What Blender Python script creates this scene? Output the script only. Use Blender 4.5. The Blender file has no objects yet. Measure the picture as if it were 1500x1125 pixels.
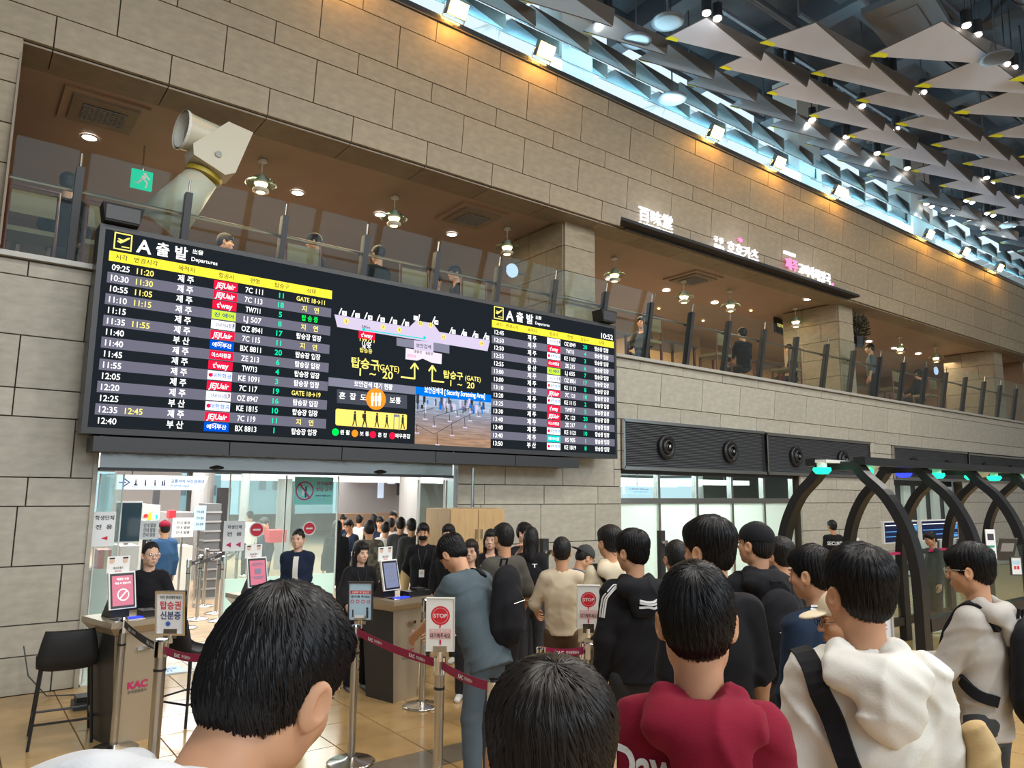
import bpy, math, random
import numpy as np
from mathutils import Vector, Matrix
from mathutils.bvhtree import BVHTree
random.seed(7); rng=np.random.default_rng(7)
SC=bpy.context.scene; COL=SC.collection
# ---------------------------------------------------------------- camera
F=1076.4; PI=math.pi; R=math.radians
_p,_r,_y=R(8.31),R(.52),R(52.72); CH=1.88; CD=8.308
fw=np.array([math.cos(_y)*math.cos(_p),math.sin(_y)*math.cos(_p),math.sin(_p)])
_rt=np.array([math.sin(_y),-math.cos(_y),0.]); _up=np.cross(_rt,fw)
rt=_rt*math.cos(_r)+_up*math.sin(_r); up=_up*math.cos(_r)-_rt*math.sin(_r)
CP=np.array([0,-CD,CH])
cam=bpy.data.cameras.new('camera'); co=bpy.data.objects.new('camera',cam); COL.objects.link(co)
cam.sensor_width=36; cam.lens=F*36/1500; cam.clip_start=.05; cam.clip_end=300
co.matrix_world=Matrix([[rt[0],up[0],-fw[0],0],[rt[1],up[1],-fw[1],-CD],[rt[2],up[2],-fw[2],CH],[0,0,0,1]])
SC.camera=co
# ---------------------------------------------------------------- world, lamps, exposure
W=bpy.data.worlds.new('daylight'); SC.world=W; W.use_nodes=True
bgn=W.node_tree.nodes['Background']; bgn.inputs[0].default_value=(.72,.88,1,1); bgn.inputs[1].default_value=.95
def area(name,loc,size,power,color,rot=(0,0,0),sy=None):
    l=bpy.data.lights.new(name,'AREA'); l.energy=power; l.color=color; l.size=size
    if sy: l.shape='RECTANGLE'; l.size_y=sy
    o=bpy.data.objects.new(name,l); o.location=loc; o.rotation_euler=rot; COL.objects.link(o); return o
def point(name,loc,power,color,r=.05):
    l=bpy.data.lights.new(name,'POINT'); l.energy=power; l.color=color; l.shadow_soft_size=r
    o=bpy.data.objects.new(name,l); o.location=loc; COL.objects.link(o); return o
for i,(x,y) in enumerate([(1,-6.5),(6,-6.5),(11,-6),(17,-5.5),(3,-11),(10,-11)]):
    area('hall_lamp',(x,y,8.1),1.6,215,(1,.95,.88))
area('window_daylight',(6,-22.5,9.2),26,1500,(.86,.95,1),(R(66),0,0),3.4)
area('clerestory_daylight',(13,4.2,9.1),30,300,(.62,.86,1),(R(-118),0,0),1.2)     # clerestory daylight from behind the wall top, added to light the roof panels
area('roof_panel_fill',(13,.32,8.24),30,1700,(.50,.84,1),(R(-168),0,0),.3)  # unseen cyan fill lamp, added to brighten the roof panels near the wall
for x in (2.4,4.3,10.6,14,19.,24): area('restaurant_lamp',(x,2.4,5.9),1.2,75,(1,.74,.45),(0,0,0),2.6)
for x,y in ((2.6,2.2),(4.6,4.),(3.,7),(8.5,6),(6.5,11),(12,10),(10,15),(4,13)): area('screening_lamp',(x,y,2.52),2.2,105,(1,.98,.94))
for x in (10.5,19.5): area('frosted_bay_lamp',(x,1.5,2.45),3.4,150,(.93,1,.97),(0,0,0),1.5)
SC.view_settings.view_transform='Standard'; SC.view_settings.look='None'; SC.view_settings.gamma=1
SC.view_settings.exposure=.22; SC.view_settings.use_curve_mapping=False
# ---------------------------------------------------------------- helpers
def ray(x,y): return fw+rt*(x-750)/F-up*(y-562.5)/F
def at(x,y,Y=None,Z=None,X=None,t=None):          # a point of the place seen at pixel x,y of the photograph
    d=ray(x,y)
    if t is None: t=(Y+CD)/d[1] if Y is not None else (Z-CH)/d[2] if Z is not None else X/d[0]
    return CP+d*t
LK=.1
def lean(z): return -LK*max(0,z-3.0)
M={}
def mat(n,c,r=.5,m=0.,e=None,es=0.,bump=None,var=None,coat=0,stretch=None,rnd=0,spec=None):
    if n in M: return M[n]
    k=bpy.data.materials.new(n); k.use_nodes=True; t=k.node_tree; b=t.nodes['Principled BSDF']
    b.inputs['Base Color'].default_value=(*c,1); b.inputs['Roughness'].default_value=r; b.inputs['Metallic'].default_value=m
    if spec is not None: b.inputs['Specular IOR Level'].default_value=spec
    if coat: b.inputs['Coat Weight'].default_value=coat; b.inputs['Coat Roughness'].default_value=.08
    if e: b.inputs['Emission Color'].default_value=(*e,1); b.inputs['Emission Strength'].default_value=es
    src=None
    if bump or var:
        tc=t.nodes.new('ShaderNodeTexCoord'); mp=t.nodes.new('ShaderNodeMapping'); t.links.new(tc.outputs['Object'],mp.inputs[0])
        if stretch: mp.inputs['Scale'].default_value=stretch
    col=None
    if var:
        nz=t.nodes.new('ShaderNodeTexNoise'); nz.inputs['Scale'].default_value=var[0]; nz.inputs['Detail'].default_value=5
        t.links.new(mp.outputs[0],nz.inputs['Vector'])
        rp=t.nodes.new('ShaderNodeMapRange'); rp.inputs[1].default_value=.3; rp.inputs[2].default_value=.7
        rp.inputs[3].default_value=1-var[1]; rp.inputs[4].default_value=1+var[1]; t.links.new(nz.outputs[0],rp.inputs[0])
        hs=t.nodes.new('ShaderNodeHueSaturation'); hs.inputs['Color'].default_value=(*c,1); t.links.new(rp.outputs[0],hs.inputs['Value'])
        col=hs
    if rnd:
        oi=t.nodes.new('ShaderNodeObjectInfo'); r2=t.nodes.new('ShaderNodeMapRange'); r2.inputs[3].default_value=1-rnd; r2.inputs[4].default_value=1+rnd
        t.links.new(oi.outputs['Random'],r2.inputs[0]); h2=t.nodes.new('ShaderNodeHueSaturation'); h2.inputs['Color'].default_value=(*c,1)
        if col: t.links.new(col.outputs[0],h2.inputs['Color'])
        t.links.new(r2.outputs[0],h2.inputs['Value']); col=h2
    if col: t.links.new(col.outputs[0],b.inputs['Base Color'])
    if bump:
        n2=t.nodes.new('ShaderNodeTexNoise'); n2.inputs['Scale'].default_value=bump[0]; n2.inputs['Detail'].default_value=6
        t.links.new(mp.outputs[0],n2.inputs['Vector']); bp=t.nodes.new('ShaderNodeBump'); bp.inputs['Strength'].default_value=bump[1]
        bp.inputs['Distance'].default_value=bump[2] if len(bump)>2 else .01
        t.links.new(n2.outputs[0],bp.inputs['Height']); t.links.new(bp.outputs[0],b.inputs['Normal'])
    M[n]=k; return k
def glass(n,tint,refl=1.,haze=0.):
    k=bpy.data.materials.new(n); k.use_nodes=True; t=k.node_tree; t.nodes.remove(t.nodes['Principled BSDF']); o=t.nodes['Material Output']
    tr=t.nodes.new('ShaderNodeBsdfTransparent'); tr.inputs[0].default_value=(*tint,1)
    gl=t.nodes.new('ShaderNodeBsdfGlossy'); gl.inputs['Roughness'].default_value=.02; gl.inputs[0].default_value=(.9,1,1,1)
    fr=t.nodes.new('ShaderNodeFresnel'); fr.inputs[0].default_value=1.5
    mu=t.nodes.new('ShaderNodeMath'); mu.operation='MULTIPLY'; mu.inputs[1].default_value=refl; mu.use_clamp=True; t.links.new(fr.outputs[0],mu.inputs[0]); ge=t.nodes.new('ShaderNodeNewGeometry'); iv=t.nodes.new('ShaderNodeMath'); iv.operation='SUBTRACT'; iv.inputs[0].default_value=1; t.links.new(ge.outputs['Backfacing'],iv.inputs[1]); m3=t.nodes.new('ShaderNodeMath'); m3.operation='MULTIPLY'; t.links.new(mu.outputs[0],m3.inputs[0]); t.links.new(iv.outputs[0],m3.inputs[1]); mu=m3
    mx=t.nodes.new('ShaderNodeMixShader'); t.links.new(mu.outputs[0],mx.inputs[0]); last=tr
    if haze:
        df=t.nodes.new('ShaderNodeBsdfDiffuse'); df.inputs[0].default_value=(.86,.96,.91,1); tl=t.nodes.new('ShaderNodeBsdfTranslucent'); tl.inputs[0].default_value=(.9,.99,.94,1)
        a=t.nodes.new('ShaderNodeMixShader'); a.inputs[0].default_value=.5; t.links.new(df.outputs[0],a.inputs[1]); t.links.new(tl.outputs[0],a.inputs[2])
        m2=t.nodes.new('ShaderNodeMixShader'); m2.inputs[0].default_value=haze; t.links.new(tr.outputs[0],m2.inputs[1]); t.links.new(a.outputs[0],m2.inputs[2]); last=m2
    t.links.new(last.outputs[0],mx.inputs[1]); t.links.new(gl.outputs[0],mx.inputs[2]); t.links.new(mx.outputs[0],o.inputs[0]); M[n]=k; return k
def em(n,c,s=1.): return mat(n,(c[0]*.2,c[1]*.2,c[2]*.2),.9,e=c,es=s,spec=0)
_tc={}
def tgeo(body,bold=0.,res=3):
    k=(body,bold,res)
    if k in _tc: return _tc[k]
    c=bpy.data.curves.new('t','FONT'); c.body=body; c.size=1; c.offset=bold; c.resolution_u=res; c.fill_mode='FRONT'
    o=bpy.data.objects.new('t',c); me=bpy.data.meshes.new_from_object(o)
    v=np.array([x.co[:2] for x in me.vertices]).reshape(-1,2); f=[tuple(p.vertices) for p in me.polygons]
    bpy.data.objects.remove(o); bpy.data.curves.remove(c); bpy.data.meshes.remove(me)
    _tc[k]=(v,f); return v,f
class MB:
    def __init__(s): s.v=[];s.f=[];s.mi=[];s.ms=[]
    def _m(s,m):
        if isinstance(m,str): m=M[m]
        if m not in s.ms: s.ms.append(m)
        return s.ms.index(m)
    def add(s,v,f,m):
        o=len(s.v); i=s._m(m); s.v+= [tuple(map(float,p)) for p in v]; s.f+=[tuple(a+o for a in q) for q in f]; s.mi+=[i]*len(f); return s
    def box(s,x0,x1,y0,y1,z0,z1,m):
        return s.add([(x0,y0,z0),(x1,y0,z0),(x1,y1,z0),(x0,y1,z0),(x0,y0,z1),(x1,y0,z1),(x1,y1,z1),(x0,y1,z1)],
            [(3,2,1,0),(4,5,6,7),(0,1,5,4),(1,2,6,5),(2,3,7,6),(3,0,4,7)],m)
    def obox(s,c,sz,m,rz=0,rx=0,ry=0):
        Mx=Matrix.Translation(c)@Matrix.Rotation(rz,4,'Z')@Matrix.Rotation(ry,4,'Y')@Matrix.Rotation(rx,4,'X'); a,b,d=[q/2 for q in sz]
        v=[Mx@Vector(p) for p in [(-a,-b,-d),(a,-b,-d),(a,b,-d),(-a,b,-d),(-a,-b,d),(a,-b,d),(a,b,d),(-a,b,d)]]
        return s.add(v,[(3,2,1,0),(4,5,6,7),(0,1,5,4),(1,2,6,5),(2,3,7,6),(3,0,4,7)],m)
    def tube(s,path,r,m,n=8,caps=True):
        P=[Vector(p) for p in path]; k=len(P); rr=r if isinstance(r,(list,tuple)) else [r]*k; v=[];f=[]
        t=(P[1]-P[0]).normalized(); u=t.orthogonal().normalized()
        for i in range(k):
            t=((P[min(i+1,k-1)]-P[i]).normalized()+(P[i]-P[max(i-1,0)]).normalized()).normalized() if 0<i<k-1 else ((P[1]-P[0]) if i==0 else (P[-1]-P[-2])).normalized()
            u=(u-t*u.dot(t)).normalized(); w=t.cross(u)
            for j in range(n): a=2*PI*j/n; v.append(P[i]+(u*math.cos(a)+w*math.sin(a))*rr[i])
        for i in range(k-1):
            for j in range(n): a=i*n+j;b=i*n+(j+1)%n; f.append((a,b,b+n,a+n))
        if caps: f.append(tuple(range(n-1,-1,-1))); f.append(tuple(range((k-1)*n,k*n)))
        return s.add(v,f,m)
    def cyl(s,p0,p1,r,m,n=12,r2=None): return s.tube([p0,p1],[r,r if r2 is None else r2],m,n)
    def lathe(s,prof,c,m,n=20,ax='Z'):
        v=[];f=[];k=len(prof)
        for r,z in prof:
            for j in range(n):
                a=2*PI*j/n; x,y=r*math.cos(a),r*math.sin(a)
                p=(x,y,z) if ax=='Z' else (x,-z,y)
                v.append((c[0]+p[0],c[1]+p[1],c[2]+p[2]))
        for i in range(k-1):
            for j in range(n): a=i*n+j;b=i*n+(j+1)%n; f.append((a,b,b+n,a+n))
        return s.add(v,f,m)
    def prism(s,pts,vec,m,sidem=None):
        n=len(pts); a=[Vector(p) for p in pts]; b=[p+Vector(vec) for p in a]
        s.add(a+b,[tuple(range(n)),tuple(range(2*n-1,n-1,-1))],m)
        return s.add(a+b,[((i+1)%n,i,i+n,(i+1)%n+n) for i in range(n)],sidem or m)
    def poly(s,pts,m): return s.add(pts,[tuple(range(len(pts)))],m)
    def text(s,body,size,o,ux,uz,m,bold=0.,width=None,align='c',res=3,va='c'):
        v,f=tgeo(body,bold,res)
        if not len(v): return s
        w0,w1=v[:,0].min(),v[:,0].max(); sx=size if width is None else width/(w1-w0)
        ax=(w0+w1)/2 if align=='c' else w0 if align=='l' else w1
        ay=.36 if va=='c' else v[:,1].min()
        o,ux,uz=np.array(o,float),np.array(ux,float),np.array(uz,float)
        pv=o+np.outer((v[:,0]-ax)*sx,ux)+np.outer((v[:,1]-ay)*size,uz)
        return s.add(pv,f,m)
    def build(s,name,parent=None,loc=None,smooth=False,kind=None,local=True):
        me=bpy.data.meshes.new(name); me.from_pydata(s.v,[],s.f)
        for m in s.ms: me.materials.append(m)
        me.polygons.foreach_set('material_index',s.mi)
        if smooth: me.shade_smooth()
        me.update(); o=bpy.data.objects.new(name,me); COL.objects.link(o)
        if parent is not None: o.parent=parent
        if loc is not None: o.location=loc
        if kind: o['kind']=kind
        return o
def thing(name,label,cat,loc=(0,0,0),rz=0,group=None):
    o=bpy.data.objects.new(name,None); o.empty_display_size=.1; COL.objects.link(o); o.location=loc; o.rotation_euler=(0,0,rz)
    o['label']=label; o['category']=cat
    if group: o['group']=group
    return o
def tag(o,label,cat,group=None):
    o['label']=label; o['category']=cat
    if group: o['group']=group
    return o
OW='first second third fourth fifth sixth seventh eighth ninth tenth eleventh twelfth thirteenth fourteenth fifteenth sixteenth seventeenth eighteenth nineteenth twentieth'.split()
def ordw(n): return OW[n] if n<20 else 'twenty-'+OW[n-20] if n<29 else 'thirtieth'
def copytree(o,loc=None,rz=None,label=None,parent=None):
    c=o.copy(); COL.objects.link(c)
    if parent: c.parent=parent
    if loc is not None: c.location=loc
    if rz is not None: c.rotation_euler=(0,0,rz)
    if label: c['label']=label
    for ch in list(o.children): copytree(ch,parent=c)
    return c
# ---------------------------------------------------------------- materials
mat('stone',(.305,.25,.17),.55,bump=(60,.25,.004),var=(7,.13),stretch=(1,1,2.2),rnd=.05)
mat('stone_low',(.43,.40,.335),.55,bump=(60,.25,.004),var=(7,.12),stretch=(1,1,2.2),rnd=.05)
mat('grout',(.05,.043,.033),.9); mat('coping',(.25,.25,.24),.35,.6); mat('ledge',(.42,.40,.36),.3)
mat('steel',(.55,.53,.5),.22,1.); mat('steel_brushed',(.42,.38,.32),.3,1.,bump=(20,.06,.002),stretch=(1,1,30)); mat('chrome',(.75,.75,.76),.08,1.)
mat('black',(.012,.012,.014),.35); mat('black_matt',(.014,.014,.016),.75); mat('charcoal',(.045,.046,.05),.45,.3); mat('dark_grey',(.115,.118,.125),.5)
mat('white',(.82,.82,.8),.5); mat('offwhite',(.68,.68,.64),.5); mat('cream',(.58,.54,.44),.45); mat('red',(.6,.02,.035),.45); mat('maroon_belt',(.30,.006,.06),.6)
mat('ink',(.02,.02,.025),.6); mat('inkblue',(.03,.05,.2),.6); mat('yellow_gloss',(.75,.72,.03),.35); mat('green_panel',(.02,.3,.2),.5)
mat('floor_tile',(.50,.325,.14),.16,var=(5,.10),rnd=.05,spec=.75); mat('floor_band',(.20,.165,.12),.16,var=(5,.1),spec=.7); mat('floor_pale',(.70,.68,.62),.2,var=(5,.06),rnd=.03)
mat('floor_joint',(.13,.10,.06),.7)
mat('wood_floor',(.46,.33,.205),.3,var=(6,.25),stretch=(1,7,1),rnd=.12); mat('locker_wood',(.55,.36,.17),.4,var=(5,.12),stretch=(6,6,.6))
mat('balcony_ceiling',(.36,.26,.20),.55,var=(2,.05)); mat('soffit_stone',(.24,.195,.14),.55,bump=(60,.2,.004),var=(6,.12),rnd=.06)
mat('deck',(.04,.042,.048),.8,var=(1.5,.5),bump=(3,.5,.05)); mat('duct',(.10,.105,.115),.5,.4); mat('beam',(.045,.05,.06),.6)
mat('baffle',(.52,.54,.62),.32,.15,var=(1.5,.06)); mat('baffle_cyan_lit',(.62,.80,.86),.25,.1); mat('baffle_part_lit',(.56,.62,.66),.25,.3); mat('baffle_edge',(.12,.10,.085),.5,.3)  # cyan light on the near-wall rows is put into their panel colours
mat('plaster',(.5,.5,.48),.8); mat('int_grey',(.30,.29,.29),.7); mat('int_pillar',(.36,.36,.36),.6); mat('warm_wall',(.50,.33,.17),.7,var=(1.2,.1)); mat('brown_wall',(.22,.14,.09),.7)
mat('chair_wood',(.16,.05,.035),.4); mat('table_dark',(.06,.045,.04),.35); mat('bench_olive',(.22,.18,.09),.6)
mat('leaf',(.012,.022,.012),.6,rnd=.2); mat('duct_cream',(.56,.53,.42),.38); mat('yellow_rim',(.5,.38,.04),.5)
glass('rail_glass',(.86,.93,.90),1.25); glass('door_glass',(.89,.98,.97),1.1,.10); glass('frost',(.8,.97,.9),.5,.93); glass('clear_glass',(.85,.95,.93),1.0)
em('lamp_white',(1,.97,.92),14); em('lamp_warm',(1,.72,.28),9); em('flood',(1,.70,.22),16); em('luminous',(1,1,.98),2.1); em('led_green',(.02,.9,.45),1.6); em('led_blue',(.03,.05,1),2.)
# ---------------------------------------------------------------- stone walls
XP=[.76,1.77,2.82,3.85,4.88,5.89,6.93,7.98,9.03,10.07,11.13,12.23,13.33,14.47,15.56,16.73,17.87,19.01,20.16,21.34,22.55,23.67,24.85]
JA=[-3.8,-2.75,-1.69,-.63,.43,1.48,2.53,3.57,4.63,5.69,6.75,7.83,8.90,9.98,11.08,12.18,13.3,14.42,15.56,16.7,17.86,19.0,20.15,21.3,22.5,23.65,24.8,26.,27.2]
JB=[(a+b)/2 for a,b in zip(JA,JA[1:])]
def rsub(r,o):
    x0,x1,z0,z1=r;a0,a1,b0,b1=o
    if a0>=x1 or a1<=x0 or b0>=z1 or b1<=z0: return [r]
    out=[]
    if z0<b0: out.append((x0,x1,z0,b0))
    if b1<z1: out.append((x0,x1,b1,z1))
    c0,c1=max(z0,b0),min(z1,b1)
    if x0<a0: out.append((x0,a0,c0,c1))
    if a1<x1: out.append((a1,x1,c0,c1))
    return out
def slab(par,x0,x1,z0,z1,m,y=0.,g=.003,b=.0035):
    yo=lambda z:y+lean(z)+rj
    rj=random.uniform(-.002,.002)
    X0,X1,Z0,Z1=x0+g,x1-g,z0+g,z1-g; mb=MB(); cx,cz=(X0+X1)/2,(Z0+Z1)/2; cy=yo(cz)
    v=[(X0,yo(Z0)+.035,Z0),(X1,yo(Z0)+.035,Z0),(X1,yo(Z1)+.035,Z1),(X0,yo(Z1)+.035,Z1),(X0+b,yo(Z0),Z0+b),(X1-b,yo(Z0),Z0+b),(X1-b,yo(Z1),Z1-b),(X0+b,yo(Z1),Z1-b)]
    v=[(p[0]-cx,p[1]-cy,p[2]-cz) for p in v]
    mb.add(v,[(4,5,6,7),(0,1,5,4),(1,2,6,5),(2,3,7,6),(3,0,4,7)],m); o=mb.build('stone_slab',par,(cx,cy,cz)); return o
def course(par,z0,z1,J,xa,xb,m,holes=(),y=0.):
    js=[xa]+[j for j in J if xa+.05<j<xb-.05]+[xb]
    for a,b in zip(js,js[1:]):
        rs=[(a,b,z0,z1)]
        for h in holes: rs=[q for r in rs for q in rsub(r,h)]
        for r in rs:
            if r[1]-r[0]>.03 and r[3]-r[2]>.03: slab(par,*r,m,y)
def backing(name,rects,holes,y=.036,t=.22):
    mb=MB()
    for r in rects:
        rs=[r]
        for h in holes: rs=[q for s_ in rs for q in rsub(s_,h)]
        for (a,b,c,d) in rs:
            for z0,z1 in ((c,min(d,3.)),(max(c,3.),d)):
                if z1-z0<.01: continue
                y0,y1=lean(z0)+y,lean(z1)+y
                mb.add([(a,y0,z0),(b,y0,z0),(b,y0+t,z0),(a,y0+t,z0),(a,y1,z1),(b,y1,z1),(b,y1+t,z1),(a,y1+t,z1)],[(3,2,1,0),(4,5,6,7),(0,1,5,4),(1,2,6,5),(2,3,7,6),(3,0,4,7)],'grout')
    o=mb.build(name); o['kind']='structure'; return o
HL=[(1.18,5.36,0,2.42),(8.52,13.62,0,2.24),(8.52,16.45,2.24,3.05),(17.5,21.3,0,2.24),(17.47,26.,2.24,3.03)]
wl=backing('wall_front',[(-3.8,27,0,4.02)],HL)
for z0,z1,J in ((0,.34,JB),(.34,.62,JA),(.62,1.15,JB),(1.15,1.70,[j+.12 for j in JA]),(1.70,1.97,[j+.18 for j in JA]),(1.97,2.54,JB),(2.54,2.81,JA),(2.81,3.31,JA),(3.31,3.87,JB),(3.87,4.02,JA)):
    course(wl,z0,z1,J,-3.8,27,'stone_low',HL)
wu=backing('wall_upper',[(-3.8,27,6.12,8.08),(-3.8,.19,4.02,6.12)],[])
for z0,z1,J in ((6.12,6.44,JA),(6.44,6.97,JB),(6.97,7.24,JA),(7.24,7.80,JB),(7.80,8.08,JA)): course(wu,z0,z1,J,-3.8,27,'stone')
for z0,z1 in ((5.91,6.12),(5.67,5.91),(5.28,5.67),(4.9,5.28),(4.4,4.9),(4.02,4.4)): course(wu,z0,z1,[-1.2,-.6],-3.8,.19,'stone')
for i,j in enumerate(JA[3:-1]):      # stone soffit under the facade beam
    a,b=JA[3+i],JA[4+i]; mb=MB(); mb.box(a+.005,b-.005,-.27,.2,-.02,.0,'soffit_stone'); mb.build('soffit_slab',wu,(0,0,6.115))
c=MB()
for a,b in zip(JA[:-1],JA[1:]): pass
c.box(-3.8,27,lean(8.1)-.03,.1,8.085,8.15,'coping'); c.box(-3.8,27,lean(8.1)-.045,lean(8.1)-.03,8.08,8.16,'steel'); o=c.build('trim_1'); o['kind']='structure'
c=MB(); c.box(.19,27,-.17,.3,4.025,4.075,'ledge'); o=c.build('trim_2'); o['kind']='structure'
# jamb return at the upper left pier
c=MB(); c.box(.17,.19,-.3,.5,4.08,6.1,'soffit_stone'); o=c.build('trim_3'); o['kind']='structure'
# pillars of the restaurant level
for n,(xa,xb) in enumerate(((7.36,8.0),(15.5,16.1),(24.15,24.75))):
    b=MB(); b.box(xa+.02,xb-.02,.06,1.4,4.05,6.14,'grout'); p=b.build('trim_%d'%(4+n)); p['kind']='structure'
    for i in range(5):
        z0=4.07+i*.41; y0=.02
        s_=MB(); s_.box(xa,xb,y0,y0+.04,z0+.005,z0+.405,'stone'); s_.build('stone_slab',p)
        for y1,y2 in ((.062,.45),(.46,1.4)) if i%2 else ((.062,.9),(.91,1.4)): s_=MB(); s_.box(xa-.02,xa+.02,y1,y2,z0+.005,z0+.405,'stone'); s_.build('stone_slab',p)
# ---------------------------------------------------------------- floors
b=MB(); b.box(-9,34,-24,.2,-.12,-.012,'floor_joint'); fl=b.build('floor'); fl['kind']='structure'
tile={}
def tl(x0,x1,y0,y1,m,par):
    k=(round(x1-x0,3),round(y1-y0,3),m)
    if k not in tile:
        w,h=k[0]/2-.0025,k[1]/2-.0025; q=MB(); q.add([(-w,-h,-.012),(w,-h,-.012),(w,h,-.012),(-w,h,-.012),(-w+.003,-h+.003,0),(w-.003,-h+.003,0),(w-.003,h-.003,0),(-w+.003,h-.003,0)],[(4,5,6,7),(0,1,5,4),(1,2,6,5),(2,3,7,6),(3,0,4,7)],m)
        tile[k]=q.build('floor_tile',par,((x0+x1)/2,(y0+y1)/2,0)); return
    o=tile[k].copy(); o.location=((x0+x1)/2,(y0+y1)/2,0); COL.objects.link(o)
YB=[-.0,-.5,-1,-1.45,-1.94,-2.43,-2.92,-3.4,-3.72,-4.2,-4.7,-5.2,-5.7,-6.2,-6.7,-7.2]
for j,(y1,y0) in enumerate(zip(YB,YB[1:])):
    for i in range(20):
        x0=-1.5+.5*i+ -.02
        if x0>7.5: continue
        tl(x0,x0+.5,y0,y1,'floor_band' if j==7 else 'floor_tile',fl)
b=MB()
for x in range(-9,34):
    for y in range(-24,0):
        if -2<=x and y>=-8: continue
        b.box(x+.004,x+.996,y+.004,y+.996,-.012,0,'floor_tile')
for x in [-8.5,-7.5,-6.5,-5.5,-4.5,-3.5,-2.52]+list(np.arange(8.48,33,1.)): 
    for y in np.arange(-8,0,1.): b.box(x+.004,x+.996,y+.004,y+.996,-.012,0,'floor_tile')
for y in np.arange(-8,-7.2,.8): b.box(-1.5,8.48,-8,-7.205,-.012,0,'floor_tile')
o=b.build('floor_tile',fl); o['kind']='stuff'
b=MB(); b.box(-3,34,.2,34,-.12,-.01,'floor_joint'); fi=b.build('floor_inner'); fi['kind']='structure'
for i in range(12):                      # pale stone tiles at the entrance threshold
    for j in range(3): tl(1.2+i*.35,1.55+i*.35,.05+j*.5,.55+j*.5,'floor_pale',fi)
b=MB(); k=0
for i in range(60):
    y0=1.56+i*.16; x=-2.5-random.random()
    while x<14:
        l=random.uniform(.8,1.5)
        if i<26 and .8<x<5.5:
            q=MB(); q.box(x+.002,x+l-.002,y0+.002,y0+.158,-.01,.002,'wood_floor'); q.build('floor_plank',fi); k+=1
        else: b.box(x+.003,x+l-.003,y0+.003,y0+.157,-.01,.002,'wood_floor')
        x+=l
b.box(-3,34,11.2,34,-.01,0,'wood_floor'); o=b.build('floor_plank',fi); o['kind']='stuff'
# ---------------------------------------------------------------- hall roof
b=MB(); b.box(-9,36,-24,1.9,11.6,11.8,'deck')
for x in np.arange(-8,36,2.6): b.box(x,x+.35,-24,1.9,11.1,11.6,'beam')
for y in (1.5,-2.,-5.2,-8.4,-11.6,-15): b.box(-9,36,y-.2,y+.2,11.2,11.6,'beam')
o=b.build('ceiling'); o['kind']='structure'
b=MB()   # outer wall of the hall behind the queue: sill, posts and transoms of a tall window wall
for x in np.arange(-9,34.1,3.): b.box(x-.12,x+.12,-24.1,-23.9,0,11.6,'int_grey')
for z in (1.,4.,7.,10): b.box(-9,34,-24.05,-23.95,z-.06,z+.06,'int_grey')
b.box(-9,34,-24.1,-23.9,0,.9,'int_grey'); o=b.build('wall_behind'); o['kind']='structure'
b=MB(); b.box(-9,-8.8,-24,12,0,11.8,'plaster'); o=b.build('wall_left'); o['kind']='structure'
b=MB(); b.box(34,34.2,-24,12,0,11.8,'plaster'); o=b.build('wall_right'); o['kind']='structure'
# clerestory seen over the wall top
b=MB()
for x in np.arange(-2,34,1.6): b.box(x,x+.05,.9,.95,8.2,9.2,'steel')
b.box(-2,34,.88,.97,8.15,8.62,'charcoal'); b.box(-2,34,.86,.98,8.62,8.68,'white'); b.box(-2,34,.86,.98,8.95,9.0,'white')
o=b.build('window_1'); o['kind']='structure'
b=MB(); b.box(-2,34,.1,9,8.0,8.1,'offwhite'); o=b.build('roof_lower'); o['kind']='structure'
b=MB()
for x in np.arange(-2,34,2.4): b.cyl((x,2.,10.9),(x,9,9.6),.07,'white',8)
for y in (2.2,4,6,8.5): b.cyl((-2,y,11.3-.2*y),(34,y,11.3-.2*y),.06,'white',8)
for x in np.arange(-2,34,2.4): b.cyl((x,2.2,10.8),(x+1.2,4,10.5),.04,'white',6); b.cyl((x+1.2,4,10.5),(x+2.4,2.2,10.8),.04,'white',6)
o=b.build('trim_7'); o['kind']='structure'
for k,(x0,x1,y0) in enumerate(((7.5,8.2,.25),(14.6,15.5,.25),(19.9,21.2,.2))):
    b=MB(); b.box(x0,x1,y0,y0+.6,8.1,11.4,'plaster'); o=b.build('trim_%d'%(8+k)); o['kind']='structure'
# ducts, pipes and bars under the deck
d=thing('air_duct','long dark sheet metal air duct running under the roof deck','duct',(0,0,0))
b=MB(); b.cyl((5,-4.6,10.6),(33.8,-4.6,10.6),.38,'duct',20)
for x in range(6,34,2): b.cyl((x,-4.6,10.6),(x+.06,-4.6,10.6),.41,'duct',20)
b.build('duct_body',d)
for k,(y,z,r) in enumerate(((-1.6,10.3,.07),(-2.7,10.6,.05),(-3.6,10.2,.06),(-6.2,10.5,.09),(-7.5,10.4,.06))):
    b=MB(); b.cyl((0,y,z),(34,y,z),r,'beam',8)
    for x in range(2,34,3): b.cyl((x,y,z),(x,y,11.6),.012,'beam',5)
    tag(b.build('ceiling_pipe'),('thin dark pipe hung under roof deck nearest the stone wall','second dark pipe from the stone wall under the roof deck','third dark pipe from the stone wall under the roof deck','thick dark pipe beyond the air duct under the roof','dark pipe farthest from the stone wall under the roof')[k],'pipe')
for k,(p,q) in enumerate((((1170,20),(1440,190)),((1050,10),(1330,190)),((1360,20),(1500,110)),((820,-10),(1010,90)),((870,40),(1120,175)))):
    A,B=at(*p,Z=10.0),at(*q,Z=10.0); b=MB(); b.cyl(A,B,.045,'beam',6); b.cyl(A,A+np.array([0,0,1.05]),.015,'beam',5); b.cyl(B,B+np.array([0,0,1.05]),.015,'beam',5)
    tag(b.build('truss_bar'),('diagonal dark steel bar crossing the bare deck top centre','dark steel bar above the leftmost large roof panels','dark steel bar at the top right corner of the roof','dark steel bar leaving the bright clerestory at the left','dark bar beside the concrete column over the wall')[k],'bar')
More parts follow.
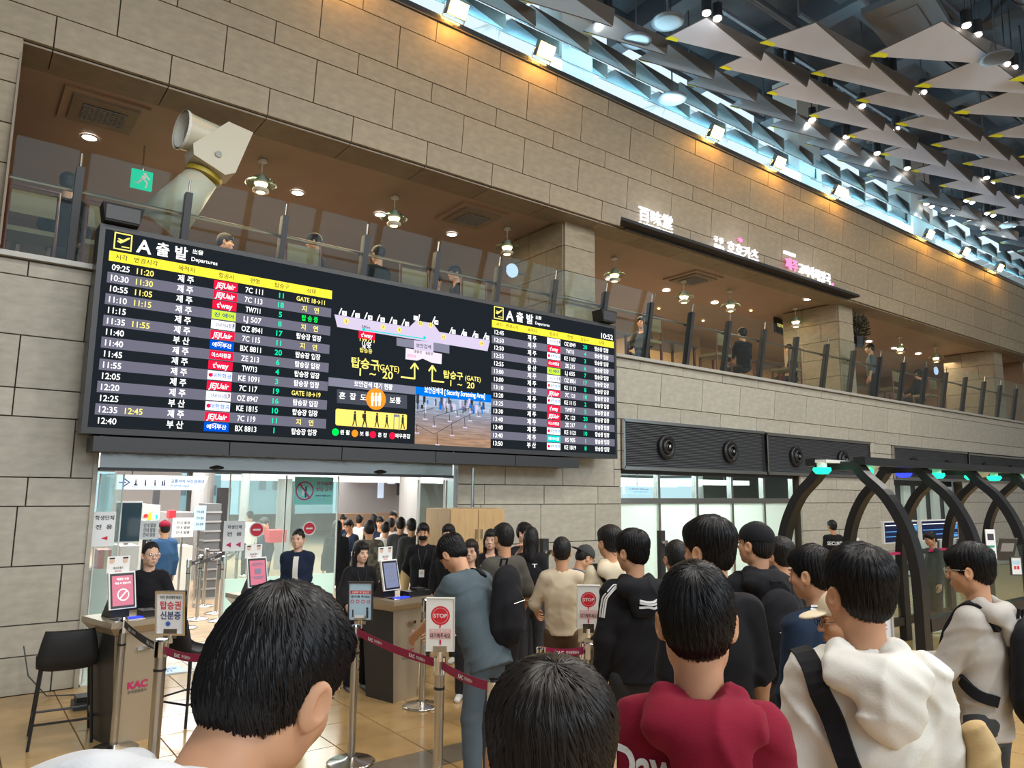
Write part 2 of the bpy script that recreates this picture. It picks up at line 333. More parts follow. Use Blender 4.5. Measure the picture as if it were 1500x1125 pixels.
b=thing('cassette_unit','grey ceiling air unit with pale rectangular cover high among the roof panels','air unit',at(1330,28,Z=9.9))
q=MB(); q.obox((0,0,0),(1.5,1.0,.12),'duct',R(8)); q.build('cover',b); q=MB(); q.obox((0,0,-.065),(.8,.5,.012),'offwhite' if 0 else 'duct',R(8)); q.obox((0,0,.2),(1.2,.8,.3),'beam',R(8)); q.build('body',b)
for k,p in enumerate(((932,60),(978,32),(1160,275),(985,145),(1478,330),(1460,85))):
    P=at(p[0],p[1],Z=9.35 if k!=3 else 9.0); d=thing('round_diffuser','round flat grey disc hung under the roof, %s'%('left of the peach coloured panel','largest disc over the dark gap','beside the third floodlight','over the clerestory strip','low at the right edge','beside the upper right lamps')[k],'diffuser',P)
    q=MB(); q.lathe([(.0,-.02),(.18,-.02),(.26,.0),(.24,.03),(0,.04)],(0,0,0),'duct',20); q.build('disc',d,smooth=True); q=MB(); q.cyl((0,0,.02),(0,0,2.),.015,'beam',6); q.build('rod',d)
# triangular roof panels
SG=(9.6-CH)/(9.5-CH)
def rp(x,y,z): s=(z-CH)/(9.5-CH); return np.array([x*s,-CD+(y+CD)*s,z])
rows=[(11.45-1.2*8,.50,1.19,(1.3,.30),(-.05,.35),26,0,'lowest row along the wall top'),(11.45-1.2*6,.03,1.20,(1.6,.38),(.02,.42),24,0,'second row from the wall'),
 (10.38-1.31*3,-.60,1.31,(1.6,.22),(0,.62),20,-.015,'third row from the wall'),(10.5-1.42,-1.5,1.42,(1.75,.18),(-.1,.78),15,-.025,'fourth row from the wall'),
 (12.12-1.54,-2.51,1.54,(2.0,.13),(-.25,.88),13,-.03,'fifth row from the wall'),(12.16,-3.79,1.62,(2.1,-.1),(.02,1.2),11,-.03,'sixth row from the wall'),(9.6,-5.0,1.75,(2.2,-.1),(.1,1.3),9,-.03,'seventh row from the wall')]
for ri,(x0,y0,p,tt,ll,n,dy,lab) in enumerate(rows):
    g='triangular roof panels, '+lab
    for k in range(n):
        if ri==6 and k in (1,2): continue
        x=x0+p*k; y=y0+dy*k; za,zt,zl=((10.0,9.0,9.0),(10.0,9.0,9.05),(9.85,9.25,9.3))[ri] if ri<3 else (9.72,9.36,9.40); A=rp(x,y,za); T=rp(x+tt[0],y+tt[1],zt); L=rp(x+ll[0],y+ll[1],zl)
        B=A*.12+T*.88; B=T+np.array([-.02,-.0,.26])+ (A-L)/np.linalg.norm(A-L)*.10
        d=thing('roof_panel','%s grey metallic triangular panel from the left in the %s'%(ordw(k),lab),'roof panel',A,0,g)
        q=MB(); o=A; dn=np.array([0,0,.02]); q.prism([L-o,A-o,T-o],(0,0,.02),'baffle_cyan_lit' if ri<2 else 'baffle_part_lit' if ri==2 else 'baffle','baffle_edge'); q.build('face_plate',d)
        q=MB(); q.prism([A-o+dn*1.1,B-o,T-o+dn*1.1],(.012,-.01,0),'baffle_edge'); q.build('return_plate',d)
        if ri>1 and ri<6 or ri==6:
            q=MB(); u=(A-L)*.13; w=(T-L)*.12; q.prism([L-o-dn*.1+u*.05,L-o-dn*.1+u,L-o-dn*.1+(u+w)*.75,L-o-dn*.1+w],(0,0,-.012),'yellow_gloss'); q.build('yellow_tip',d)
SP=[(1035,20),(1051,28),(1416,38),(1432,52),(1474,95),(1485,100),(1352,136),(1190,176),(1240,201),(1263,156),(1313,189),(1285,225),(1329,247),(890,18),(1445,261),(1453,269),(1491,288),(1416,294),(1424,297),(1446,313),(1455,316),(1475,327),(1485,331),(1357,299),(1365,303),(1383,306),(1397,315),(1420,325),(1440,335)]
sp0=None
SP.sort()
for k,p in enumerate(SP):
    P=at(p[0],p[1],Z=9.7)
    lab='%s small round spotlight glowing white among the roof panels, counted from the left'%ordw(k)
    if sp0 is None:
        sp0=thing('spotlight',lab,'spotlight',P,0,'white spotlights among the roof panels')
        q=MB(); q.cyl((0,0,.02),(0,0,.26),.085,'black',14); q.build('can',sp0); q=MB(); q.lathe([(0,-.03),(.04,-.025),(.07,0),(.0,.02)],(0,0,0),'lamp_white',14); q.build('lens',sp0)
        q=MB(); q.cyl((0,0,.2),(0,0,1.3),.012,'beam',5); q.build('stem',sp0)
    else: copytree(sp0,P,label=lab)
for k,p in enumerate([(1141,86),(1157,91),(1295,98),(1307,103),(1206,123),(1214,130),(1406,170),(1413,172),(1385,210),(1275,205)]):   # unlit ones
    if k==0:
        un=thing('spotlight','first unlit black spotlight can from the left in the gaps between roof panels','spotlight',at(*p,Z=9.8),0,'unlit black spotlights'); q=MB(); q.cyl((0,0,-.05),(0,0,.2),.085,'black',14); q.build('can',un); q=MB(); q.lathe([(.05,-.055),(.085,-.06),(.085,-.04),(.05,-.04)],(0,0,0),'duct',14); q.build('rim',un)
    else: copytree(un,at(*p,Z=9.8),label='%s unlit black spotlight can from the left in the gaps between roof panels'%ordw(k))
# floodlights on the wall top
fl0=None
FX=[3.3,4.86,6.4,10.4,12.35,14.57,18.82,20.93,23.2]
for k,x in enumerate(FX):
    lab=['floodlight on the wall top nearest the photo\'s upper left','amber floodlight just above the left concrete opening on the wall top','bright amber floodlight beside the concrete column on the wall top','amber floodlight on the wall top just right of the clerestory start','fifth amber floodlight from the left on the wall top','amber floodlight in front of the pale column on the wall top','amber floodlight left of the turquoise board on the wall top','amber floodlight at left end of the turquoise column','last amber floodlight at the right on the wall top'][k]
    P=(x,-.62,8.30)
    if fl0 is None:
        fl0=thing('floodlight',lab,'floodlight',P); q=MB(); q.obox((0,0,.0),(.30,.09,.22),'charcoal',0,R(30))
        q.build('housing',fl0); q=MB(); q.obox((0,-.045,-.026),(.27,.02,.19),'flood',0,R(30)); q.build('lens',fl0); q=MB(); q.tube([(-.17,.0,0),(-.17,.12,-.14),(.17,.12,-.14),(.17,0,0)],.012,'steel',6); q.build('bracket',fl0)
    else: copytree(fl0,P,label=lab)
    point('floodlight_glow',(x,-.80,8.16),20,(1,.45,.06),.06)
q=thing('security_camera','small white dome camera on a bracket at wall top by a column','camera',at(1240,285,Y=-.3)); b=MB(); b.obox((0,0,0),(.28,.14,.14),'offwhite',R(20)); b.build('camera_body',q); b=MB(); b.cyl((0,0,-.02),(0,.25,-.45),.02,'offwhite',6); b.build('bracket',q)
# ---------------------------------------------------------------- departure board
em('led_white',(1,1,1),1.15); em('led_yellow',(1,.83,.05),1.0); em('led_yel_text',(1,.86,.2),1.0); em('led_greent',(0,.85,.45),1.0); em('led_green2',(0,1,.1),1.0); em('led_row',(.14,.137,.185),1.); em('led_black',(.012,.016,.02),1.)
em('led_red',(.85,.01,.05),1.); em('led_bluel',(0,.08,.6),1.); em('led_lime',(.55,.8,.05),1.); em('led_teal',(0,.6,.55),1.); em('led_lilac',(.58,.51,.68),1.); em('led_pinkw',(.78,.66,.76),1.); em('led_grey',(.20,.20,.27),1.); em('led_dgrey',(.06,.065,.085),1.)
em('led_orange',(.95,.28,.02),1.); em('led_hblue',(0,.16,.68),1.); em('led_cream',(1,.72,.16),1.); em('led_dark',(.03,.03,.03),1.); em('led_navy',(.0,.03,.25),1.); em('led_pink',(1,.2,.35),1.)
BY=-.45
board=thing('departure_board','huge black LED departures board with two flight lists and a gate map','display board',(4.45,BY,2.38))
BO=np.array([4.45,BY,2.38]); UX=(1,0,0); UZ=(0,0,1)
b=MB(); b.box(.95,7.99,BY+.02,BY+.30,2.38,4.42,'black'); b.box(.95,7.99,BY+.0,BY+.03,4.37,4.42,'charcoal'); b.box(.95,7.99,BY,BY+.03,2.38,2.44,'charcoal'); b.box(.95,1.0,BY,BY+.03,2.44,4.37,'charcoal'); b.box(7.95,7.99,BY,BY+.03,2.44,4.37,'charcoal')
o=b.build('cabinet',board); o.location=-Vector(BO)
def bpart(name,b,lab=None):
    o=b.build(name,board); o.location=-Vector(BO)
    if lab: o['label']=lab
    return o
b=MB(); b.box(1.0,7.95,BY+.008,BY+.02,2.44,4.37,'led_black'); bpart('screen',b)
LG={'7C':('led_red','JEJUair','led_white',1),'TW':('led_red',"t'way",'led_white',0),'LJ':('led_lime','진 에어','led_navy',0),'OZ':('led_white','아시아나항공','led_navy',0),'BX':('led_bluel','에어부산','led_white',0),'ZE':('led_red','이스타항공','led_white',0),'KE':('led_white','대한항공','led_hblue',0),'RS':('led_teal','에어서울','led_white',0)}
def brow(i,x0,x1,zt,rh,cols,row,parity,sc=1.):
    t,ch,de,fl_,ga,st=row; y=BY+.006; b=MB(); zc=zt-rh/2
    if i%2==parity: b.box(x0,x1,y,y+.003,zt-rh,zt,'led_row')
    y-=.002; s=.083
    def T(body,x,m,size=s,w=None,bo=.012,dz=0): b.text(body,size,(x,y,zc+dz),UX,UZ,m,bo,w)
    T(t,cols[0],'led_white',w=.155*sc)
    if ch: T(ch,cols[1],'led_yel_text',w=.155*sc)
    T(de,cols[2],'led_white',w=.155*sc,bo=.02)
    bg,lt,lc,it=LG[fl_[:2]]; w=.245*sc if sc==1 else .22; xl=cols[3]
    bm_=b; b=MB(); b.box(xl-w/2,xl+w/2,y-.002,y,zt-rh*.93,zt-rh*.07,bg); y2=y-.004
    b.text(lt,s*(.95 if len(lt)<8 and lt[0]<'z' else .62),(xl+(0 if fl_[:2] not in('KE','OZ') else .02),y2,zc),(1,0,0),(.18*it,0,1),lc,.02,w*(.8 if fl_[:2]!="TW" else .65))
    if fl_[:2]=='KE': b.lathe([(0,0),(.022,.0)],(xl-w*.38,y2,zc),'led_red',10,'Y')
    if fl_[:2]=='OZ': b.poly([(xl+w*.38,y2,zc+.03),(xl+w*.47,y2,zc+.03),(xl+w*.44,y2,zc-.01)],'led_red')
    if fl_[:2]=='BX': b.poly([(xl-.08,y2,zc+.02),(xl-.02,y2,zc+.036),(xl+.09,y2,zc+.02),(xl-.02,y2,zc+.03)],'led_white')
    lg=b; b=bm_
    T(fl_,cols[4],'led_white',w=(.0315*len(fl_))*sc); T(ga,cols[5],'led_greent',bo=.015)
    m='led_yel_text' if st in('지    연',) or st.startswith('GATE') else 'led_green2' if st=='탑 승 중' else 'led_white'
    T(st,cols[6],m,w=(.335 if st[0]=='G' else .29 if not st[0]=='지' else .2)*sc if st!='탑 승 중' else .19*sc,bo=.018,size=s*.88)
    o=bpart('flight_row',b); lg.build('airline_logo',o)
E_='탑승장 입장'; D_='지    연'; J_='제 주'; B_='부 산'
LR=[('09:25','11:20',J_,'7C 111','11','GATE 18→11'),('10:30','11:30',J_,'7C 113','18',D_),('10:55','11:05',J_,'TW711','5','탑 승 중'),('11:10','11:15',J_,'LJ 507','8',D_),('11:15','',J_,'OZ 8941','17',E_),('11:35','11:55',J_,'7C 115','11',D_),('11:40','',B_,'BX 8811','20',E_),
 ('11:40','',J_,'ZE 213','6',E_),('11:45','',J_,'TW713','4',E_),('11:55','',J_,'KE 1091','3',E_),('12:05','',J_,'7C 117','19','GATE 18→19'),('12:20','',J_,'OZ 8947','16',E_),('12:25','',B_,'KE 1815','10',E_),('12:35','12:45',J_,'7C 119','11',D_),('12:40','',B_,'BX 8813','1',E_)]
RR=[('12:45','',J_,'OZ 8949','20',E_),('12:50','',J_,'TW715','4',E_),('12:50','',J_,'KE 1107','3',E_),('12:55','',J_,'ZE 215','6',E_),('12:55','','울 산','LJ 655','7',E_),('13:00','',J_,'OZ 8951','17',E_),('13:00','',J_,'KE 1113','8',E_),('13:10','',J_,'7C 121','18',E_),('13:20','',J_,'KE 1115','2',E_),('13:25','',J_,'TW9717','5',E_),('13:30','',J_,'7C 123','20',E_),('13:40','',J_,'ZE 217','6',E_),('13:40','',J_,'KE 1121','10',E_),('13:40','',J_,'RS 905','1',E_),('13:50','',B_,'KE 1819','8',E_)]
CL=[1.16,1.38,1.76,2.16,2.46,2.76,3.10]; CR=[5.76,5.98,6.33,6.73,7.04,7.34,7.68]
for (rs,x0,x1,cs,lab) in ((LR,1.05,3.35,CL,'left'),(RR,5.64,7.94,CR,'right')):
    y=BY+.006; b=MB(); b.box(x0,x1,y,y+.003,4.065,4.165,'led_yellow')
    for tx,xx in zip(('시각','변경시각','목적지','항공사','편명','탑승구','상태'),cs): b.text(tx,.06,(xx,y-.003,4.115),UX,UZ,'led_dark',.008)
    bpart('header_row',b,'yellow header bar')
    b=MB(); X=x0+.03; q=.16; z=4.19
    for (a,c,d,e) in ((X,X+q,z,z+.012),(X,X+q,z+q,z+q+.012),(X,X+.012,z,z+q),(X+q-.012,X+q,z,z+q)): b.box(a,c,y,y+.003,d,e,'led_yel_text')
    b.poly([(X+.03,y,z+.075),(X+.06,y,z+.065),(X+.09,y,z+.085),(X+.135,y,z+.125),(X+.14,y,z+.14),(X+.12,y,z+.135),(X+.08,y,z+.105),(X+.04,y,z+.115),(X+.03,y,z+.11),(X+.055,y,z+.09),(X+.03,y,z+.09)],'led_yel_text'); b.box(X+.07,X+.14,y,y+.003,z+.03,z+.04,'led_yel_text')
    b.text('A',.19,(X+.27,y,z+.08),UX,UZ,'led_white',.02); b.text('출 발',.15,(X+.53,y,z+.08),UX,UZ,'led_white',.02,.30)
    b.text('出發',.055,(X+.78,y,z+.125),UX,UZ,'led_white',.01); b.text('Departures',.06,(X+.72,y,z+.045),UX,UZ,'led_white',.008,.26,'l')
    if lab=='right': b.text('10:52',.11,(X+2.13,y,z+.04),UX,UZ,'led_white',.02,.25)
    bpart('heading',b)
    rh=(4.06-2.455)/15
    for i,r in enumerate(rs): brow(i,x0,x1,4.06-i*rh,rh,cs,r,1)
# map and status panels, coordinates measured on the board plane
def c6(a,b,dy=0): p=at(470+a/5.5556,400+b/5.5556,Y=BY); return (p[0],BY+.006-dy,p[2])
def c7(a,b,dy=0): p=at(470+a/5.5556,520+b/5.5556,Y=BY); return (p[0],BY+.006-dy,p[2])
def ln(b,p,q,w,m):
    p,q=np.array(p),np.array(q); d=q-p; d/=np.linalg.norm(d); n=np.array([d[2],0,-d[0]])*w/2
    b.poly([tuple(p-n),tuple(q-n),tuple(q+n),tuple(p+n)],m)
b=MB(); b.poly([c6(*p) for p in [(112,335),(135,437),(1358,635),(1378,548),(965,478),(915,408),(775,386),(722,438)]],'led_lilac')
b.poly([c6(*p) for p in [(618,525),(618,590),(760,612),(760,545)]],'led_grey'); b.poly([c6(*p) for p in [(918,562),(918,632),(1048,655),(1048,585)]],'led_grey')
b.poly([c6(*p,.0005) for p in [(760,545),(760,625),(918,650),(918,562)]],'led_lilac')
b.poly([c6(*p,.0008) for p in [(693,610),(690,700),(785,712),(830,695),(880,718),(905,730),(983,740),(987,657)]],'led_pinkw')
for i,(x,y) in enumerate([(150,336),(253,354),(358,372),(460,390),(562,408),(662,425),(795,388),(910,405),(1050,492),(1145,508),(1235,523),(1325,538)]): ln(b,c6(x,y),c6(x+(22 if i!=6 else 10),y-52),.014,'led_white')
for n,(x,y) in zip((1,3,4,6,8,10,11,14,16,17,18,20),[(193,327),(300,345),(403,363),(505,380),(605,398),(703,414),(773,366),(942,401),(1083,477),(1175,494),(1268,509),(1358,525)]):
    P=c6(x,y,.001); b.box(P[0]-.028,P[0]+.028,P[1],P[1]+.001,P[2]-.028,P[2]+.028,'led_white'); b.text(str(n),.046,(P[0],P[1]-.001,P[2]),UX,UZ,'led_dark',.01)
for n,(x,y) in zip((2,7,9,12,13,15,19),[(208,390),(507,440),(640,462),(813,410),(895,423),(1000,520),(1310,572)]):
    P=c6(x,y,.001); b.lathe([(0,0),(.033,0)],P,'led_cream',14,'Y'); b.text(str(n),.045,(P[0],P[1]-.001,P[2]),UX,UZ,'led_dark',.01)
ln(b,c6(350,460,.002),c6(845,535,.002),.012,'led_teal')
for p in ((350,460),(845,525)): b.lathe([(0,0),(.02,0)],c6(*p,.002),'led_teal',8,'Y')
b.text('280m',.05,c6(368,438,.002),UX,UZ,'led_dark',.006); b.text('보안검색',.06,c6(838,595,.002),UX,UZ,'led_dark',.012); b.text('출발장',.04,c6(793,640,.002),UX,UZ,'led_dark',.008); b.text('출발장',.04,c6(883,655,.002),UX,UZ,'led_dark',.008); b.text('현위치',.045,c6(738,675,.002),UX,UZ,'led_pink',.012)
P=c6(376,507,.001); b.box(P[0]-.105,P[0]+.105,P[1],P[1]+.001,P[2]-.045,P[2]+.045,'led_red'); b.text("t'way",.07,(P[0],P[1]-.001,P[2]),UX,UZ,'led_white',.02)
b.text('TW711',.07,c6(374,542),UX,UZ,'led_yel_text',.015); b.text('11:05',.06,c6(374,572),UX,UZ,'led_white',.012); b.text('제 주',.055,c6(372,602),UX,UZ,'led_white',.01); b.text('탑승중',.058,c6(370,632),UX,UZ,'led_yel_text',.012,.16)
for (x,y,k) in ((365,738,1),(1080,832,.82)):
    b.text('탑승구',.135*k,c6(x,y),UX,UZ,'led_yel_text',.02,.36*k)
b.text('(GATE)',.10,c6(553,772),UX,UZ,'led_yel_text',.008,.29); b.text('(GATE)',.085,c6(1240,858),UX,UZ,'led_yel_text',.008,.245)
for (x,y,k) in ((455,818,1),(1155,905,.85)): b.text('1  ~  20',.13*k,c6(x,y),UX,UZ,'led_yel_text',.012,.44*k)
for pts in (((653,845),(765,858)),((765,862),(765,740)),((732,778),(765,733)),((797,783),(765,733)),((1005,887),(905,878)),((907,883),(910,760)),((880,798),(910,752)),((940,800),(910,752))): ln(b,c6(*pts[0]),c6(*pts[1]),.02,'led_yel_text')
bpart('gate_map',b,'lilac terminal map with gate numbers and yellow arrows')
b=MB(); b.poly([c7(*p) for p in [(65,180),(62,250),(773,322),(773,256)]],'led_grey'); b.text('보안검색 대기 현황',.075,c7(432,248,.002),UX,UZ,'led_white',.015,.50)
b.poly([c7(*p) for p in [(133,278),(133,390),(703,438),(703,328)]],'led_dgrey'); b.text('혼  잡  도',.085,c7(262,338,.002),UX,UZ,'led_white',.015,.34); b.text('보통',.085,c7(607,370,.002),UX,UZ,'led_white',.015,.15)
b.lathe([(0,0),(.13,0)],c7(450,358,.002),'led_orange',24,'Y')
for dx in (-30,0,30):
    P=c7(450+dx,358,.004); b.lathe([(0,0),(.016,0)],(P[0],P[1],P[2]+.06),'led_white',8,'Y'); b.box(P[0]-.018,P[0]+.018,P[1],P[1]+.001,P[2]-.03,P[2]+.04,'led_white'); b.box(P[0]-.012,P[0]+.012,P[1],P[1]+.001,P[2]-.085,P[2]-.03,'led_white')
b.poly([c7(*p) for p in [(132,436),(122,446),(120,560),(130,572),(690,610),(700,602),(703,492),(695,483)]],'led_cream')
def walker(P,k,bag=0):
    x,y,z=P; b.lathe([(0,0),(.014*k,0)],(x,y,z+.075*k),'led_dark',8,'Y'); b.poly([(x-.018*k,y,z-.01*k),(x+.016*k,y,z-.01*k),(x+.014*k,y,z+.06*k),(x-.014*k,y,z+.06*k)],'led_dark')
    b.poly([(x-.012*k,y,z-.01*k),(x-.03*k,y,z-.085*k),(x-.018*k,y,z-.085*k),(x+.004*k,y,z-.01*k)],'led_dark'); b.poly([(x,y,z-.01*k),(x+.022*k,y,z-.085*k),(x+.034*k,y,z-.085*k),(x+.016*k,y,z-.01*k)],'led_dark')
    if bag: b.box(x-.03*k,x-.012*k,y,y+.001,z+.01*k,z+.055*k,'led_dark')
for p,k,g in (((277,518),1.,0),((358,522),1.1,1),((457,530),1.,0),((537,540),.9,0),((667,545),1.,0)): walker(c7(*p,.004),k,g)
P=c7(617,545,.004); b.box(P[0]-.04,P[0]-.03,P[1],P[1]+.001,P[2]-.09,P[2]+.09,'led_grey'); b.box(P[0]+.03,P[0]+.04,P[1],P[1]+.001,P[2]-.10,P[2]+.06,'led_grey'); b.box(P[0]-.04,P[0]+.04,P[1],P[1]+.001,P[2]+.06,P[2]+.09,'led_grey')
for (x,y,m,t) in ((120,627,'led_green2','원 활'),(278,638,'led_orange','보 통'),(425,648,'led_red','혼 잡'),(583,657,'led_red','매우혼잡')): b.lathe([(0,0),(.042,0)],c7(x,y,.002),m,14,'Y'); b.text(t,.058,c7(x+(78 if len(t)<4 else 85),y+3,.002),UX,UZ,'led_white',.012)
bpart('waiting_status_panel',b,'orange badge and yellow queue pictogram panel')
k=em('led_cctv',(.4,.3,.25),1.); t=k.node_tree; bs=t.nodes['Principled BSDF']; tc=t.nodes.new('ShaderNodeTexCoord'); mp=t.nodes.new('ShaderNodeMapping'); mp.inputs['Scale'].default_value=(1.5,1,22); mp.inputs['Rotation'].default_value=(0,.42,0); nz=t.nodes.new('ShaderNodeTexNoise'); nz.inputs['Scale'].default_value=3
sx=t.nodes.new('ShaderNodeSeparateXYZ'); mr=t.nodes.new('ShaderNodeMapRange'); mr.inputs[1].default_value=2.52; mr.inputs[2].default_value=3.0; cr=t.nodes.new('ShaderNodeValToRGB'); cr.color_ramp.elements[0].color=(.34,.20,.12,1); cr.color_ramp.elements[1].color=(.30,.45,.62,1); cr.color_ramp.elements.new(.55).color=(.22,.22,.27,1)
m2=t.nodes.new('ShaderNodeMix'); m2.data_type='RGBA'; m2.blend_type='MULTIPLY'; m2.inputs[0].default_value=.6; r3=t.nodes.new('ShaderNodeMapRange'); r3.inputs[1].default_value=.35;r3.inputs[2].default_value=.65; r3.inputs[3].default_value=.5; r3.inputs[4].default_value=1.3
L=t.links.new; L(tc.outputs['Object'],mp.inputs[0]); L(mp.outputs[0],nz.inputs['Vector']); L(tc.outputs['Object'],sx.inputs[0]); L(sx.outputs['Z'],mr.inputs[0]); L(mr.outputs[0],cr.inputs[0]); L(nz.outputs[0],r3.inputs[0]); L(cr.outputs[0],m2.inputs[6]); L(r3.outputs[0],m2.inputs[7]); L(m2.outputs[2],bs.inputs['Emission Color'])
b=MB(); b.poly([c7(*p) for p in [(773,256),(773,327),(1388,388),(1388,325)]],'led_hblue'); b.text('보안검색대 [ Security Screening Area]',.09,c7(1098,308,.002),UX,UZ,'led_white',.015,.92)
b.poly([c7(*p) for p in [(773,327),(765,722),(1383,758),(1388,388)]],'led_cctv')
for x,y,h in ((785,635,70),(925,580,80),(950,730,90),(1070,655,100),(1175,590,75),(1215,535,55),(1285,500,40),(850,522,60),(1050,540,60),(1115,500,50),(1335,450,30)):
    ln(b,c7(x,y,.002),c7(x-4,y-h,.002),.008,'led_dark'); P=c7(x,y,.002); b.box(P[0]-.03,P[0]+.03,P[1],P[1]+.001,P[2]-.008,P[2]+.008,'led_lilac')
for p,q in (((775,565),(925,645)),((925,645),(1075,555)),((1075,555),(1245,470)),((925,500),(1100,450)),((1100,450),(1210,435)),((780,470),(925,430))): ln(b,c7(*p,.002),c7(*q,.002),.006,'led_dark')
for i in range(60):
    x=random.uniform(780,1370); y=random.uniform(352,430)+ (x-775)*.06; P=c7(x,y,.001); w=random.uniform(.006,.02); h=random.uniform(.02,.06); b.box(P[0]-w,P[0]+w,P[1],P[1]+.001,P[2]-h,P[2]+h,random.choice(['led_dark','led_dgrey','led_grey','led_lilac','led_hblue']))
bpart('camera_view_panel',b,'blue titled camera view of the screening area')
# support trough under the board, loudspeakers on it
t=thing('board_trough','dark blue-black trim trough running under the departures board','trim',(4.5,-.4,2.2)); 
for i in range(5):
    a=1.06+i*1.25; q=MB(); q.box(a-4.5,min(a+1.24,7.2)-4.5,-.05,.36,.02,.16,'charcoal'); q.build('trough_panel',t)
for k,(p,s_,lab) in enumerate((((178,318),1.15,'black box loudspeaker above the left end of the departures board'),((886,466),1.,'black box loudspeaker above the right end of the departures board'))):
    P=at(*p,Y=-.42); P[2]=4.53 if k else P[2]; d=thing('loudspeaker',lab,'loudspeaker',P); q=MB(); q.prism([(-.13*s_,-.1,-.09),(.13*s_,-.1,-.09),(.16*s_,-.1,.09),(-.16*s_,-.1,.09)],(0,.22,0),'black_matt'); q.build('body',d); q=MB(); q.box(-.13*s_,.13*s_,-.108,-.1,-.07,.07,'charcoal'); q.build('grille',d)
# ---------------------------------------------------------------- entrance
mat('steel_dark',(.34,.33,.31),.18,1.,bump=(3,.3,.02))
e=thing('door_header','brushed stainless steel header over the wide entrance with two black sensors','door header',(3.25,-.05,2.05)); q=MB(); q.box(-2.06,2.06,0,.03,.03,.38,'steel_dark'); q.build('header_plate',e)
q=MB(); q.box(-2.06,2.06,-.01,.2,.0,.03,'charcoal'); q.build('track',e)
for x in (-.95,1.0):
    q=MB(); q.lathe([(0,-.03),(.06,-.02),(.07,.0),(0,.02)],(x,-.03,.06),'black',14); q.build('sensor',e)
b=MB(); b.box(1.14,1.18,-.02,.3,0,2.42,'stone_low'); b.box(5.33,5.4,-.05,.2,0,2.4,'steel'); b.cyl((5.5,-.25,.0),(5.5,-.25,2.18),.022,'chrome',10); o=b.build('door_1'); o['kind']='structure'
def pane(name,lab,px0,px1,Y,z0,z1,m='door_glass',frost=None,cat='glass panel',grp=None):
    a=at(px0,800,Y=Y)[0]; c_=at(px1,800,Y=Y)[0]; d=thing(name,lab,cat,((a+c_)/2,Y,0),0,grp); w=(c_-a)/2
    q=MB(); q.box(-w,w,-.006,.006,z0,z1,m); q.build('pane',d)
    q=MB(); q.box(-w-.012,-w,-.012,.012,z0,z1,'offwhite'); q.box(w,w+.012,-.012,.012,z0,z1,'offwhite'); q.build('edge_strip',d)
    if frost: q=MB(); q.box(-w,w,-.011,-.008,frost[0],frost[1],'frost'); q.build('frosted_band',d)
    return d
pane('glass_door','narrow greenish glass side panel at the left stone jamb of the entrance',139,172,.15,0,2.02)
pane('glass_door','wide greenish sliding glass door leaf with frosted bottom, left half',332,414,.5,0,2.05,frost=(.1,.86))
pane('glass_door','greenish glass door leaf with turquoise poster, right of the frosted leaf',415,491,.5,0,2.05,frost=(.1,.86))
pane('glass_door','clear glass panel at the right end of the entrance beside the lockers',611,648,.15,0,2.02,m='clear_glass')
def flat(name,lab,cat,P,w,h,m,items,rz=0,tilt=0,th=.01,parent=None,frame=None,grp=None):
    """thin board with printed matter; items: (kind,...) in board coordinates (x right, z up, from the centre)"""
    d=thing(name,lab,cat,P,rz,grp) if parent is None else bpy.data.objects.new(name,None)
    if parent is not None: COL.objects.link(d); d.parent=parent; d.location=P; d.rotation_euler=(0,0,rz)
    sx=math.sin(tilt); cz=math.cos(tilt); b=MB(); 
    V=lambda x,y,z:(x,y*cz+z*sx,z*cz-y*sx)
    b.add([V(*p) for p in [(-w/2,0,-h/2),(w/2,0,-h/2),(w/2,th,-h/2),(-w/2,th,-h/2),(-w/2,0,h/2),(w/2,0,h/2),(w/2,th,h/2),(-w/2,th,h/2)]],[(3,2,1,0),(4,5,6,7),(0,1,5,4),(1,2,6,5),(2,3,7,6),(3,0,4,7)],m)
    b.build('board',d)
    if frame:
        fm,fw_,fd=frame; q=MB()
        for x0,x1,z0,z1 in ((-w/2-fw_,w/2+fw_,h/2,h/2+fw_),(-w/2-fw_,w/2+fw_,-h/2-fw_,-h/2),(-w/2-fw_,-w/2,-h/2,h/2),(w/2,w/2+fw_,-h/2,h/2)):
            q.add([V(*p) for p in [(x0,-fd,z0),(x1,-fd,z0),(x1,th+fd,z0),(x0,th+fd,z0),(x0,-fd,z1),(x1,-fd,z1),(x1,th+fd,z1),(x0,th+fd,z1)]],[(3,2,1,0),(4,5,6,7),(0,1,5,4),(1,2,6,5),(2,3,7,6),(3,0,4,7)],fm)
        q.build('frame',d)
    if items:
        q=MB()
        for n,it in enumerate(items):
            y=-.0012-.0004*n
            if it[0]=='t': _,s,x,z,sz,m_=it[:6]; wd=it[6] if len(it)>6 else None; q.text(s,sz,V(x,y,z),(1,0,0),(0,sx,cz),m_,.02,wd)
            elif it[0]=='r': _,x0,x1,z0,z1,m_=it; q.poly([V(x0,y,z0),V(x1,y,z0),V(x1,y,z1),V(x0,y,z1)],m_)
            elif it[0]=='c':
                _,x,z,r1,r2,m_=it; N=24
                pts=[(math.cos(2*PI*i/N),math.sin(2*PI*i/N)) for i in range(N)]
                if r2==0: q.poly([V(x+r1*c,y,z+r1*s) for c,s in pts],m_)
                else:
                    for i in range(N):
                        (a,b_),(c,e_)=pts[i],pts[(i+1)%N]; q.poly([V(x+r2*a,y,z+r2*b_),V(x+r1*a,y,z+r1*b_),V(x+r1*c,y,z+r1*e_),V(x+r2*c,y,z+r2*e_)],m_)
            elif it[0]=='p': q.poly([V(x,y,z) for x,z in it[1]],it[2])
        q.build('print',d)
    return d
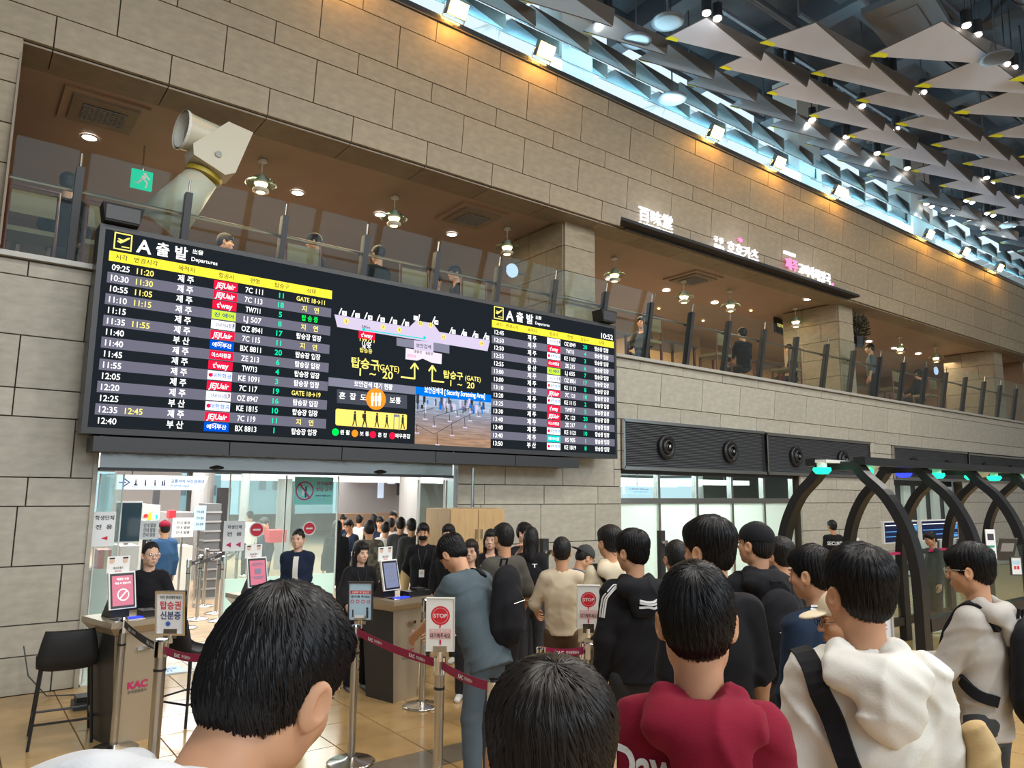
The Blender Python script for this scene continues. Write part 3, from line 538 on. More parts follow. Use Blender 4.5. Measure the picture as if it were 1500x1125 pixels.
mat('p_red',(.65,.02,.04),.5); mat('p_pink',(.75,.45,.45),.5); mat('p_dk',(.04,.04,.05),.5); mat('p_crim',(.5,.02,.12),.5); mat('p_blue',(.05,.15,.5),.5); mat('p_lblue',(.45,.65,.8),.5); mat('p_turq',(.25,.72,.66),.5); mat('p_navy',(.02,.03,.12),.5); mat('paper',(.82,.83,.85),.5); mat('skin_l',(.7,.5,.38),.6)
flat('prohibition_poster','turquoise poster with red ringed bottle pictogram on the glass door','poster',at(460,719,Y=.48),.5,.34,'p_turq',[('c',-.12,0,.115,.10,'p_crim'),('r',-.15,-.13,-.06,.06,'paper'),('r',-.115,-.095,-.08,.05,'p_navy'),('t','전자담배',.13,.09,.05,'p_crim',.2),('t','반입 금지',.13,.02,.05,'p_crim',.2),('t','위탁수하물 금지',.12,-.06,.025,'p_navy',.2),('p',[(-.2,.09),(-.185,.1),(-.04,-.09),(-.055,-.1)],'p_crim')])
flat('paper_notice','white paper notice taped on the left glass panel at chest height','notice',at(152,775,Y=.13),.2,.34,'paper',[('t','학생단체',0,.11,.05,'ink',.17),('t','전  용',0,.02,.05,'ink',.15),('p',[(-.02,-.09),(.04,-.07),(.04,-.11)],'p_red')])
flat('paper_notice','tall white paper notice with arrows on the left frosted door leaf','notice',at(343,785,Y=.48),.24,.34,'paper',[('t','학생단체',0,.1,.045,'ink',.16),('t','전  용',0,.02,.05,'ink',.17),('p',[(-.09,-.1),(-.03,-.07),(-.03,-.13)],'p_crim'),('p',[(.02,-.1),(.08,-.07),(.08,-.13)],'p_crim')])
def noentry(lab,px,py,Y,r):
    flat('no_entry_sign',lab,'sign',at(px,py,Y=Y),r*.2,r*.2,'white',[('c',0,0,r,0,'paper'),('c',0,0,r*.85,0,'p_red'),('r',-r*.5,r*.5,-r*.12,r*.12,'paper')],th=.004)
noentry('round red no entry sign on the door glass beside the white notice',376,776,.47,.088); noentry('round red no entry sign left of the man in the bomber jacket, on the glass' if 0 else 'round red no entry sign just right of the bomber jacket man\'s head',453,774,.47,.082)
flat('no_entry_sign','square white board with round red no entry mark behind the masked guard','sign',at(640,773,Y=.1),.18,.23,'paper',[('c',0,0,.075,0,'p_red'),('r',-.045,.045,-.012,.012,'paper')])
# screening hall behind the entrance
b=MB(); b.box(-3,30,.28,30,2.64,2.8,'int_grey'); 
o=b.build('ceiling_inner'); o['kind']='structure'
L0=None
for k in range(16):
    y=4.5+k*1.15
    lab='%s long white luminous ceiling strip behind the entrance, counted from the doors'%ordw(k)
    if L0 is None:
        L0=thing('ceiling_light',lab,'ceiling light',(1.9,y,2.6),0,'luminous ceiling strips above the entrance')
        q=MB(); q.box(-4.2,3.4,-.38,.38,-.02,.03,'luminous'); q.build('diffuser',L0); q=MB(); q.box(-4.2,3.4,.38,.43,-.03,.04,'offwhite'); q.build('frame',L0)
    else: copytree(L0,(1.9,y,2.6),label=lab)
for k,(xa,xb,y,w_,lab) in enumerate(((5.6,14,8.5,.5,'long broad white light band crossing the right half of the entrance ceiling'),(6.2,15,13.,.4,'second white light band inside, farther than the broad one'),(12,20.,6,.35,'white light band above the frosted screens'),(12,24,9.5,.45,'second light band above the frosted screens'),(14,26,14,.45,'third light band above the frosted screens'))):
    d=thing('ceiling_light',lab,'ceiling light',((xa+xb)/2,y,2.20)); l=(xb-xa)/2
    q=MB(); q.box(-l,l,-w_,w_,-.07,.07,'luminous'); q.build('diffuser',d); q=MB(); q.box(-l,l,w_,w_+.06,-.08,.08,'offwhite'); q.build('frame',d)
    for hx in (-l*.8,0,l*.8): q=MB(); q.cyl((hx,0,.07),(hx,0,.44),.01,'steel',6); q.build('rod',d)
for k,(a,c_,y,z1) in enumerate(((284,316,8,2.64),(595,622,7,2.64),(411,432,9,2.64),(355,368,12,2.64))):
    x0,x1=at(a,760,Y=y)[0],at(c_,760,Y=y)[0]; b=MB(); b.cyl(((x0+x1)/2,y+.3,0),((x0+x1)/2,y+.3,z1),(x1-x0)/2,'int_pillar',20); o=b.build('trim_%d'%(11+k),smooth=False); o['kind']='structure'
b=MB(); x0,x1=at(165,760,Y=11)[0],at(262,760,Y=11)[0]; b.box(x0,x1,11,11.2,0,2.64,'int_grey'); 
x0,x1=at(496,760,Y=16)[0],at(700,760,Y=16)[0]; b.box(x0,x1,16,16.2,0,2.64,'int_grey'); b.box(22,30,9,9.2,0,2.64,'plaster'); o=b.build('wall_inner'); o['kind']='structure'
b=MB()   # far window wall of the screening hall
for x in np.arange(-3,32,2.2): b.box(x-.08,x+.08,24,24.15,0,2.64,'int_pillar')
b.box(-3,32,24,24.1,0,.8,'int_grey'); b.box(-3,32,24,24.1,2.5,2.62,'int_pillar'); b.box(-3,32,24.05,24.1,.8,2.64,'clear_glass')
o=b.build('window_2'); o['kind']='structure'
mat('far_building',(.55,.6,.6),.8); 
for k,(x,w,h) in enumerate(((5,5,3.4),(12,7,2.8),(21,6,3.6),(30,8,2.9))):
    d=thing('far_building',['pale block far outside the windows at the left','low pale block outside the middle windows','taller pale block outside the right windows','pale block outside the far right windows'][k],'building',(x,46,0)); q=MB(); q.box(-w/2,w/2,0,4,0,h,'far_building'); q.build('wall',d)
    for i in range(int(w)): q=MB(); q.box(-w/2+i+.2,-w/2+i+.7,-.03,.0,h*.5,h*.75,'int_grey'); q.build('window',d)
P=at(238,708,Y=1.9)
d=thing('hanging_sign','white hanging sign with arrow, pictograms and blue Priority Lane lettering','sign',P); q=MB(); q.prism([(-.53,0,-.085),(.50,0,-.085),(.56,0,.10),(-.53,0,.10)],(0,.06,0),'offwhite'); q.build('board',d)
mat('sign_glow',(.5,.6,.75),.4,e=(.55,.68,.95),es=.5); q=MB(); q.prism([(-.52,-.002,-.08),(.49,-.002,-.08),(.55,-.002,.095),(-.52,-.002,.095)],(0,.001,0),'sign_glow')
ZZ=-.006
q.poly([(-.50,ZZ,-.0),(-.42,ZZ,-.0),(-.42,ZZ,.012),(-.50,ZZ,.012)],'p_navy'); q.poly([(-.45,ZZ,.05),(-.39,ZZ,.006),(-.45,ZZ,-.038),(-.44,ZZ,-.048),(-.372,ZZ,.006),(-.44,ZZ,.06)],'p_navy')
for i,x in enumerate((-.31,-.20,-.09,.02)):
    q.poly([(x-.045,ZZ,-.045),(x+.045,ZZ,-.045),(x+.045,ZZ,.055),(x-.045,ZZ,.055)],'p_lblue'); q.poly([(x-.041,ZZ-.001,-.041),(x+.041,ZZ-.001,-.041),(x+.041,ZZ-.001,.051),(x-.041,ZZ-.001,.051)],'paper')
    q.lathe([(0,0),(.008,0)],(x,ZZ-.003,.036),'p_navy',8,'Y'); q.poly([(x-.008,ZZ-.003,-.03),(x+.012,ZZ-.003,-.03),(x+.006,ZZ-.003,.026),(x-.006,ZZ-.003,.026)],'p_navy')
    if i==3: q.poly([(x-.03,ZZ-.003,-.03),(x-.014,ZZ-.003,-.03),(x-.014,ZZ-.003,.026),(x-.03,ZZ-.003,.026)],'p_navy')
    if i==0: q.poly([(x-.02,ZZ-.003,-.03),(x+.024,ZZ-.003,-.03),(x+.024,ZZ-.003,-.018),(x-.02,ZZ-.003,-.012)],'p_navy')
q.text('교통약자 우선검색대',.05,(.30,ZZ,.03),UX,UZ,'p_navy',.012,.40); q.text('Priority Lane',.035,(.21,ZZ,-.025),UX,UZ,'p_blue',.01,.22); q.build('print',d)
for x in (-.35,.3): q=MB(); q.cyl((x,.03,.1),(x,.03,2.64-P[2]),.008,'charcoal',6); q.build('rod',d)
d=thing('hanging_sign','pale blue hanging sign with left arrow above the frosted screens','sign',at(935,718,Y=1.0)); q=MB(); q.prism([(-.35,0,-.07),(.32,0,-.07),(.27,0,.07),(-.35,0,.07)],(0,.05,0),'sign_glow')
q.text('← 여객서비스 안내 Security',.04,(0.02,-.004,.02),UX,UZ,'p_navy',.01,.5); q.text('Transfer · Safety Information',.025,(.06,-.004,-.03),UX,UZ,'p_blue',.005,.4); q.build('board',d)
q=MB(); q.cyl((0,.03,.07),(0,.03,.55),.008,'charcoal',6); q.build('rod',d)
# security equipment
def bx(name,lab,cat,px0,px1,Y,z0,z1,dp,m,extra=None,grp=None):
    a,c_=at(px0,780,Y=Y)[0],at(px1,780,Y=Y)[0]; d=thing(name,lab,cat,((a+c_)/2,Y,z0),0,grp); w=(c_-a)/2
    q=MB(); q.box(-w,w,0,dp,0,z1-z0,m); q.build('body',d)
    if z0>1.05 and name not in('display_screen','tray_box','menu_screen','led_sign','fascia'): q=MB(); q.box(-.015,.015,.02,.05,-z0,0,'steel'); q.build('stand',d)
    if extra: extra(d,w,z1-z0,dp)
    return d
def xr(d,w,h,dp): 
    q=MB(); q.box(-w*.6,w*.55,-.01,.01,h*.35,h*.78,'black'); q.build('tunnel_mouth',d); q=MB(); q.box(-w*.2,w*.1,-.015,0,h*.86,h*.93,'yellow_gloss'); q.lathe([(0,0),(.03,0)],(-w*.5,-.02,h*.9),'p_red',10,'Y'); q.build('warning_label',d); q=MB(); q.box(w*.6,w*.75,-.02,0,h*.87,h*.91,'led_green'); q.build('indicator',d)
bx('xray_scanner','white X-ray baggage scanner with black mouth and yellow label','scanner',204,232,4.2,0,1.62,1.6,'offwhite',xr)
def scr(d,w,h,dp): q=MB(); q.box(-w*.93,w*.93,-.012,0,h*.04,h*.96,'tv_dark'); q.build('screen',d); q=MB(); q.cyl((0,.03,-1.2),(0,.03,0),.03,'steel',8); q.build('stand',d)
mat('tv_dark',(.03,.06,.08),.12); 
bx('display_screen','dark switched-off screen in a white frame behind the glasses-wearing woman','screen',166,206,1.7,1.22,1.72,.05,'white',scr)
def pr(d,w,h,dp):
    q=MB()
    for i in range(3): q.text('안내 말씀',.05,(0,-.004,h*(.25+.25*i)),UX,UZ,'ink',.01,w*1.3)
    q.build('print',d)
bx('paper_notice','white A4 notice standing behind the woman\'s head at the left desk','notice',205,232,1.3,1.28,1.5,.02,'paper',pr)
bx('paper_notice','large white paper notices on the barrier beyond the blue jacket worker','notice',252,283,4.2,1.12,1.42,.02,'paper',pr)
bx('notice_board','light blue notice board on two legs beside the grey column','notice board',283,300,4.6,1.2,1.6,.03,'p_lblue',pr)
bx('tray_stack','tall stack of grey security trays beside the grey column','trays',300,322,5.2,0,1.62,.5,'dark_grey',lambda d,w,h,dp:[ (lambda q:(q.box(-w-.01,w+.01,-.02,dp,h*i/10,h*i/10+.03,'int_grey'),q.build('tray_rim',d)))(MB()) for i in range(10)])
bx('cabinet','pale grey cabinet behind the left ticket desk','cabinet',178,206,1.45,0,1.2,.5,'offwhite')
bx('counter','low white counter at the left edge inside the entrance','counter',118,166,.9,0,1.0,.6,'plaster')
bx('cabinet','white cabinet with papers beyond the black belts','cabinet',252,284,4.6,0,.95,.5,'offwhite')
bx('tray_box','red plastic box on the grey scanner table','box',246,256,5.6,1.36,1.5,.2,'red')
bx('tray_box','red plastic trays behind the door glass left of the bomber jacket','trays',395,420,4.0,1.0,1.2,.4,'red')
bx('scanner_table','dark grey scanner table beyond the worker in blue','table',245,284,6.0,0,1.45,.8,'int_grey')
bx('partition','dark louvred partition right of the grey column','partition',318,335,8.,0,1.9,.2,'charcoal')
bx('gift_box','red and brown cardboard boxes on the white counter','boxes',147,166,1.0,1.0,1.2,.25,'red',lambda d,w,h,dp:[(lambda q:(q.box(-w*.1,w*.5,-.01,.0,0,h,'mat_card' if 0 else 'locker_wood'),q.build('side_panel',d)))(MB())])
bx('monitor','small dark monitor hanging beyond the X-ray scanner','monitor',221,230,8.,1.5,1.9,.1,'charcoal')
for k,(a,c_,z0,z1,m,lab) in enumerate(((503,518,2.15,2.5,'sign_glow','first lit white menu screen of the far shop'),(520,533,2.15,2.5,'sign_glow','second lit white menu screen of the far shop'),(552,560,1.6,2.5,'sign_glow','tall lit white panel of the far shop'),(566,576,2.1,2.45,'sign_glow','lit screen right of the tall panel in the far shop'),(580,594,1.7,2.5,'charcoal','dark coffee counter screen at the right of the far shop'))):
    bx('menu_screen',lab,'screen',a,c_,15.5,z0,z1,.05,m)
em('orange_led',(1,.35,.02),1.5); em('purple_led',(.35,.3,.8),.8)
bx('led_sign','small orange running-text sign in the far shop','sign',534,550,15.3,2.36,2.46,.05,'orange_led'); bx('fascia','dim purple lit fascia strip over the far shop','fascia',505,595,15.2,2.52,2.62,.1,'purple_led')
bx('shop_counter','dark counter of the far shop behind the crowd','counter',500,590,14.5,0,1.1,.5,'brown_wall')
# lockers by the pillar
lk=thing('locker_cabinet','light wood cabinet with four doors against the stone wall beside the entrance','cabinet',(5.33,-.62,0)); q=MB(); q.box(-.4,.42,.02,.58,0,1.66,'locker_wood'); q.build('body',lk)
for i in range(2):
    for j in range(3):
        q=MB(); q.box(-.395+.41*i,.005+.41*i,0,.02,.03+.545*j,.56+.545*j,'locker_wood'); dd=q.build('door',lk); q=MB(); q.box((-.03 if i==0 else .05),(-.018 if i==0 else .062),-.03,0,.2+.545*j,.32+.545*j,'steel'); q.build('handle',dd)
# steel post with knob beside pillar
for p,lab,z in (((797,800),'dark steel gate post with round lock before the stone pillar',1.25),((968,770),'dark steel post with a lock in front of the frosted glass',1.3)):
    P=at(*p,Y=-.5); d=thing('gate_post',lab,'post',(P[0],-.5,0)); q=MB(); q.box(-.05,.05,-.04,.04,0,z,'charcoal'); q.build('post',d); q=MB(); q.cyl((0,-.04,z-.18),(0,-.1,z-.18),.035,'chrome',12); q.cyl((.05,-.0,z-.18),(.13,0,z-.18),.03,'chrome',12); q.build('lock',d)
# ---------------------------------------------------------------- frosted bay, louvre panels with nozzles
def bay(xa,xb,name,frost_to,n,idx):
    b=MB()
    for i in range(n+1):
        x=xa+(xb-xa)*i/n; b.box(x-.03,x+.03,.12,.22,0,2.24,'steel')
    b.box(xa,xb,.11,.2,1.70,1.79,'steel'); b.box(xa,xb,.1,.2,2.18,2.26,'charcoal')
    o=b.build('window_%d'%idx); o['kind']='structure'
    for i in range(n):
        x0,x1=xa+(xb-xa)*i/n+.03,xa+(xb-xa)*(i+1)/n-.03; q=MB(); q.box(x0,x1,.15,.165,.02,1.70,'frost'); q.build('frosted_pane',o); q=MB(); q.box(x0,x1,.15,.162,1.79,2.18,'clear_glass'); q.build('clear_pane',o)
bay(8.55,13.55,'a',1.7,5,3)
b=MB(); b.box(17.5,21.3,.3,.5,0,2.24,'charcoal'); 
for i in range(5): b.box(17.6+i*.78,17.95+i*.78,.2,.28,0,2.1,'frost')
o=b.build('window_4'); o['kind']='structure'
noz=None; NX=[(9.53,2.72),(11.27,2.71),(13.39,2.70),(15.17,2.69),(18.44,2.66),(20.3,2.66),(22.6,2.66),(24.47,2.64)]
for k,(xa,xb,z0,z1,lab) in enumerate(((8.55,12.38,2.26,3.04,'first long grey louvred panel right of the departures board'),(12.46,16.42,2.26,3.02,'second long grey louvred panel, ending at the stone pier'),(17.5,21.55,2.26,3.0,'third grey louvred panel, right of the stone pier'),(21.63,25.9,2.26,2.98,'last grey louvred panel at the right edge'))):
    d=thing('louvre_panel',lab,'louvre panel',(xa,-.04,z0)); w=xb-xa; h=z1-z0; q=MB(); q.box(0,w,.05,.1,0,h,'charcoal'); q.build('back_plate',d)
    q=MB(); q.box(0,w,-.02,.08,-.02,.03,'steel'); q.box(0,w,-.02,.08,h-.03,h+.02,'steel'); q.box(-.02,.02,-.02,.08,0,h,'steel'); q.box(w-.08,w,.0,.08,0,h,'black'); q.build('frame',d)
    s0=None
    for i in range(26):
        z=.04+i*(h-.07)/26
        if s0 is None: q=MB(); q.add([(0,0,0),(w-.08,0,0),(w-.08,.04,.018),(0,.04,.018),(0,0,-.006),(w-.08,0,-.006),(w-.08,.04,.012),(0,.04,.012)],[(0,1,2,3),(7,6,5,4),(4,5,1,0)],'dark_grey'); s0=q.build('slat',d,(0,0,z))
        else: s=s0.copy(); s.location=(0,0,z); COL.objects.link(s)
names=['nearest the departures board','second from the departures board','first on the second panel','second on the second panel','first right of the stone pier','second right of the stone pier','third right of the stone pier','at the far right edge']
for k,(x,z) in enumerate(NX):
    lab='round black air nozzle in the grey louvres, %s'%names[k]; P=(x,-.06,z-.08)
    if noz is None:
        noz=thing('air_nozzle',lab,'air nozzle',P); q=MB(); q.lathe([(.10,-.06),(.17,-.05),(.20,.0),(.20,.04),(.15,.06),(.11,.0)],(0,0,0),'black',28,'Y'); q.build('rim',noz,smooth=True); q=MB(); q.lathe([(.12,-.0),(.13,.05),(.10,.09),(.08,.08),(.09,.03)],(0,0,0),'black',28,'Y'); q.lathe([(.05,.0),(.06,.05),(.02,.08),(.0,.08)],(0,0,0),'charcoal',20,'Y'); q.build('inner_ring',noz,smooth=True); q=MB(); q.lathe([(.0,.11),(.03,.10),(.03,.0)],(0,0,0),'steel',14,'Y'); q.build('hub',noz)
    else: copytree(noz,P,label=lab)
# ---------------------------------------------------------------- restaurant level
b=MB(); b.box(-3.8,27,.06,9,3.6,4.05,'int_grey'); o=b.build('floor_upper'); o['kind']='structure'
b=MB(); b.box(-3.8,27,.2,9,6.14,6.3,'balcony_ceiling'); o=b.build('ceiling_upper'); o['kind']='structure'
b=MB(); b.box(-3.8,7.5,5.5,5.7,4.05,6.14,'brown_wall'); b.box(7.5,16.2,4.4,4.6,4.05,6.14,'warm_wall'); b.box(16.2,27,5.2,5.4,4.05,6.14,'warm_wall'); b.box(-3.8,-3.7,.2,6,4.05,6.14,'brown_wall'); b.box(26.9,27,.2,6,4.05,6.14,'brown_wall'); b.box(-3.8,7.5,5.3,5.5,4.9,5.0,'charcoal')
o=b.build('wall_back'); o['kind']='structure'
q=MB(); q.text('FRESH & TASTY',.2,(10.6,4.39,5.25),UX,UZ,'ink',.01,.9); q.text('EATING',.22,(9.3,4.39,5.35),UX,UZ,'ink',.01,.6); o=q.build('wall_lettering'); tag(o,'small dark lettering on the warm lit back wall of the restaurant','lettering')
PK=.18
def lp(x,z,o=0): return (x,-.10-PK*(z-4.06)+o,z)
rail=thing('glass_balustrade','glass balustrade with dark posts and a handrail along the whole restaurant edge','railing',(0,0,4.06))
def rb(name,b,p=rail): o=b.build(name,p); o.location=(0,0,-4.06); return o
for i,x in enumerate(XP):
    q=MB(); z0,z1=4.07,5.0; 
    for (a,c_,m) in ((-.035,.035,'charcoal'),): q.add([lp(x+a,z0,-.02),lp(x+c_,z0,-.02),lp(x+c_,z0,.08),lp(x+a,z0,.08),lp(x+a,z1,-.02),lp(x+c_,z1,-.02),lp(x+c_,z1,.08),lp(x+a,z1,.08)],[(3,2,1,0),(4,5,6,7),(0,1,5,4),(1,2,6,5),(2,3,7,6),(3,0,4,7)],m)
    q.tube([lp(x,5.0,.02),lp(x,5.14,.02)],.01,'steel',6)
    q.tube([lp(x,4.78,.0),lp(x,4.80,.16)],.02,'charcoal',6); rb('post',q)
XA=[.2]+XP+[26]
for a,c_ in zip(XA,XA[1:]):
    q=MB(); q.poly([lp(a+.02,4.08,-.0),lp(c_-.02,4.08,-.0),lp(c_-.02,5.16,-.0),lp(a+.02,5.16,-.0)],'rail_glass'); rb('glass_pane',q)
q=MB(); q.tube([lp(.2,4.82,.17),lp(26,4.82,.17)],.022,'steel_brushed',8); rb('handrail',q)
# pendants, downlights, cassettes
pd=None
PX=[((384,245),5.5,'white'),((578,300),5.5,0),((743,348),5.5,0),((900,392),5.5,0),((1002,435),5.5,0),((1070,448),5.5,0),((1165,458),5.5,0),((1318,505),5.5,0),((1370,512),5.5,0),((1419,527),5.5,0)]
nm=['glass and brass tiered pendant lamp right of the big air nozzle','tiered pendant lamp over the middle of the departures board','tiered pendant lamp left of the first stone pillar','tiered pendant lamp right of the first stone pillar','tiered pendant lamp below the first lit shop sign','tiered pendant lamp below the second shop sign','tiered pendant lamp left of the second stone pillar','tiered pendant lamp right of the hanging plant','tiered pendant lamp between plant and third pillar','last tiered pendant lamp before the third pillar']
for k,(p,Z,_) in enumerate(PX):
    P=at(*p,Y=.9); P[2]=max(5.35,min(5.8,P[2])) 
    if pd is None:
        pd=thing('pendant_lamp',nm[k],'pendant lamp',P); q=MB(); q.cyl((0,0,.15),(0,0,6.12-P[2]),.008,'offwhite',6); q.lathe([(.0,0),(.06,.0),(.05,.03),(0,.04)],(0,0,6.1-P[2]),'offwhite',14); q.build('cable',pd)
        q=MB(); q.lathe([(.03,.15),(.05,.12),(.13,.06),(.14,.05),(.05,.10)],(0,0,0),'clear_glass',24); q.lathe([(.05,.05),(.19,.015),(.20,.0),(.06,.035)],(0,0,0),'clear_glass',24); q.build('glass_tier',pd,smooth=True)
        q=MB(); q.lathe([(.0,.14),(.04,.12),(.05,.06),(.09,.03),(.09,.01),(.05,.0),(.05,-.05),(.0,-.05)],(0,0,0),'cream',20); q.lathe([(.05,-.05),(.10,-.07),(.105,-.10),(.06,-.12)],(0,0,0),'cream',20); q.build('tier',pd,smooth=True)
        q=MB(); q.lathe([(.0,-.13),(.05,-.12),(.06,-.09),(.0,-.08)],(0,0,0),'lamp_warm',16); q.lathe([(.052,.0),(.085,.0),(.055,-.05),(.052,-.05)],(0,0,0),'lamp_warm',16); q.build('bulb',pd)
    else: copytree(pd,P,label=nm[k])
dl=None
for k,p in enumerate([(131,201),(436,282),(557,314),(662,343),(796,392),(893,408),(976,425),(1047,443),(1183,438),(1273,500),(1310,510),(1345,518),(1402,529)]):
    P=at(*p,Z=6.13)
    if dl is None:
        dl=thing('downlight','first round recessed downlight from the left in the restaurant ceiling','downlight',P,0,'round downlights in the restaurant ceiling'); q=MB(); q.lathe([(0,-.012),(.075,-.01),(.08,0),(0,.01)],(0,0,0),'lamp_white',18); q.build('lens',dl); q=MB(); q.lathe([(.08,-.012),(.10,-.008),(.10,.002),(.08,.002)],(0,0,0),'offwhite',18); q.build('rim',dl)
    else: copytree(dl,P,label='%s round recessed downlight from the left in the restaurant ceiling'%ordw(k))
for k,p in enumerate([(965,452),(1012,465),(1030,470),(1100,455),(1320,505),(1430,535)]):
    P=at(*p,Z=6.13)
    if k==0: d2=thing('downlight','first tiny warm ceiling spot from the left near the warm lit back wall','downlight',P,0,'tiny warm ceiling spots'); q=MB(); q.lathe([(0,-.01),(.03,-.01),(.03,0),(0,.01)],(0,0,0),'lamp_warm',10); q.build('lens',d2)
    else: copytree(d2,P,label='%s tiny warm ceiling spot from the left near the warm lit back wall'%ordw(k))
for k,(x,y,lab) in enumerate(((1.03,.82,'square ceiling air cassette at the left end of the restaurant'),(6.15,.85,'square ceiling air cassette above the middle of the board'),(11.5,.85,'square ceiling air cassette below the second shop sign'))):
    d=thing('ceiling_cassette',lab,'air cassette',(x,y,6.13)); q=MB(); q.box(-.42,.42,-.42,.42,-.02,.01,'balcony_ceiling'); q.build('trim_plate',d); q=MB(); q.box(-.33,.33,-.33,.33,-.045,-.02,'cream' if 0 else 'soffit_stone'); q.build('cover',d)
    q=MB(); q.box(-.22,.22,-.2,.2,-.05,-.046,'black')
    q.build('grille_back',d); q=MB()
    for i in range(9): q.box(-.22,.22,-.19+.045*i,-.175+.045*i,-.06,-.05,'int_grey')
    for i in range(9): q.box(-.20+.05*i,-.193+.05*i,-.2,.2,-.062,-.05,'int_grey')
    q.build('grille',d)
# lit shop signs and the dark shelf they stand on
d=thing('sign_shelf','long dark plate projecting under the lit shop signs','shelf',(8.0,-.36,6.10)); q=MB(); q.prism([(.2,0,0),(7.3,0,0),(7.3,-.22,0),(0,-.22,0)],(0,0,.05),'black_matt'); q.build('plate',d); q=MB(); q.box(0.3,7.2,-.02,.02,-.03,.0,'charcoal'); q.build('bracket',d)
em('sign_w',(.93,.93,1),1.5); em('sign_pink',(1,.25,.5),1.3)
def chan(par,P,items):
    for (s,x,z,sz,m,w) in items:
        q=MB(); v,f=tgeo(s,.004,3); w0,w1=v[:,0].min(),v[:,0].max(); k=w/(w1-w0); pts=np.stack([(v[:,0]-w0)*k+x,np.zeros(len(v)),(v[:,1])*sz+z],1)
        q.add(pts,f,m); o=q.build('lettering',par); md=o.modifiers.new('s','SOLIDIFY'); md.thickness=.03; md.offset=-1
d=thing('shop_sign','white lit shop sign with three large characters over BAEKMIDANG','sign',(8.6,-.42,6.17)); chan(d,None,[('百味堂',0,.15,.26,'sign_w',.82),('BAEKMIDANG',0.,.03,.09,'sign_w',.82)])
d=thing('shop_sign','white lit Korean shop sign with small pink mark, middle one of three','sign',(10.55,-.42,6.17)); chan(d,None,[('규 중',0.,.2,.11,'sign_w',.26),('돈까스',0,.06,.11,'sign_w',.28),('호호카츠',.38,.07,.27,'sign_w',.95),('*',.72,.28,.2,'sign_pink',.12)])
d=thing('shop_sign','lit shop sign with pink first word and white handwriting, rightmost of three','sign',(12.8,-.42,6.17)); chan(d,None,[('SINCE 2002',-.05,.42,.09,'sign_w',.4),('제주',0,.14,.26,'sign_pink',.42),('고씨네',.45,.12,.26,'sign_w',.55),('해장국',1.05,.10,.27,'sign_w',.60),('o',1.68,.08,.12,'sign_pink',.08)])
for x in (9,11.2,13.6): point('sign_glow',(x,-.75,6.42),4,(.85,.85,1),.2)
# exit sign, big nozzle
P=at(208,263,Y=1.4); d=thing('exit_sign','green emergency exit sign with a white running figure hung over the left diners','exit sign',P); em('exit_green',(0,.5,.28),1.); q=MB(); q.box(-.12,.12,0,.04,-.12,.12,'exit_green'); q.build('box',d)
q=MB(); y=-.003; q.lathe([(0,0),(.02,0)],(.03,y,.075),'paper',10,'Y'); q.poly([(-.02,y,-.01),(.03,y,-.0),(.045,y,.05),(.0,y,.055)],'paper'); q.poly([(-.02,y,0),(-.05,y,-.05),(-.09,y,-.05),(-.09,y,-.06),(-.04,y,-.065),(.01,y,0)],'paper'); q.poly([(.02,y,0),(.05,y,-.04),(.04,y,-.1),(.055,y,-.1),(.07,y,-.035),(.04,y,.01)],'paper'); q.poly([(.04,y,.05),(.08,y,.01),(.09,y,.02),(.05,y,.065)],'paper'); q.build('print',d)
q=MB(); q.cyl((0,.02,.12),(0,.02,6.13-P[2]),.01,'steel',6); q.build('rod',d)
nz=thing('air_jet_nozzle','big cream sheet metal air jet nozzle on a slanting round duct above the board','air nozzle',at(320,210,Y=-.05))
A=at(235,330,Y=.25)-at(320,210,Y=-.05); B=at(298,258,Y=.0)-at(320,210,Y=-.05); Bd=at(310,232,Y=-.02)-at(320,210,Y=-.05)
q=MB(); q.cyl(A,B,.27,'duct_cream',28,.17); q.build('duct_pipe',nz,smooth=True); q=MB(); u=(Bd-B)/np.linalg.norm(Bd-B); q.cyl(B-u*.02,B+u*.03,.2,'yellow_rim',26); q.build('clamp_ring',nz)
rl=lambda x,y,Y: tuple(at(x,y,Y=Y)-at(320,210,Y=-.05))
q=MB(); pts=[(265,168),(300,166),(336,176),(371,194),(345,255),(330,257),(283,228),(280,215),(262,208)]
q.prism([rl(x,y,-.28) for x,y in [(335,178),(371,194),(345,253),(330,256),(284,226),(283,210)]],(0,.36,0),'duct_cream'); q.build('side_box',nz)
q=MB(); a0=np.array(rl(266,190,-.12)); a1=np.array(rl(352,196,-.12)); ax=(a1-a0)/np.linalg.norm(a1-a0); ax=np.array([.93,.15,-.03]); q.tube([a0-ax*.0,a0+ax*.10,a0+ax*.45],[.215,.20,.19],'duct_cream',32,False); q.tube([a0,a0+ax*.1,a0+ax*.4],[.195,.18,.17],'offwhite',32,False); q.tube([a0+ax*.1,a0+ax*.101],[.18,.18],'duct_cream',32); q.build('nozzle_tube',nz,smooth=True)
q=MB(); q.tube([a0-ax*.012,a0+ax*.02],[.222,.222],'offwhite',32,False); q.build('nozzle_lip',nz)
q=MB(); P=np.array(rl(320,226,-.285)); q.cyl(P,P+np.array([0,-.015,0]),.035,'steel',14); q.build('bolt',nz)
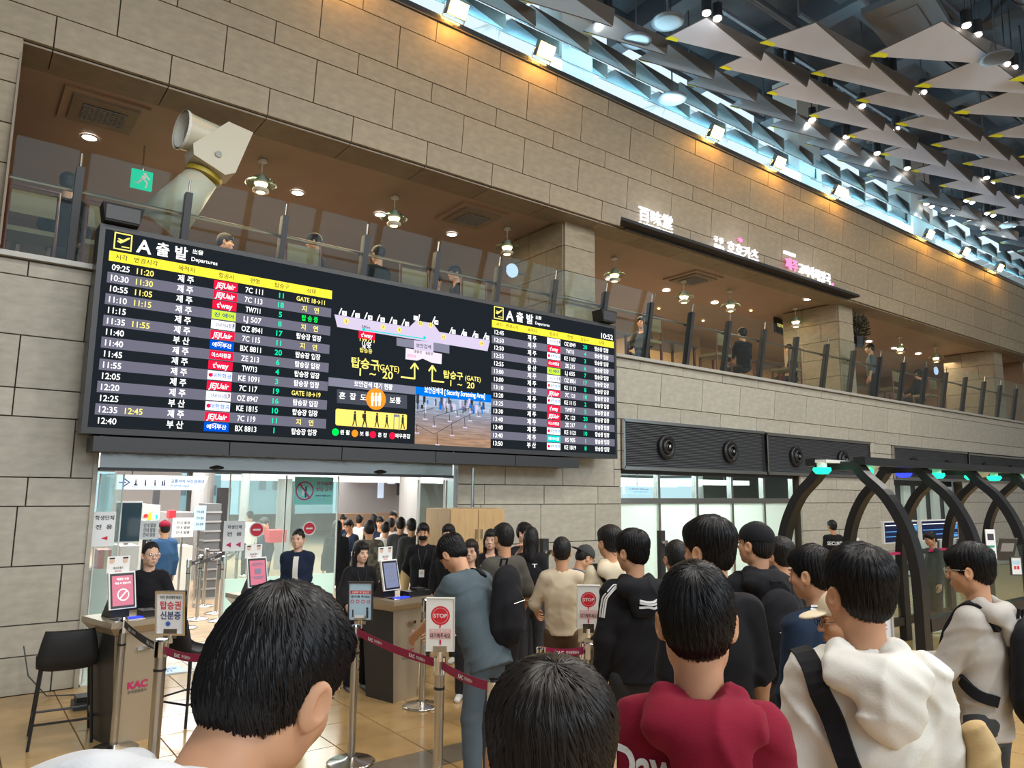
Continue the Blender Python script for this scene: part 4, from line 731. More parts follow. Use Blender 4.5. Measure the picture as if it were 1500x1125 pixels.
# tables, chairs and benches upstairs
def diner_table(x,y,lab,w=1.1):
    d=thing('dining_table',lab,'table',(x,y,4.05)); q=MB(); q.box(-w/2,w/2,-.35,.35,.70,.74,'table_dark'); q.build('table_top',d)
    for a in (-1,1):
        for c_ in (-1,1): q=MB(); q.box(a*(w/2-.06)-.02,a*(w/2-.06)+.02,c_*.28-.02,c_*.28+.02,0,.70,'chair_wood'); q.build('leg',d)
ch0=None
def dchair(x,y,rz,lab):
    global ch0
    if ch0 is None:
        d=thing('dining_chair',lab,'chair',(x,y,4.05),rz); q=MB(); q.box(-.22,.22,-.22,.22,.43,.48,'bench_olive'); q.build('seat',d); q=MB(); q.box(-.2,.2,.2,.225,.62,.86,'bench_olive'); q.build('backrest',d)
        q=MB(); q.tube([(-.22,.21,0),(-.22,.21,.92),(.22,.21,.92),(.22,.21,0)],.018,'chair_wood',6); q.build('back_frame',d)
        for a in (-.2,.2): q=MB(); q.box(a-.018,a+.018,-.22,-.185,0,.43,'chair_wood'); q.build('leg',d)
        ch0=d
    else: copytree(ch0,(x,y,4.05),rz,lab)
for i,(x,y,lab) in enumerate(((.9,1.5,'dark dining table at the left end behind the glass'),(3.6,1.3,'dark dining table above the left half of the departures board'),(5.6,1.3,'dark dining table above the middle of the board'),(6.9,1.2,'dark dining table left of the first stone pillar'),(9.3,1.0,'dark dining table right of the small loudspeaker'),(11.2,.95,'dark dining table below the middle shop sign'),(14.4,1.1,'dark dining table left of the second stone pillar'),(19.5,1.1,'dark dining table right of the hanging plant'),(21.8,1.2,'dark dining table before the third stone pillar'))): diner_table(x,y+(.75 if x<7 or x>19 else .35),lab)
for x,y,rz,lab in ((.45,.75,PI,'chair with olive back at the far left behind the glass'),(1.15,.75,PI,'chair with olive back behind the dark haired diner'),(3.3,.6,PI,'reddish wooden chair above the board heading'),(4.9,.6,PI,'reddish wooden chair above the gate map'),(5.9,.6,PI,'reddish wooden chair second left of the first pillar'),(9.6,.45,PI,'chair in front of the warm lit wall by the first posts'),(11.6,.45,PI,'chair under the FRESH lettering'),(14.1,.5,PI,'chair near the second stone pillar'),(18.6,.5,PI,'chair at the right restaurant bay'),(20.6,.5,PI,'chair behind the balustrade near the blue round sign')): dchair(x,y,rz,lab)
for k,(x,m) in enumerate(((2.05,'table_dark'),)):
    pass
# round blue-white signs seen on the glass, hanging menu screen
em('round_sign',(.5,.66,.9),1.)
for p,lab in (((751,396),'round pale blue lit disc behind the glass left of the first pillar'),((1372,543),'round pale blue lit disc behind the glass in the right bay')):
    P=at(*p,Y=.5); d=thing('round_sign',lab,'sign',P); q=MB(); q.lathe([(0,0),(.11,0),(.11,-.03),(0,-.03)],(0,0,0),'round_sign',24,'Y'); q.build('disc',d); q=MB(); q.box(-.11,.25,.02,.05,-.02,.02,'charcoal'); q.build('arm',d)
d=thing('menu_screen','black hanging menu display with yellow text left of the second pillar','screen',at(1144,474,Y=1.8)-np.array([0,0,.08])); q=MB(); q.obox((0,0,0),(.75,.06,.4),'black',R(10)); q.build('screen',d); q=MB(); q.text('오늘의 메뉴 안내',.1,(0,-.035,.0),(math.cos(R(10)),math.sin(R(10)),0),UZ,'led_yel_text',.01,.6); q.build('print',d)
# hanging plant
P=at(1255,487,Y=.1); d=thing('potted_plant','dark bushy plant standing against the second stone pillar','plant',P)
q=MB(); q.lathe([(0,-.35),(.13,-.35),(.17,-.12),(.15,-.12),(0,-.14)],(0,0,0),'black',14); q.build('pot',d)
q=MB()
for i in range(650):
    u=np.array([random.gauss(0,1),random.gauss(0,1),random.gauss(0,1)]); u/=np.linalg.norm(u); r=.30*random.random()**.4; c0=u*r*np.array([1.05,.8,1.05])+np.array([0,0,.10]); t=u+np.array([random.gauss(0,.5),random.gauss(0,.5),.5]); t/=np.linalg.norm(t); s_=np.cross(t,[.3,.5,.8]); s_/=np.linalg.norm(s_); l=random.uniform(.06,.11)
    q.poly([tuple(c0),tuple(c0+t*l*.5+s_*.014),tuple(c0+t*l),tuple(c0+t*l*.5-s_*.014)],'leaf')
o=q.build('foliage',d); o['kind']='stuff'
q=MB()
for i in range(14): a=i*.45; q.tube([(0,0,-.14),(.1*math.cos(a),.1*math.sin(a),.1),(.26*math.cos(a),.2*math.sin(a),.30+.05*math.sin(3*a))],[.012,.008,.003],'leaf',5)
q.build('stem',d)
# ---------------------------------------------------------------- security tunnels: black arches
def arch(X,yn,yf,top,lab,w=.15,t=.09,grp=None):
    d=thing('arch_frame',lab,'arch',(X,(yn+yf)/2,0)); hw=(yf-yn)/2
    prof=[]  # outer path near leg -> far leg
    def leg(s): return [(s*hw,0),(s*hw,.9),(s*(hw-.02),1.25),(s*(hw-.10),1.58),(s*(hw-.26),1.88),(s*(hw-.46),2.08),(s*(hw-.60),top)]
    ctl=leg(-1)+leg(1)[::-1]; path=[]
    for i in range(len(ctl)-1):
        p0,p1,p2,p3=[np.array(ctl[min(max(i+j,0),len(ctl)-1)],float) for j in (-1,0,1,2)]
        for u in ([0] if i in (0,6,12) else [0,.25,.5,.75]):
            path.append(tuple(.5*(2*p1+(p2-p0)*u+(2*p0-5*p1+4*p2-p3)*u*u+(3*p1-p0-3*p2+p3)*u**3)))
    path.append(ctl[-1]); q=MB(); n=len(path); v=[];f=[]
    for i,(y,z) in enumerate(path):
        p=np.array(path[max(i-1,0)]); r_=np.array(path[min(i+1,n-1)]); dr=(r_-p)/np.linalg.norm(r_-p); nn=np.array([dr[1],-dr[0]])
        for a,b_ in ((-w/2,0),(w/2,0),(w/2,1),(-w/2,1)): v.append((a,y+nn[0]*t*b_,z+nn[1]*t*b_))
    for i in range(n-1):
        for j in range(4): a=i*4+j;b_=i*4+(j+1)%4; f.append((a,b_,b_+4,a+4))
    f+=[(3,2,1,0),(n*4-4,n*4-3,n*4-2,n*4-1)]
    q.add(v,f,'black'); q.build('rib',d); return d
AX=[7.45,8.85,10.2,11.6,13.0]
nm2=['black arch rib of the security lane nearest the queue','second black arch rib of the security lane','third black arch rib of the security lane','fourth black arch rib of the security lane','last black arch rib at the right edge']
for x,l in zip(AX,nm2): arch(x,-5.0,-3.45,2.22,l)
d=thing('canopy_beam','black roof beams joining the tops of the arch ribs','beam',(10.2,-4.2,2.2)); 
q=MB(); q.box(-2.8,2.9,-.32,-.20,-.02,.06,'black'); q.build('side_rail',d); q=MB(); q.box(-2.8,2.9,.22,.34,-.02,.06,'black'); q.build('side_rail',d); q=MB(); q.box(-3.1,2.9,-.07,.05,.0,.03,'offwhite'); q.build('light_tray',d)
for i in range(2,5): q=MB(); q.poly([(-2.75+1.37*(i-1),-.2,.035),(-1.5+1.37*(i-1),-.2,.035),(-1.5+1.37*(i-1),.22,.035),(-2.75+1.37*(i-1),.22,.035)],'rail_glass'); q.build('roof_pane',d)
for k,(p,m,lab) in enumerate((((1205,704),'led_green','first green lane light from the left under the canopy'),((1268,708),'led_green','second green lane light from the left under the canopy'),((1325,712),'led_blue','blue lane light under the canopy'),((1374,714),'led_green','green lane light just right of the blue one'),((1425,716),'led_green','dim green lane light fifth from the left'),((1458,718),'led_green','green lane light second from the right edge'),((1496,720),'led_green','green lane light at the right edge'))):
    P=at(*p,Y=-4.21); P[2]=2.12; d=thing('lane_light',lab,'signal light',P); q=MB(); q.lathe([(0,-.04),(.06,-.035),(.09,0),(.085,.03),(0,.03)],(0,0,0),m,18); q.build('lens',d,smooth=True); q=MB(); q.cyl((0,0,.03),(0,0,.08),.05,'white',12); q.build('base',d)
for p,z in (((1276,703),0),((1440,709),0)):
    P=at(*p,Y=-4.2); P[2]=2.16; d=thing('sensor_dome',['white sensor dome above the second green lane light','white sensor dome above the fifth lane light'][p[0]>1300],'sensor',P); q=MB(); q.lathe([(0,-.04),(.05,-.03),(.09,.02),(.1,.035),(0,.04)],(0,0,0),'white',16); q.build('dome',d,smooth=True)
# glass screens and low walls between the ribs
for k,(x0,x1) in enumerate(((7.5,8.8),(8.9,10.15),(10.25,11.55))):
    d=thing('glass_barrier',['low glass barrier between the first two arch ribs','low glass barrier between the second and third arch ribs','low glass barrier between the third and fourth arch ribs'][k],'barrier',((x0+x1)/2,-4.95,0)); w=(x1-x0)/2
    q=MB(); q.box(-w,w,-.01,.01,.72,1.32,'clear_glass'); q.build('upper_pane',d); q=MB(); q.box(-w,w,-.05,.05,.60,.72,'black'); q.box(-w,w,-.05,.05,.0,.1,'black'); q.build('rail',d); q=MB(); q.box(-w,w,-.01,.01,.1,.6,'rail_glass'); q.build('lower_pane',d)
d=thing('glass_barrier','low glass barrier along the far side of the security lane','barrier',(9.6,-3.5,0)); q=MB(); q.box(-2.2,2.2,-.01,.01,.3,1.1,'clear_glass'); q.build('pane',d); q=MB(); q.box(-2.2,2.2,-.03,.03,.2,.3,'black'); q.box(-2.2,2.2,-.03,.03,1.1,1.13,'p_crim'); q.build('rail',d)
em('scr_dark',(.015,.02,.05),1.); em('scr_blue',(.1,.3,.6),1.)
for k,(a,c_) in enumerate(((1296,1346),(1351,1405))):
    P,Q=at(a,795,Y=-3.0),at(c_,795,Y=-3.0); w=(Q[0]-P[0])/2; d=thing('monitor',['wide dark lane monitor, left one of two','wide dark lane monitor behind the seated worker, right one of two'][k],'monitor',((P[0]+Q[0])/2,-3.0,0)); q=MB(); q.box(-w,w,0,.04,1.18,1.50,'white'); q.box(-w+.02,w-.02,-.004,0,1.2,1.48,'scr_dark'); q.build('housing',d)
    q=MB()
    for z in (1.27,1.34,1.43): q.box(-w+.04,w-.05,-.007,-.004,z,z+.012,'scr_blue' if z<1.4 else 'led_white')
    q.box(w*.5,w-.05,-.008,-.004,1.36,1.42,'scr_blue'); q.box(w*.5,w-.05,-.008,-.004,1.22,1.26,'scr_blue'); q.build('screen',d); q=MB(); q.cyl((0,.05,0),(0,.05,1.2),.03,'steel',8); q.build('stand',d)
d=thing('wall_phone','small white box on the stone wall by the third arch','box',at(1257,795,Y=-.05)); q=MB(); q.box(-.05,.05,0,.05,-.1,.1,'white'); q.build('body',d)
q=MB(); q.box(-.03,.03,-.01,0,-.05,.05,'offwhite'); q.build('cover',d)
flat('lane_sign','narrow white lane sign with green marks on an arch rib','sign',at(1452,799,t=7.0),.09,.3,'paper',[('r',-.03,.03,.05,.11,'p_dk'),('r',-.03,.03,-.02,.0,'green_panel'),('r',-.03,.03,-.08,-.05,'green_panel')],R(-37))
flat('phone_sign','small white sign with red squares at the right edge on the glass','sign',at(1489,829,t=5.6),.075,.125,'paper',[('r',-.028,.028,.01,.04,'p_lblue'),('r',-.02,-.003,-.025,.0,'p_red'),('r',.003,.02,-.025,.0,'p_red')],R(-37),frame=('charcoal',.006,.004))
flat('small_screen','small tilted tablet screen on the lane, right of the third rib','screen',at(1475,805,t=7.5),.2,.24,'charcoal',[('r',-.07,.07,-.02,.07,'int_grey')],R(-30),tilt=R(-20))
flat('small_screen','small tilted tablet screen inside the lane left of the seated worker','screen',at(1345,820,t=7.6),.2,.24,'charcoal',[('r',-.07,.07,-.02,.07,'int_grey')],R(-30),tilt=R(-20))
# ---------------------------------------------------------------- stanchions and belts
def post(X,Y,h,lab,base='disc',grp=None,r=.027):
    d=thing('barrier_post',lab,'barrier post',(X,Y,0),0,grp); q=MB(); q.cyl((0,0,.02),(0,0,h-.1),r,'steel',20); q.build('pole',d,smooth=False)
    q=MB(); q.lathe([(r*1.02,h-.20),(r*1.12,h-.20),(r*1.12,h-.185),(r*1.02,h-.185)],(0,0,0),'black',20); q.lathe([(r*1.25,h-.11),(r*1.25,h-.01),(r*1.0,h),(0,h)],(0,0,0),'chrome',20); q.build('belt_head',d)
    q=MB(); q.lathe([(0,0),(.165,0),(.168,.012),(.15,.022),(.05,.03),(.03,.045),(0,.045)],(0,0,0),'steel',32); q.build('base',d,smooth=True); return d
def gpos(px,z): d=ray(px,900); t=z/(d@fw); p=CP+d*t; return p[0],p[1]
Pa=gpos(182,5.45); Pb=gpos(240,4.85); Pc=(2.42,-3.32); Pd=(3.51,-2.43); Pe=gpos(646,4.55); Pf=gpos(863,5.1)
S1=at(184,912,t=6.45)
post(Pa[0],Pa[1],.93,'slim steel barrier post in front of the left ticket desk')
post(Pb[0],Pb[1],.90,'thick steel barrier post carrying the boarding pass sign',r=.036)
post(Pc[0],Pc[1],.93,'steel barrier post carrying the blue checklist sign')
post(Pd[0],Pd[1],.92,'steel barrier post beside the middle ticket desk')
post(Pe[0],Pe[1],.88,'steel barrier post carrying the nearer STOP sign',r=.030)
post(Pf[0],Pf[1],.86,'short steel barrier post carrying the farther STOP sign',r=.045)
post(*gpos(724,4.0),.88,'steel barrier post hidden behind the centre head'); Pg=(gpos(793,5.0)); post(Pg[0],Pg[1],.84,'steel barrier post half hidden behind the centre head')
Ph=gpos(1060,3.3); post(Ph[0],Ph[1],1.05,'steel barrier post behind the maroon hoodie\'s neck',r=.035)
def belt(p,q_,z0,z1,lab,cat='barrier belt',m='maroon_belt',w=.05,txt=2,h=.0,flip=False):
    p=np.array([p[0],p[1],z0]); q_=np.array([q_[0],q_[1],z1]); d=q_-p; L_=np.linalg.norm(d); u=d/L_; n=np.cross(u,[0,0,1]); n/=np.linalg.norm(n)
    if n@(CP-p)<0: n=-n
    t=thing('barrier_belt',lab,cat,(p+q_)/2); c0=(p+q_)/2; b=MB(); N=12; v=[];f=[]
    for i in range(N+1):
        s=i/N; c_=p+d*s-np.array([0,0,.02*4*s*(1-s)])-c0
        for a,o_ in ((-w/2,.001),(w/2,.001),(w/2,-.001),(-w/2,-.001)): v.append(c_+np.array([0,0,a])+n*o_)
    for i in range(N):
        for j in range(4): a=i*4+j;b_=i*4+(j+1)%4; f.append((a,b_,b_+4,a+4))
    b.add(v,f,m); b.build('webbing',t)
    q=MB(); ux=u if np.cross(u,[0,0,1])@(CP-p)>0 else -u
    for i in range(txt):
        s=(i+.5)/txt; c_=p+d*s-np.array([0,0,.02*4*s*(1-s)])-c0+n*.004
        q.text('KAC',w*.62,c_-ux*w*.9,ux,(0,0,1),'paper',.04,w*1.25); q.text('한국공항공사',w*.42,c_+ux*w*1.0,ux,(0,0,1),'paper',.02,w*1.9)
    if txt: q.build('print',t)
    return t
mat('black_belt',(.03,.03,.035),.6)
belt(Pa,Pb,.89,.84,'black belt between the two left barrier posts',m='black_belt')
Pz=gpos(303,4.6); belt(Pb,Pz,.84,.84,'maroon belt running right from the boarding pass sign post',txt=1)
belt(Pc,Pe,.885,.83,'long maroon belt from the checklist sign post to the STOP sign post',txt=2)
Pq=gpos(724,4.0); belt(Pe,Pq,.83,.84,'maroon belt right of the nearer STOP sign',txt=1)
belt(Pg,Pf,.82,.81,'short maroon belt under the farther STOP sign',txt=1)
belt(gpos(1345,4.6),gpos(1400,4.4),.62,.62,'maroon belt piece between white jacket and grey hoodie',txt=1)
# signs on the posts
def signpost(lab,px,py,t,w,h,rz,items,frame,tilt=R(-8),name='sign_board'):
    P=at(px,py,t=t); d=flat(name,lab,'sign',P,w,h,'paper',items,rz,tilt,frame=frame); q=MB(); q.cyl((0,.03,-h/2-.06),(0,.02,-h/2),.018,'chrome',10); q.box(-w*.25,w*.25,.012,.02,-h/2-.03,-h/2+.03,'steel'); q.build('clip',d)
signpost('chrome framed white sign asking for boarding pass and ID in red and blue',250,898,4.83,.175,.265,R(-38),[('t','미리 준비해주세요!',0,.102,.024,'ink',.14),('t','탑승권',0,.05,.058,'p_red',.135),('t','신분증',0,-.016,.058,'inkblue',.135),('c',-.016,-.07,.016,0,'p_blue'),('t','KAC 한국공항공사',0,-.11,.013,'ink',.09)],('chrome',.012,.01))
signpost('black framed light blue security checklist sign left of the middle desk',528,881,5.45,.165,.27,R(-38),[('r',-.08,.08,-.13,.13,'p_lblue'),('r',-.075,.075,.055,.08,'p_red'),('t','신분증 및 탑승권',0,.067,.018,'paper',.13),('t','준비해 주세요',0,.035,.02,'ink',.14),*[('c',-.06+.04*i,-.0,.013,.009,'p_red') for i in range(4)],('r',-.06,-.05,-.115,-.06,'p_dk'),('r',.045,.06,-.12,-.06,'p_dk'),('c',.052,-.05,.009,0,'p_dk'),('r',-.04,.03,-.12,-.10,'paper')],('charcoal',.010,.008))
for lab,px,py,t,k in (('nearer white STOP sign with red disc on the belt post by the teal shirt man',645,915,4.45,1.),('farther white STOP sign with red disc in front of the beige sweater',862,889,5.05,.92)):
    signpost(lab,px,py,t,.165*k,.315*k,R(-38),[('r',-.078*k,.078*k,-.15*k,.15*k,'white'),('c',0,.055*k,.058*k,.047*k,'p_red'),('c',0,.055*k,.045*k,0,'p_red'),('t','STOP',0,.055*k,.032*k,'paper',.082*k),('p',[(-.005*k,0),(.005*k,0),(.002*k,-.02*k),(-.006*k,-.02*k)],'p_red'),('r',-.065*k,.065*k,-.085*k,-.025*k,'p_pink'),('t','여기서 잠시만',0,-.035*k,.014*k,'paper',.11*k),('t','대기해주세요',0,-.066*k,.032*k,'p_dk',.122*k),('r',-.004*k,.006*k,-.12*k,-.09*k,'p_crim')],('offwhite',.004,.006))
flat('sign_board','chrome framed sign seen past the white jacket man\'s neck','sign',at(1290,925,t=3.3),.1,.25,'paper',[('t','KAC',0.01,.02,.03,'p_crim',.04)],R(-38),frame=('chrome',.008,.008))
# ---------------------------------------------------------------- ticket desks
mat('desk_front',(.50,.42,.31),.33,.55,bump=(20,.05,.002),stretch=(1,1,30)); mat('desk_dark',(.03,.032,.036),.4)
def desk(X,Y,rz,lab,scrm,notice):
    d=thing('ticket_desk',lab,'desk',(X,Y,0),rz)
    q=MB(); q.add([(-.15,-.15,0),(.13,-.15,0),(.13,.22,0),(-.15,.22,0),(-.20,-.17,.80),(.20,-.17,.80),(.20,.26,.80),(-.20,.26,.80)],[(3,2,1,0),(4,5,6,7),(1,2,6,5),(2,3,7,6)],'desk_dark'); q.add([(-.15,-.15,0),(.13,-.15,0),(.20,-.17,.80),(-.20,-.17,.80)],[(0,1,2,3)],'desk_front'); q.add([(-.15,.22,0),(-.15,-.15,0),(-.20,-.17,.80),(-.20,.26,.80)],[(0,1,2,3)],'desk_dark'); q.build('body',d)
    q=MB(); q.box(-.26,.26,-.24,.28,.86,.90,'desk_front'); q.add([(-.21,-.18,.80),(.21,-.18,.80),(.21,.26,.80),(-.21,.26,.80),(-.26,-.24,.86),(.26,-.24,.86),(.26,.28,.86),(-.26,.28,.86)],[(3,2,1,0),(0,1,5,4),(1,2,6,5),(2,3,7,6),(3,0,4,7)],'desk_front'); q.build('top',d)
    q=MB(); q.obox((.02,-.18,.68),(.10,.012,.025),'chrome'); q.build('handle',d)
    q=MB(); q.text('KAC',.07,(.0,-.165,.42),UX,(0,-.02,1),'p_crim',.04,.15); q.text('한국공항공사',.025,(.0,-.165,.37),UX,(0,-.02,1),'p_dk',.01,.14); q.build('print',d)
    q=MB(); q.obox((.14,-.10,.925),(.26,.14,.05),'black',R(-8)); q.obox((.17,-.10,.955),(.10,.10,.03),'black_matt',R(-8)); q.build('scanner',d)
    q=MB(); q.box(-.22,.0,-.2,-.08,.90,.907,'led_blue' if 0 else 'chrome'); q.box(-.15,.0,-.17,-.1,.907,.911,'led_blue'); q.build('reader',d)
    t=thing('tablet_terminal',scrm[0],'tablet',d.matrix_basis@Vector((0,0,0)) if 0 else (X,Y,0),rz)
    q=MB(); T=R(-14); q.obox((-.10,.0,1.10),(.20,.02,.28),'white',0,T); q.obox((-.10,-.011,1.10),(.18,.006,.26),'black',0,T); q.build('housing',t)
    q=MB(); q.obox((-.10,-.014,1.10),(.155,.003,.225),scrm[1],0,T); q.build('screen',t)
    q=MB(); Yf=lambda z:-.0215+(z-1.1)*.249; UT=(0,.24,.97)
    if scrm[2]:
        n=24
        for i in range(n):
            a,b_=2*PI*i/n,2*PI*(i+1)/n; P_=lambda r,w_: (-.10+r*math.cos(w_),Yf(1.07+r*math.sin(w_)),1.07+r*math.sin(w_))
            q.poly([P_(.044,a),P_(.044,b_),P_(.037,b_),P_(.037,a)],'led_white')
        q.poly([(x,Yf(z),z) for x,z in ((-.130,1.046),(-.124,1.040),(-.07,1.094),(-.076,1.100))],'led_white')
        q.text('여권은 사용',.02,(-.10,Yf(1.185),1.185),UX,UT,'led_white',.02,.09); q.text('하실 수 없습니다',.018,(-.10,Yf(1.155),1.155),UX,UT,'led_white',.02,.12)
    else:
        for z,w_ in ((1.18,.10),(1.165,.12),(1.06,.12),(1.045,.09)): q.poly([(x,Yf(z_),z_) for x,z_ in ((-.10-w_/2,z),(-.10+w_/2,z),(-.10+w_/2,z+.006),(-.10-w_/2,z+.006))],'led_grey')
        q.poly([(x,Yf(z_),z_) for x,z_ in ((-.13,1.09),(-.07,1.09),(-.07,1.135),(-.13,1.135))],'led_grey')
    q.build('print',t); q=MB(); q.prism([(-.17,.02,1.1),(-.17,.16,.90),(-.17,.0,.90)],(.14,0,0),'black'); q.build('stand',t)
    q=flat('notice_card',notice,'notice',(X-.09 if 0 else X+math.cos(rz)*-.12-math.sin(rz)*.05,Y+math.sin(rz)*-.12+math.cos(rz)*.05,1.29),.17,.13,'white',[('c',-.05,.03,.02,0,'skin_l'),('c',.05,.03,.02,0,'skin_l'),('r',-.07,-.03,.045,.056,'ink'),('r',.03,.07,.045,.056,'ink'),('t','마스크 벗기',0,-.025,.022,'ink',.07),('t','안경 벗기',0,-.05,.018,'p_red',.05)],rz)
mat('scr_dim',(.05,.06,.10),.3,e=(.16,.18,.28),es=1.); mat('scr_rose',(.4,.1,.15),.3,e=(.27,.06,.09),es=1.)
desk(1.25,-1.84,R(14),'tapered steel ticket desk with KAC mark beside the left stone wall',('upright tablet with dark rose prohibition screen on the left desk','scr_rose',1),'white face check card above the left desk tablet')
desk(3.46,-2.02,R(14),'tapered steel ticket desk with dark side left of the nearer STOP sign',('upright white tablet with dim grey screen on the middle desk','scr_dim',0),'white face check card above the middle desk tablet')
desk(2.52,-1.15,R(10),'ticket desk half hidden behind the nearest left head',('tablet with rose screen in front of the bomber jacket man','scr_rose',0),'white face check card left of the bomber jacket man')
# bar stools
def stool(X,Y,rz,lab):
    d=thing('bar_stool',lab,'stool',(X,Y,0),rz)
    b=MB(); n=9; v=[];f=[]
    prof=[(-.20,.56),(-.19,.545),(-.05,.535),(.10,.54),(.17,.57),(.20,.64),(.215,.75),(.22,.83)]
    for i,(y,z) in enumerate(prof):
        for j in range(n):
            s=(j/(n-1)-.5)*2; w=.20 if i<6 else .20-.02*(i-5); v.append((s*w,y-.03*abs(s)**3*(1 if i>4 else 0),z+.03*abs(s)**4*(1 if i<5 else 0)))
    m=len(v); v+= [(x*.98,y+(.018 if z>.6 else 0),z-.02) for x,y,z in v]
    k=len(prof)
    for i in range(k-1):
        for j in range(n-1): a=i*n+j; f.append((a,a+1,a+n+1,a+n)); f.append((m+a,m+a+n,m+a+n+1,m+a+1))
    for i in range(k-1): f.append((i*n,i*n+n,m+i*n+n,m+i*n)); f.append((i*n+n-1,m+i*n+n-1,m+i*n+2*n-1,i*n+2*n-1))
    for j in range(n-1): f.append((j,m+j,m+j+1,j+1)); f.append(((k-1)*n+j,(k-1)*n+j+1,m+(k-1)*n+j+1,m+(k-1)*n+j))
    b.add(v,f,'black_matt'); b.build('seat_shell',d,smooth=True)
    for a,c_ in ((-1,-1),(1,-1),(1,1),(-1,1)): q=MB(); q.cyl((a*.16,c_*.15-.02,.54),(a*.20,c_*.20-.02,0),.011,'black',8); q.build('leg',d)
    q=MB(); q.tube([(-.188,-.205,.17),(.188,-.205,.17),(.188,.165,.17),(-.188,.165,.17),(-.188,-.205,.17)],.009,'black',6); q.build('footrest',d)
stool(.86,-1.60,R(188) if 0 else R(175),'black shell bar stool standing against the left stone wall')
P=gpos(298,5.9); stool(P[0],P[1]+.35,R(120),'black bar stool behind the boarding pass sign')
P=gpos(550,7.1); stool(P[0],P[1]+.25,R(150),'black bar stool behind the middle desk')
d=thing('cable','grey power cable on the floor by the left wall','cable',(1.0,-.2,0)); q=MB(); q.tube([(-.3,.1,.45),(-.25,.02,.2),(-.1,-.05,.02),(.1,-.1,.01),(.3,-.25,.01)],.006,'charcoal',5); q.build('cord',d)
d=thing('floor_box','small dark box on the floor behind the left stool','box',(1.14,-.75,0)); q=MB(); q.box(-.1,.1,-.1,.1,.0,.06,'charcoal'); q.box(-.08,.08,-.08,.08,.06,.1,'black'); q.build('body',d)
# inner queue barriers
g='black queue belts inside the screening hall'; gp='thin posts of the inner queue'
ip=None
IP=[]
for k,(px,Y) in enumerate(((275,2.6),(292,3.2),(300,4.4),(319,3.6),(326,2.9),(345,4.4),(505,3.2),(572,2.4),(610,1.8),(655,1.9))):
    P=at(px,850,Y=Y); IP.append((P[0],Y))
    lab='%s thin steel queue post from the left inside the screening hall'%ordw(k)
    if ip is None: ip=post(P[0],Y,.92,lab,grp=gp)
    else: copytree(ip,(P[0],Y,0),label=lab)
for a,c_,m in ((0,3,'black_belt'),(1,2,'black_belt'),(3,4,'black_belt'),(2,5,'black_belt'),(0,1,'black_belt'),(4,5,'black_belt'),(7,9,'offwhite'),(8,9,'offwhite'),(6,7,'offwhite')):
    o=belt(IP[a],IP[c_],.86,.86,'%s queue belt strung from the %s to the %s thin post inside the hall'%('black printed' if m=='black_belt' else 'pale',ordw(a),ordw(c_)),m=m,w=.05,txt=2 if m=='black_belt' else 0); o['group']=g if m=='black_belt' else 'pale queue belts before the shop crowd'
flat('floor_sticker','pale blue floor sticker with blue lettering near the left desk','floor sticker',(1.95,.22,.004),.42,.3,'p_lblue',[('t','탑승권 신분증',0,.05,.06,'p_blue',.34),('t','준비',0,-.05,.07,'p_blue',.2)],R(0),tilt=R(89.9),th=.001)
